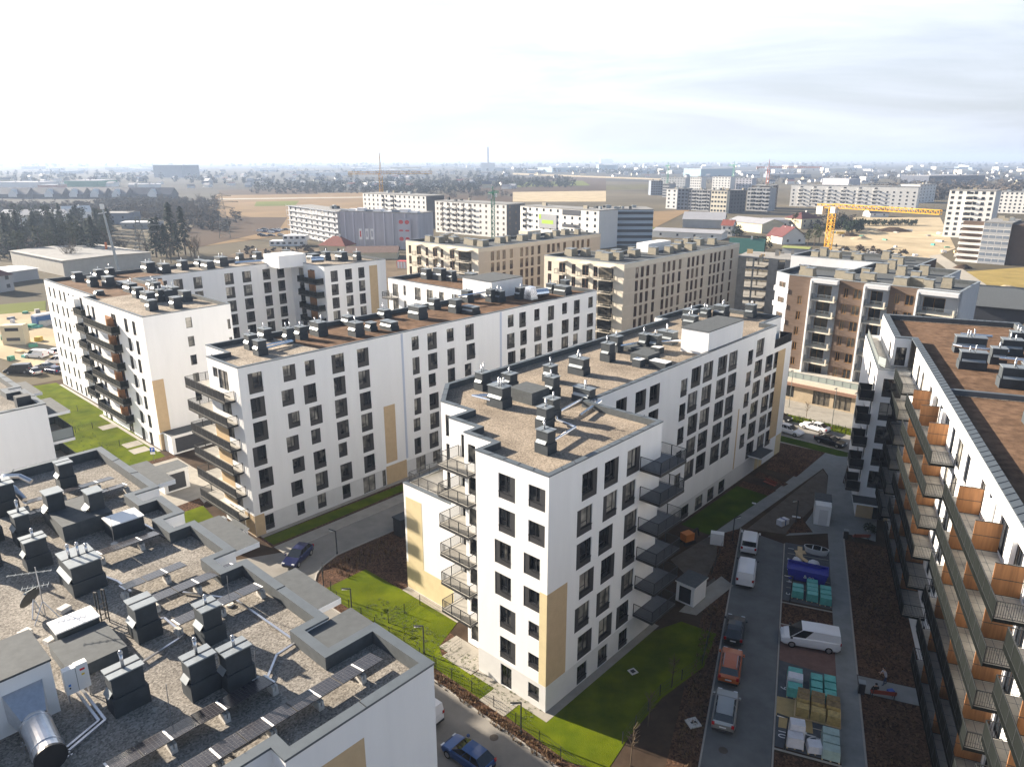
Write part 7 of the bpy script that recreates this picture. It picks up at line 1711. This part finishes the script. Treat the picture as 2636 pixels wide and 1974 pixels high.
plants('grass tufts scattered over the sunlit lawn',((-14.2,63.6),(2.2,48.2),1.3),420,7,M_GRN,.12); plants('grass tufts scattered over the long lawn at left',(G(-7,78)[:2],G(-6,128)[:2],5),600,8,M_GRN,.16)
# sign
P=at(*cc((0,1100),1328,292)); t=thing('parking_sign','blue parking sign with a white P on a post by the long lawn','sign',(P.x,P.y,0),rad(10)); q=MB(); q.cyl((0,0,0),(0,0,2.3),.03,6); q.ob('post',M_GALVD,t); bx(t,'sign_plate',-.33,.33,-.05,-.03,1.55,2.25,mat('sign_blue',(.01,.08,.45),.5)); bx(t,'lower_plate',-.33,.33,-.05,-.03,1.15,1.5,M_WPAINT); q=MB(); q.box(-.12,-.04,-.056,-.05,1.68,2.12); q.box(-.04,.14,-.056,-.05,2.05,2.12); q.box(-.04,.14,-.056,-.05,1.86,1.93); q.box(.08,.15,-.056,-.05,1.87,2.11); q.ob('letter',M_WPAINT,t)
# benches and bins
M_RSLAT=mat('red_brown_slats',(.23,.04,.02),.6,var=.15,scale=3)
def bench(P,ang,label):
    t=thing('bench',label,'bench',(P[0],P[1],.03),ang); q=MB()
    for i in range(4): q.box(-.95,.95,-.22+i*.12,-.13+i*.12,.44,.48)
    q.ob('seat',M_RSLAT,t); q=MB()
    for i in range(3): q.box(-.95,.95,-.30-.02*i,-.27-.02*i,.55+i*.13,.65+i*.13)
    q.ob('backrest',M_RSLAT,t)
    for x in (-.85,.85):
        q=MB(); q.bar((x,-.2,0),(x,-.2,.46),.06,.06); q.bar((x,.2,0),(x,.2,.46),.06,.06); q.bar((x,-.24,.44),(x,-.36,.95),.05,.05); q.ob('leg',M_RAIL,t)
def bin_(P,label):
    t=thing('litter_bin',label,'bin',(P[0],P[1],.03),CA); bx(t,'body',-.25,.25,-.25,.25,0,1.0,M_FRAME); bx(t,'lid',-.27,.27,-.27,.27,1.0,1.08,M_CAP)
bench((30.95,50.0),rad(-11),'red brown bench on the side path with a seated person'); bin_((29.45,50.6),'dark litter bin left of the bench with the seated person')
bench((41.2,76.2),rad(-3),'red brown bench at the end of the long mulch bed'); bin_((39.6,76.6),'dark litter bin left of the bench at the end of the mulch bed'); bench((35.4,90.8),rad(125),'red brown bench beside the shaded court bed')
t=thing('potted_bush','round dark bush beside the entrance of the right block','plant',(43.0,77.8,0)); rs=random.Random(3); b=MB()
for i in range(8): clump(b,(rs.uniform(-.5,.5),rs.uniform(-.5,.5),rs.uniform(.4,1.1)),.5,24,rs,0,.18)
b.ob('crown',[M_CONI],t)
q=MB(); q.box(-.25,.25,-.18,.18,.52,.82); tag(q.ob('shopping_bag',mat('blue_bag',(.03,.08,.35),.5),None,None,False,(31.55,49.95,0),.2),'blue and white bag lying on the bench','bag')
# people (one continuous skinned body each, hair as a child)
def person(label,P,ang,pose,shirt,trousers,hairc=(.02,.014,.01)):
    t=thing('person',label,'person',(P[0],P[1],.03),ang); V=[];Ed=[];Rd=[]
    def add(p,r,parent=None):
        V.append(p);Rd.append(r)
        if parent is not None: Ed.append((parent,len(V)-1))
        return len(V)-1
    hz=.93 if pose=='stand' else .50; lean=.22 if pose=='stand' else 0.0
    pel=add((0,0,hz),.15); wa=add((lean*.3,0,hz+.18),.13,pel); ch=add((lean*.8,0,hz+.40),.155,wa); nk=add((lean*1.1,0,hz+.56),.055,ch); hd=add((lean*1.3,0,hz+.66),.085,nk); hd2=add((lean*1.35+.01,0,hz+.76),.095,hd); hd3=add((lean*1.35,0,hz+.84),.06,hd2); ns=add((lean*1.35+.105,0,hz+.73),.02,hd2)
    for s in (-1,1):
        sh=add((lean*.85,s*.2,hz+.49),.065,ch)
        if pose=='stand' and s==1: el=add((lean+.22,s*.34,hz+.50),.045,sh); wr=add((lean+.46,s*.42,hz+.56),.032,el); dx=(.09,.01,.03)
        elif pose=='stand': el=add((lean+.02,s*.3,hz+.22),.045,sh); wr=add((lean+.14,s*.3,hz+.0),.032,el); dx=(.03,0,-.09)
        else: el=add((.06,s*.25,hz+.24),.045,sh); wr=add((.3,s*.16,hz+.17),.032,el); dx=(.09,-s*.02,-.02)
        pa=add((V[wr][0]+dx[0]*.7,V[wr][1]+dx[1],V[wr][2]+dx[2]*.7),.03,wr)
        for k in range(4):
            l_=(.075,.085,.08,.065)[k]; add((V[pa][0]+dx[0]*l_/.09,V[pa][1]+(k-1.5)*.022,V[pa][2]+dx[2]*l_/.09-.01),.009,pa)
        add((V[wr][0]+dx[0]*.6,V[wr][1]-s*.05,V[wr][2]+dx[2]*.6+.01),.011,wr)
        hp=add((0,s*.10,hz-.06),.095,pel)
        if pose=='stand': kn=add((.03+.1*s,s*.11,.48),.065,hp); an=add((-.02+.14*s,s*.12,.09),.045,kn)
        else: kn=add((.45,s*.12,.50),.07,hp); an=add((.47,s*.13,.09),.045,kn)
        add((V[an][0]+.17,V[an][1],.04),.04,an)
    me=bpy.data.meshes.new('body'); me.from_pydata(V,Ed,[]); o=bpy.data.objects.new('tmp',me); COL.objects.link(o)
    md=o.modifiers.new('skin','SKIN'); sv=me.skin_vertices[0].data
    for i,r in enumerate(Rd): sv[i].radius=(r,r)
    sv[0].use_root=True; o.modifiers.new('sub','SUBSURF').levels=1
    bpy.context.view_layer.update(); m2=bpy.data.meshes.new_from_object(o.evaluated_get(bpy.context.evaluated_depsgraph_get())); bpy.data.objects.remove(o); m2.name='body'
    for m in (mat('skin_tone',(.42,.25,.17),.6),mat('cloth_'+shirt[0],shirt[1],.9),mat('cloth_'+trousers[0],trousers[1],.9),M_BLACK): m2.materials.append(m)
    for pl in m2.polygons:
        c=pl.center; pl.material_index = 0
        legs = c.z<hz-.02 if pose=='stand' else (c.z<hz+.02)
        if c.z<.085: pl.material_index=3
        elif legs and abs(c.y)<.24: pl.material_index=2
        elif hz-.03<c.z<hz+.54 and abs(c.y)<.345 and c.x<lean+.3: pl.material_index=1
        pl.use_smooth=True
    link('body',m2,t); b=bmesh.new(); bmesh.ops.create_uvsphere(b,u_segments=12,v_segments=8,radius=.112)
    for v in b.verts: v.co.x=v.co.x*.95-.022; v.co.z=max(v.co.z,-.03 if v.co.x<.02 else .045)
    hm_=bpy.data.meshes.new('hair'); b.to_mesh(hm_); b.free(); hm_.materials.append(mat('dark_hair',hairc,.8)); link('hair',hm_,t,(lean*1.35,0,hz+.77))
person('person in pale top and dark jeans bending with one arm out near the bench',(31.9,51.5),rad(170),'stand',('pale_grey',(.45,.45,.5)),('denim',(.03,.05,.11)))
person('person in black clothes sitting on the left end of the bench',(30.35,50.1),rad(79),'sit',('black',(.015,.015,.017)),('dark',(.02,.02,.025)))
# loose clutter on the yards
rs=random.Random(51)
CLM=[M_WRAPW,M_BLOCK,M_WOODP,M_CONC,M_FBLUE,M_YELLOW,M_TEAL,M_CRG]
for i in range(46):
    if i<20: P=at(*cc((0,380),rs.uniform(0,400),rs.uniform(1400,1560))) if i<10 else at(*cc((0,840),rs.uniform(20,390),rs.uniform(20,300)))
    else: P=at(*cc(cW,rs.uniform(560,1680),rs.uniform(720,980)))
    q=MB(); w=rs.uniform(.8,2.8 if i<20 else 5); d_=rs.uniform(.8,2); h=rs.uniform(.4,1.4); q.frustum((0,0),w,d_,w*.92,d_*.9,0,h)
    tag(q.ob('material_pile',rs.choice(CLM),None,None,False,(P.x,P.y,.1),rs.uniform(0,3)),'loose stack of building material on the sandy yard at the left' if i<20 else 'loose stack of building material on the bare ground at the right','building material','building material on the left yard' if i<20 else 'building material on the right bare ground')
def mound(P,r,h,m,label,seed):
    rs=random.Random(seed); b=MB(); N=14; rings=[]
    for f in (1,.75,.5,.25): rings.append([(r*f*math.cos(2*math.pi*k/N)*rs.uniform(.9,1.1),r*.7*f*math.sin(2*math.pi*k/N)*rs.uniform(.9,1.1),h*(1-f)*rs.uniform(.85,1.1)) for k in range(N)])
    for a,c in zip(rings[:-1],rings[1:]):
        for k in range(N): b.poly([a[k],a[(k+1)%N],c[(k+1)%N],c[k]])
    b.poly(rings[-1]); tag(b.ob('earth_mound',m,None,None,True,(P.x,P.y,.1)),label,'earth mound')
for i,(x,y,r,h,lab) in enumerate(((900,740,9,2.4,'wide sandy mound in front of the crane jib'),(1080,720,12,3,'long brown earth mound left of the white tower'),(800,790,6,2,'pale earth mound behind the yellow crane mast'),(1680,1040,4,2,'yellowish mound beside the pale road'),(2060,1215,5,1.4,'sandy mound on the dry meadow at right'),(700,760,7,2,'grey rubble mound beside the crane mast'))):
    mound(at(*cc(cW,x,y)),r,h,(M_SAND if i%2==0 else M_SOIL),lab,i)
P=at(*cc(cW,1790,1290)); t=thing('site_hut','white and blue site hut beside the pale road','hut',(P.x,P.y,0),rad(-20)); bx(t,'wall',-3,3,-1.3,1.3,0,2.6,M_WPAINT); bx(t,'side_panel',-1,3.03,-1.33,-1.3,.1,2.5,M_FBLUE)
P=at(*cc((0,840),150,150)); t=thing('site_hut','beige two storey site hut on the sandy yard','hut',(P.x,P.y,0),rad(8)); bx(t,'wall',-2.5,2.5,-1.3,1.3,0,4.8,M_CREAMW); bx(t,'window',-1.5,1.5,-1.34,-1.3,3.4,4.2,M_GLF); bx(t,'window',-1.5,1.5,-1.34,-1.3,1.0,1.8,M_GLF)
P=at(*cc((0,380),400,1520)); t=thing('site_container','blue container with white top beside the left block','container',(P.x,P.y,0),rad(60)); bx(t,'container_body',-3,3,-1.2,1.2,0,2.6,mat('container_blue',(.04,.12,.3),.6)); bx(t,'roof_load',-2.9,2.9,-1.1,1.1,2.6,3.0,M_WRAPW)
# dark metal shed roof at right edge behind the right block
P=at(*cc(cW,1760,1480)); t=thing('shed','low shed with dark sloping roof behind the right block','shed',(P.x,P.y,0),rad(-32)); bx(t,'wall',0,40,0,24,0,4,M_FDARK); q=MB(); q.poly([(-1,-1,3.9),(41,-1,3.9),(41,25,6.2),(-1,25,6.2)]); q.poly([(-1,-1,4.1),(41,-1,4.1),(41,25,6.4),(-1,25,6.4)]); q.ob('roof',[M_FELT],t)

# ------------------------------------------------------------------ haze
hz = MB(); hz.box(-9000, 9000, -150, 14000, -1.0, 101.0)
o = hz.ob('haze', []); o['kind'] = 'stuff'; o['label'] = 'thin pale haze over the plain'
m = bpy.data.materials.new('haze_air'); m.use_nodes = True; n = m.node_tree; n.nodes.clear()
mo = n.nodes.new('ShaderNodeOutputMaterial'); pv_ = n.nodes.new('ShaderNodeVolumePrincipled')
pv_.inputs['Color'].default_value = (0.56, 0.70, 0.95, 1); pv_.inputs['Density'].default_value = 0.00019; pv_.inputs['Anisotropy'].default_value = 0.2
n.links.new(pv_.outputs['Volume'], mo.inputs['Volume'])
o.data.materials.append(m)
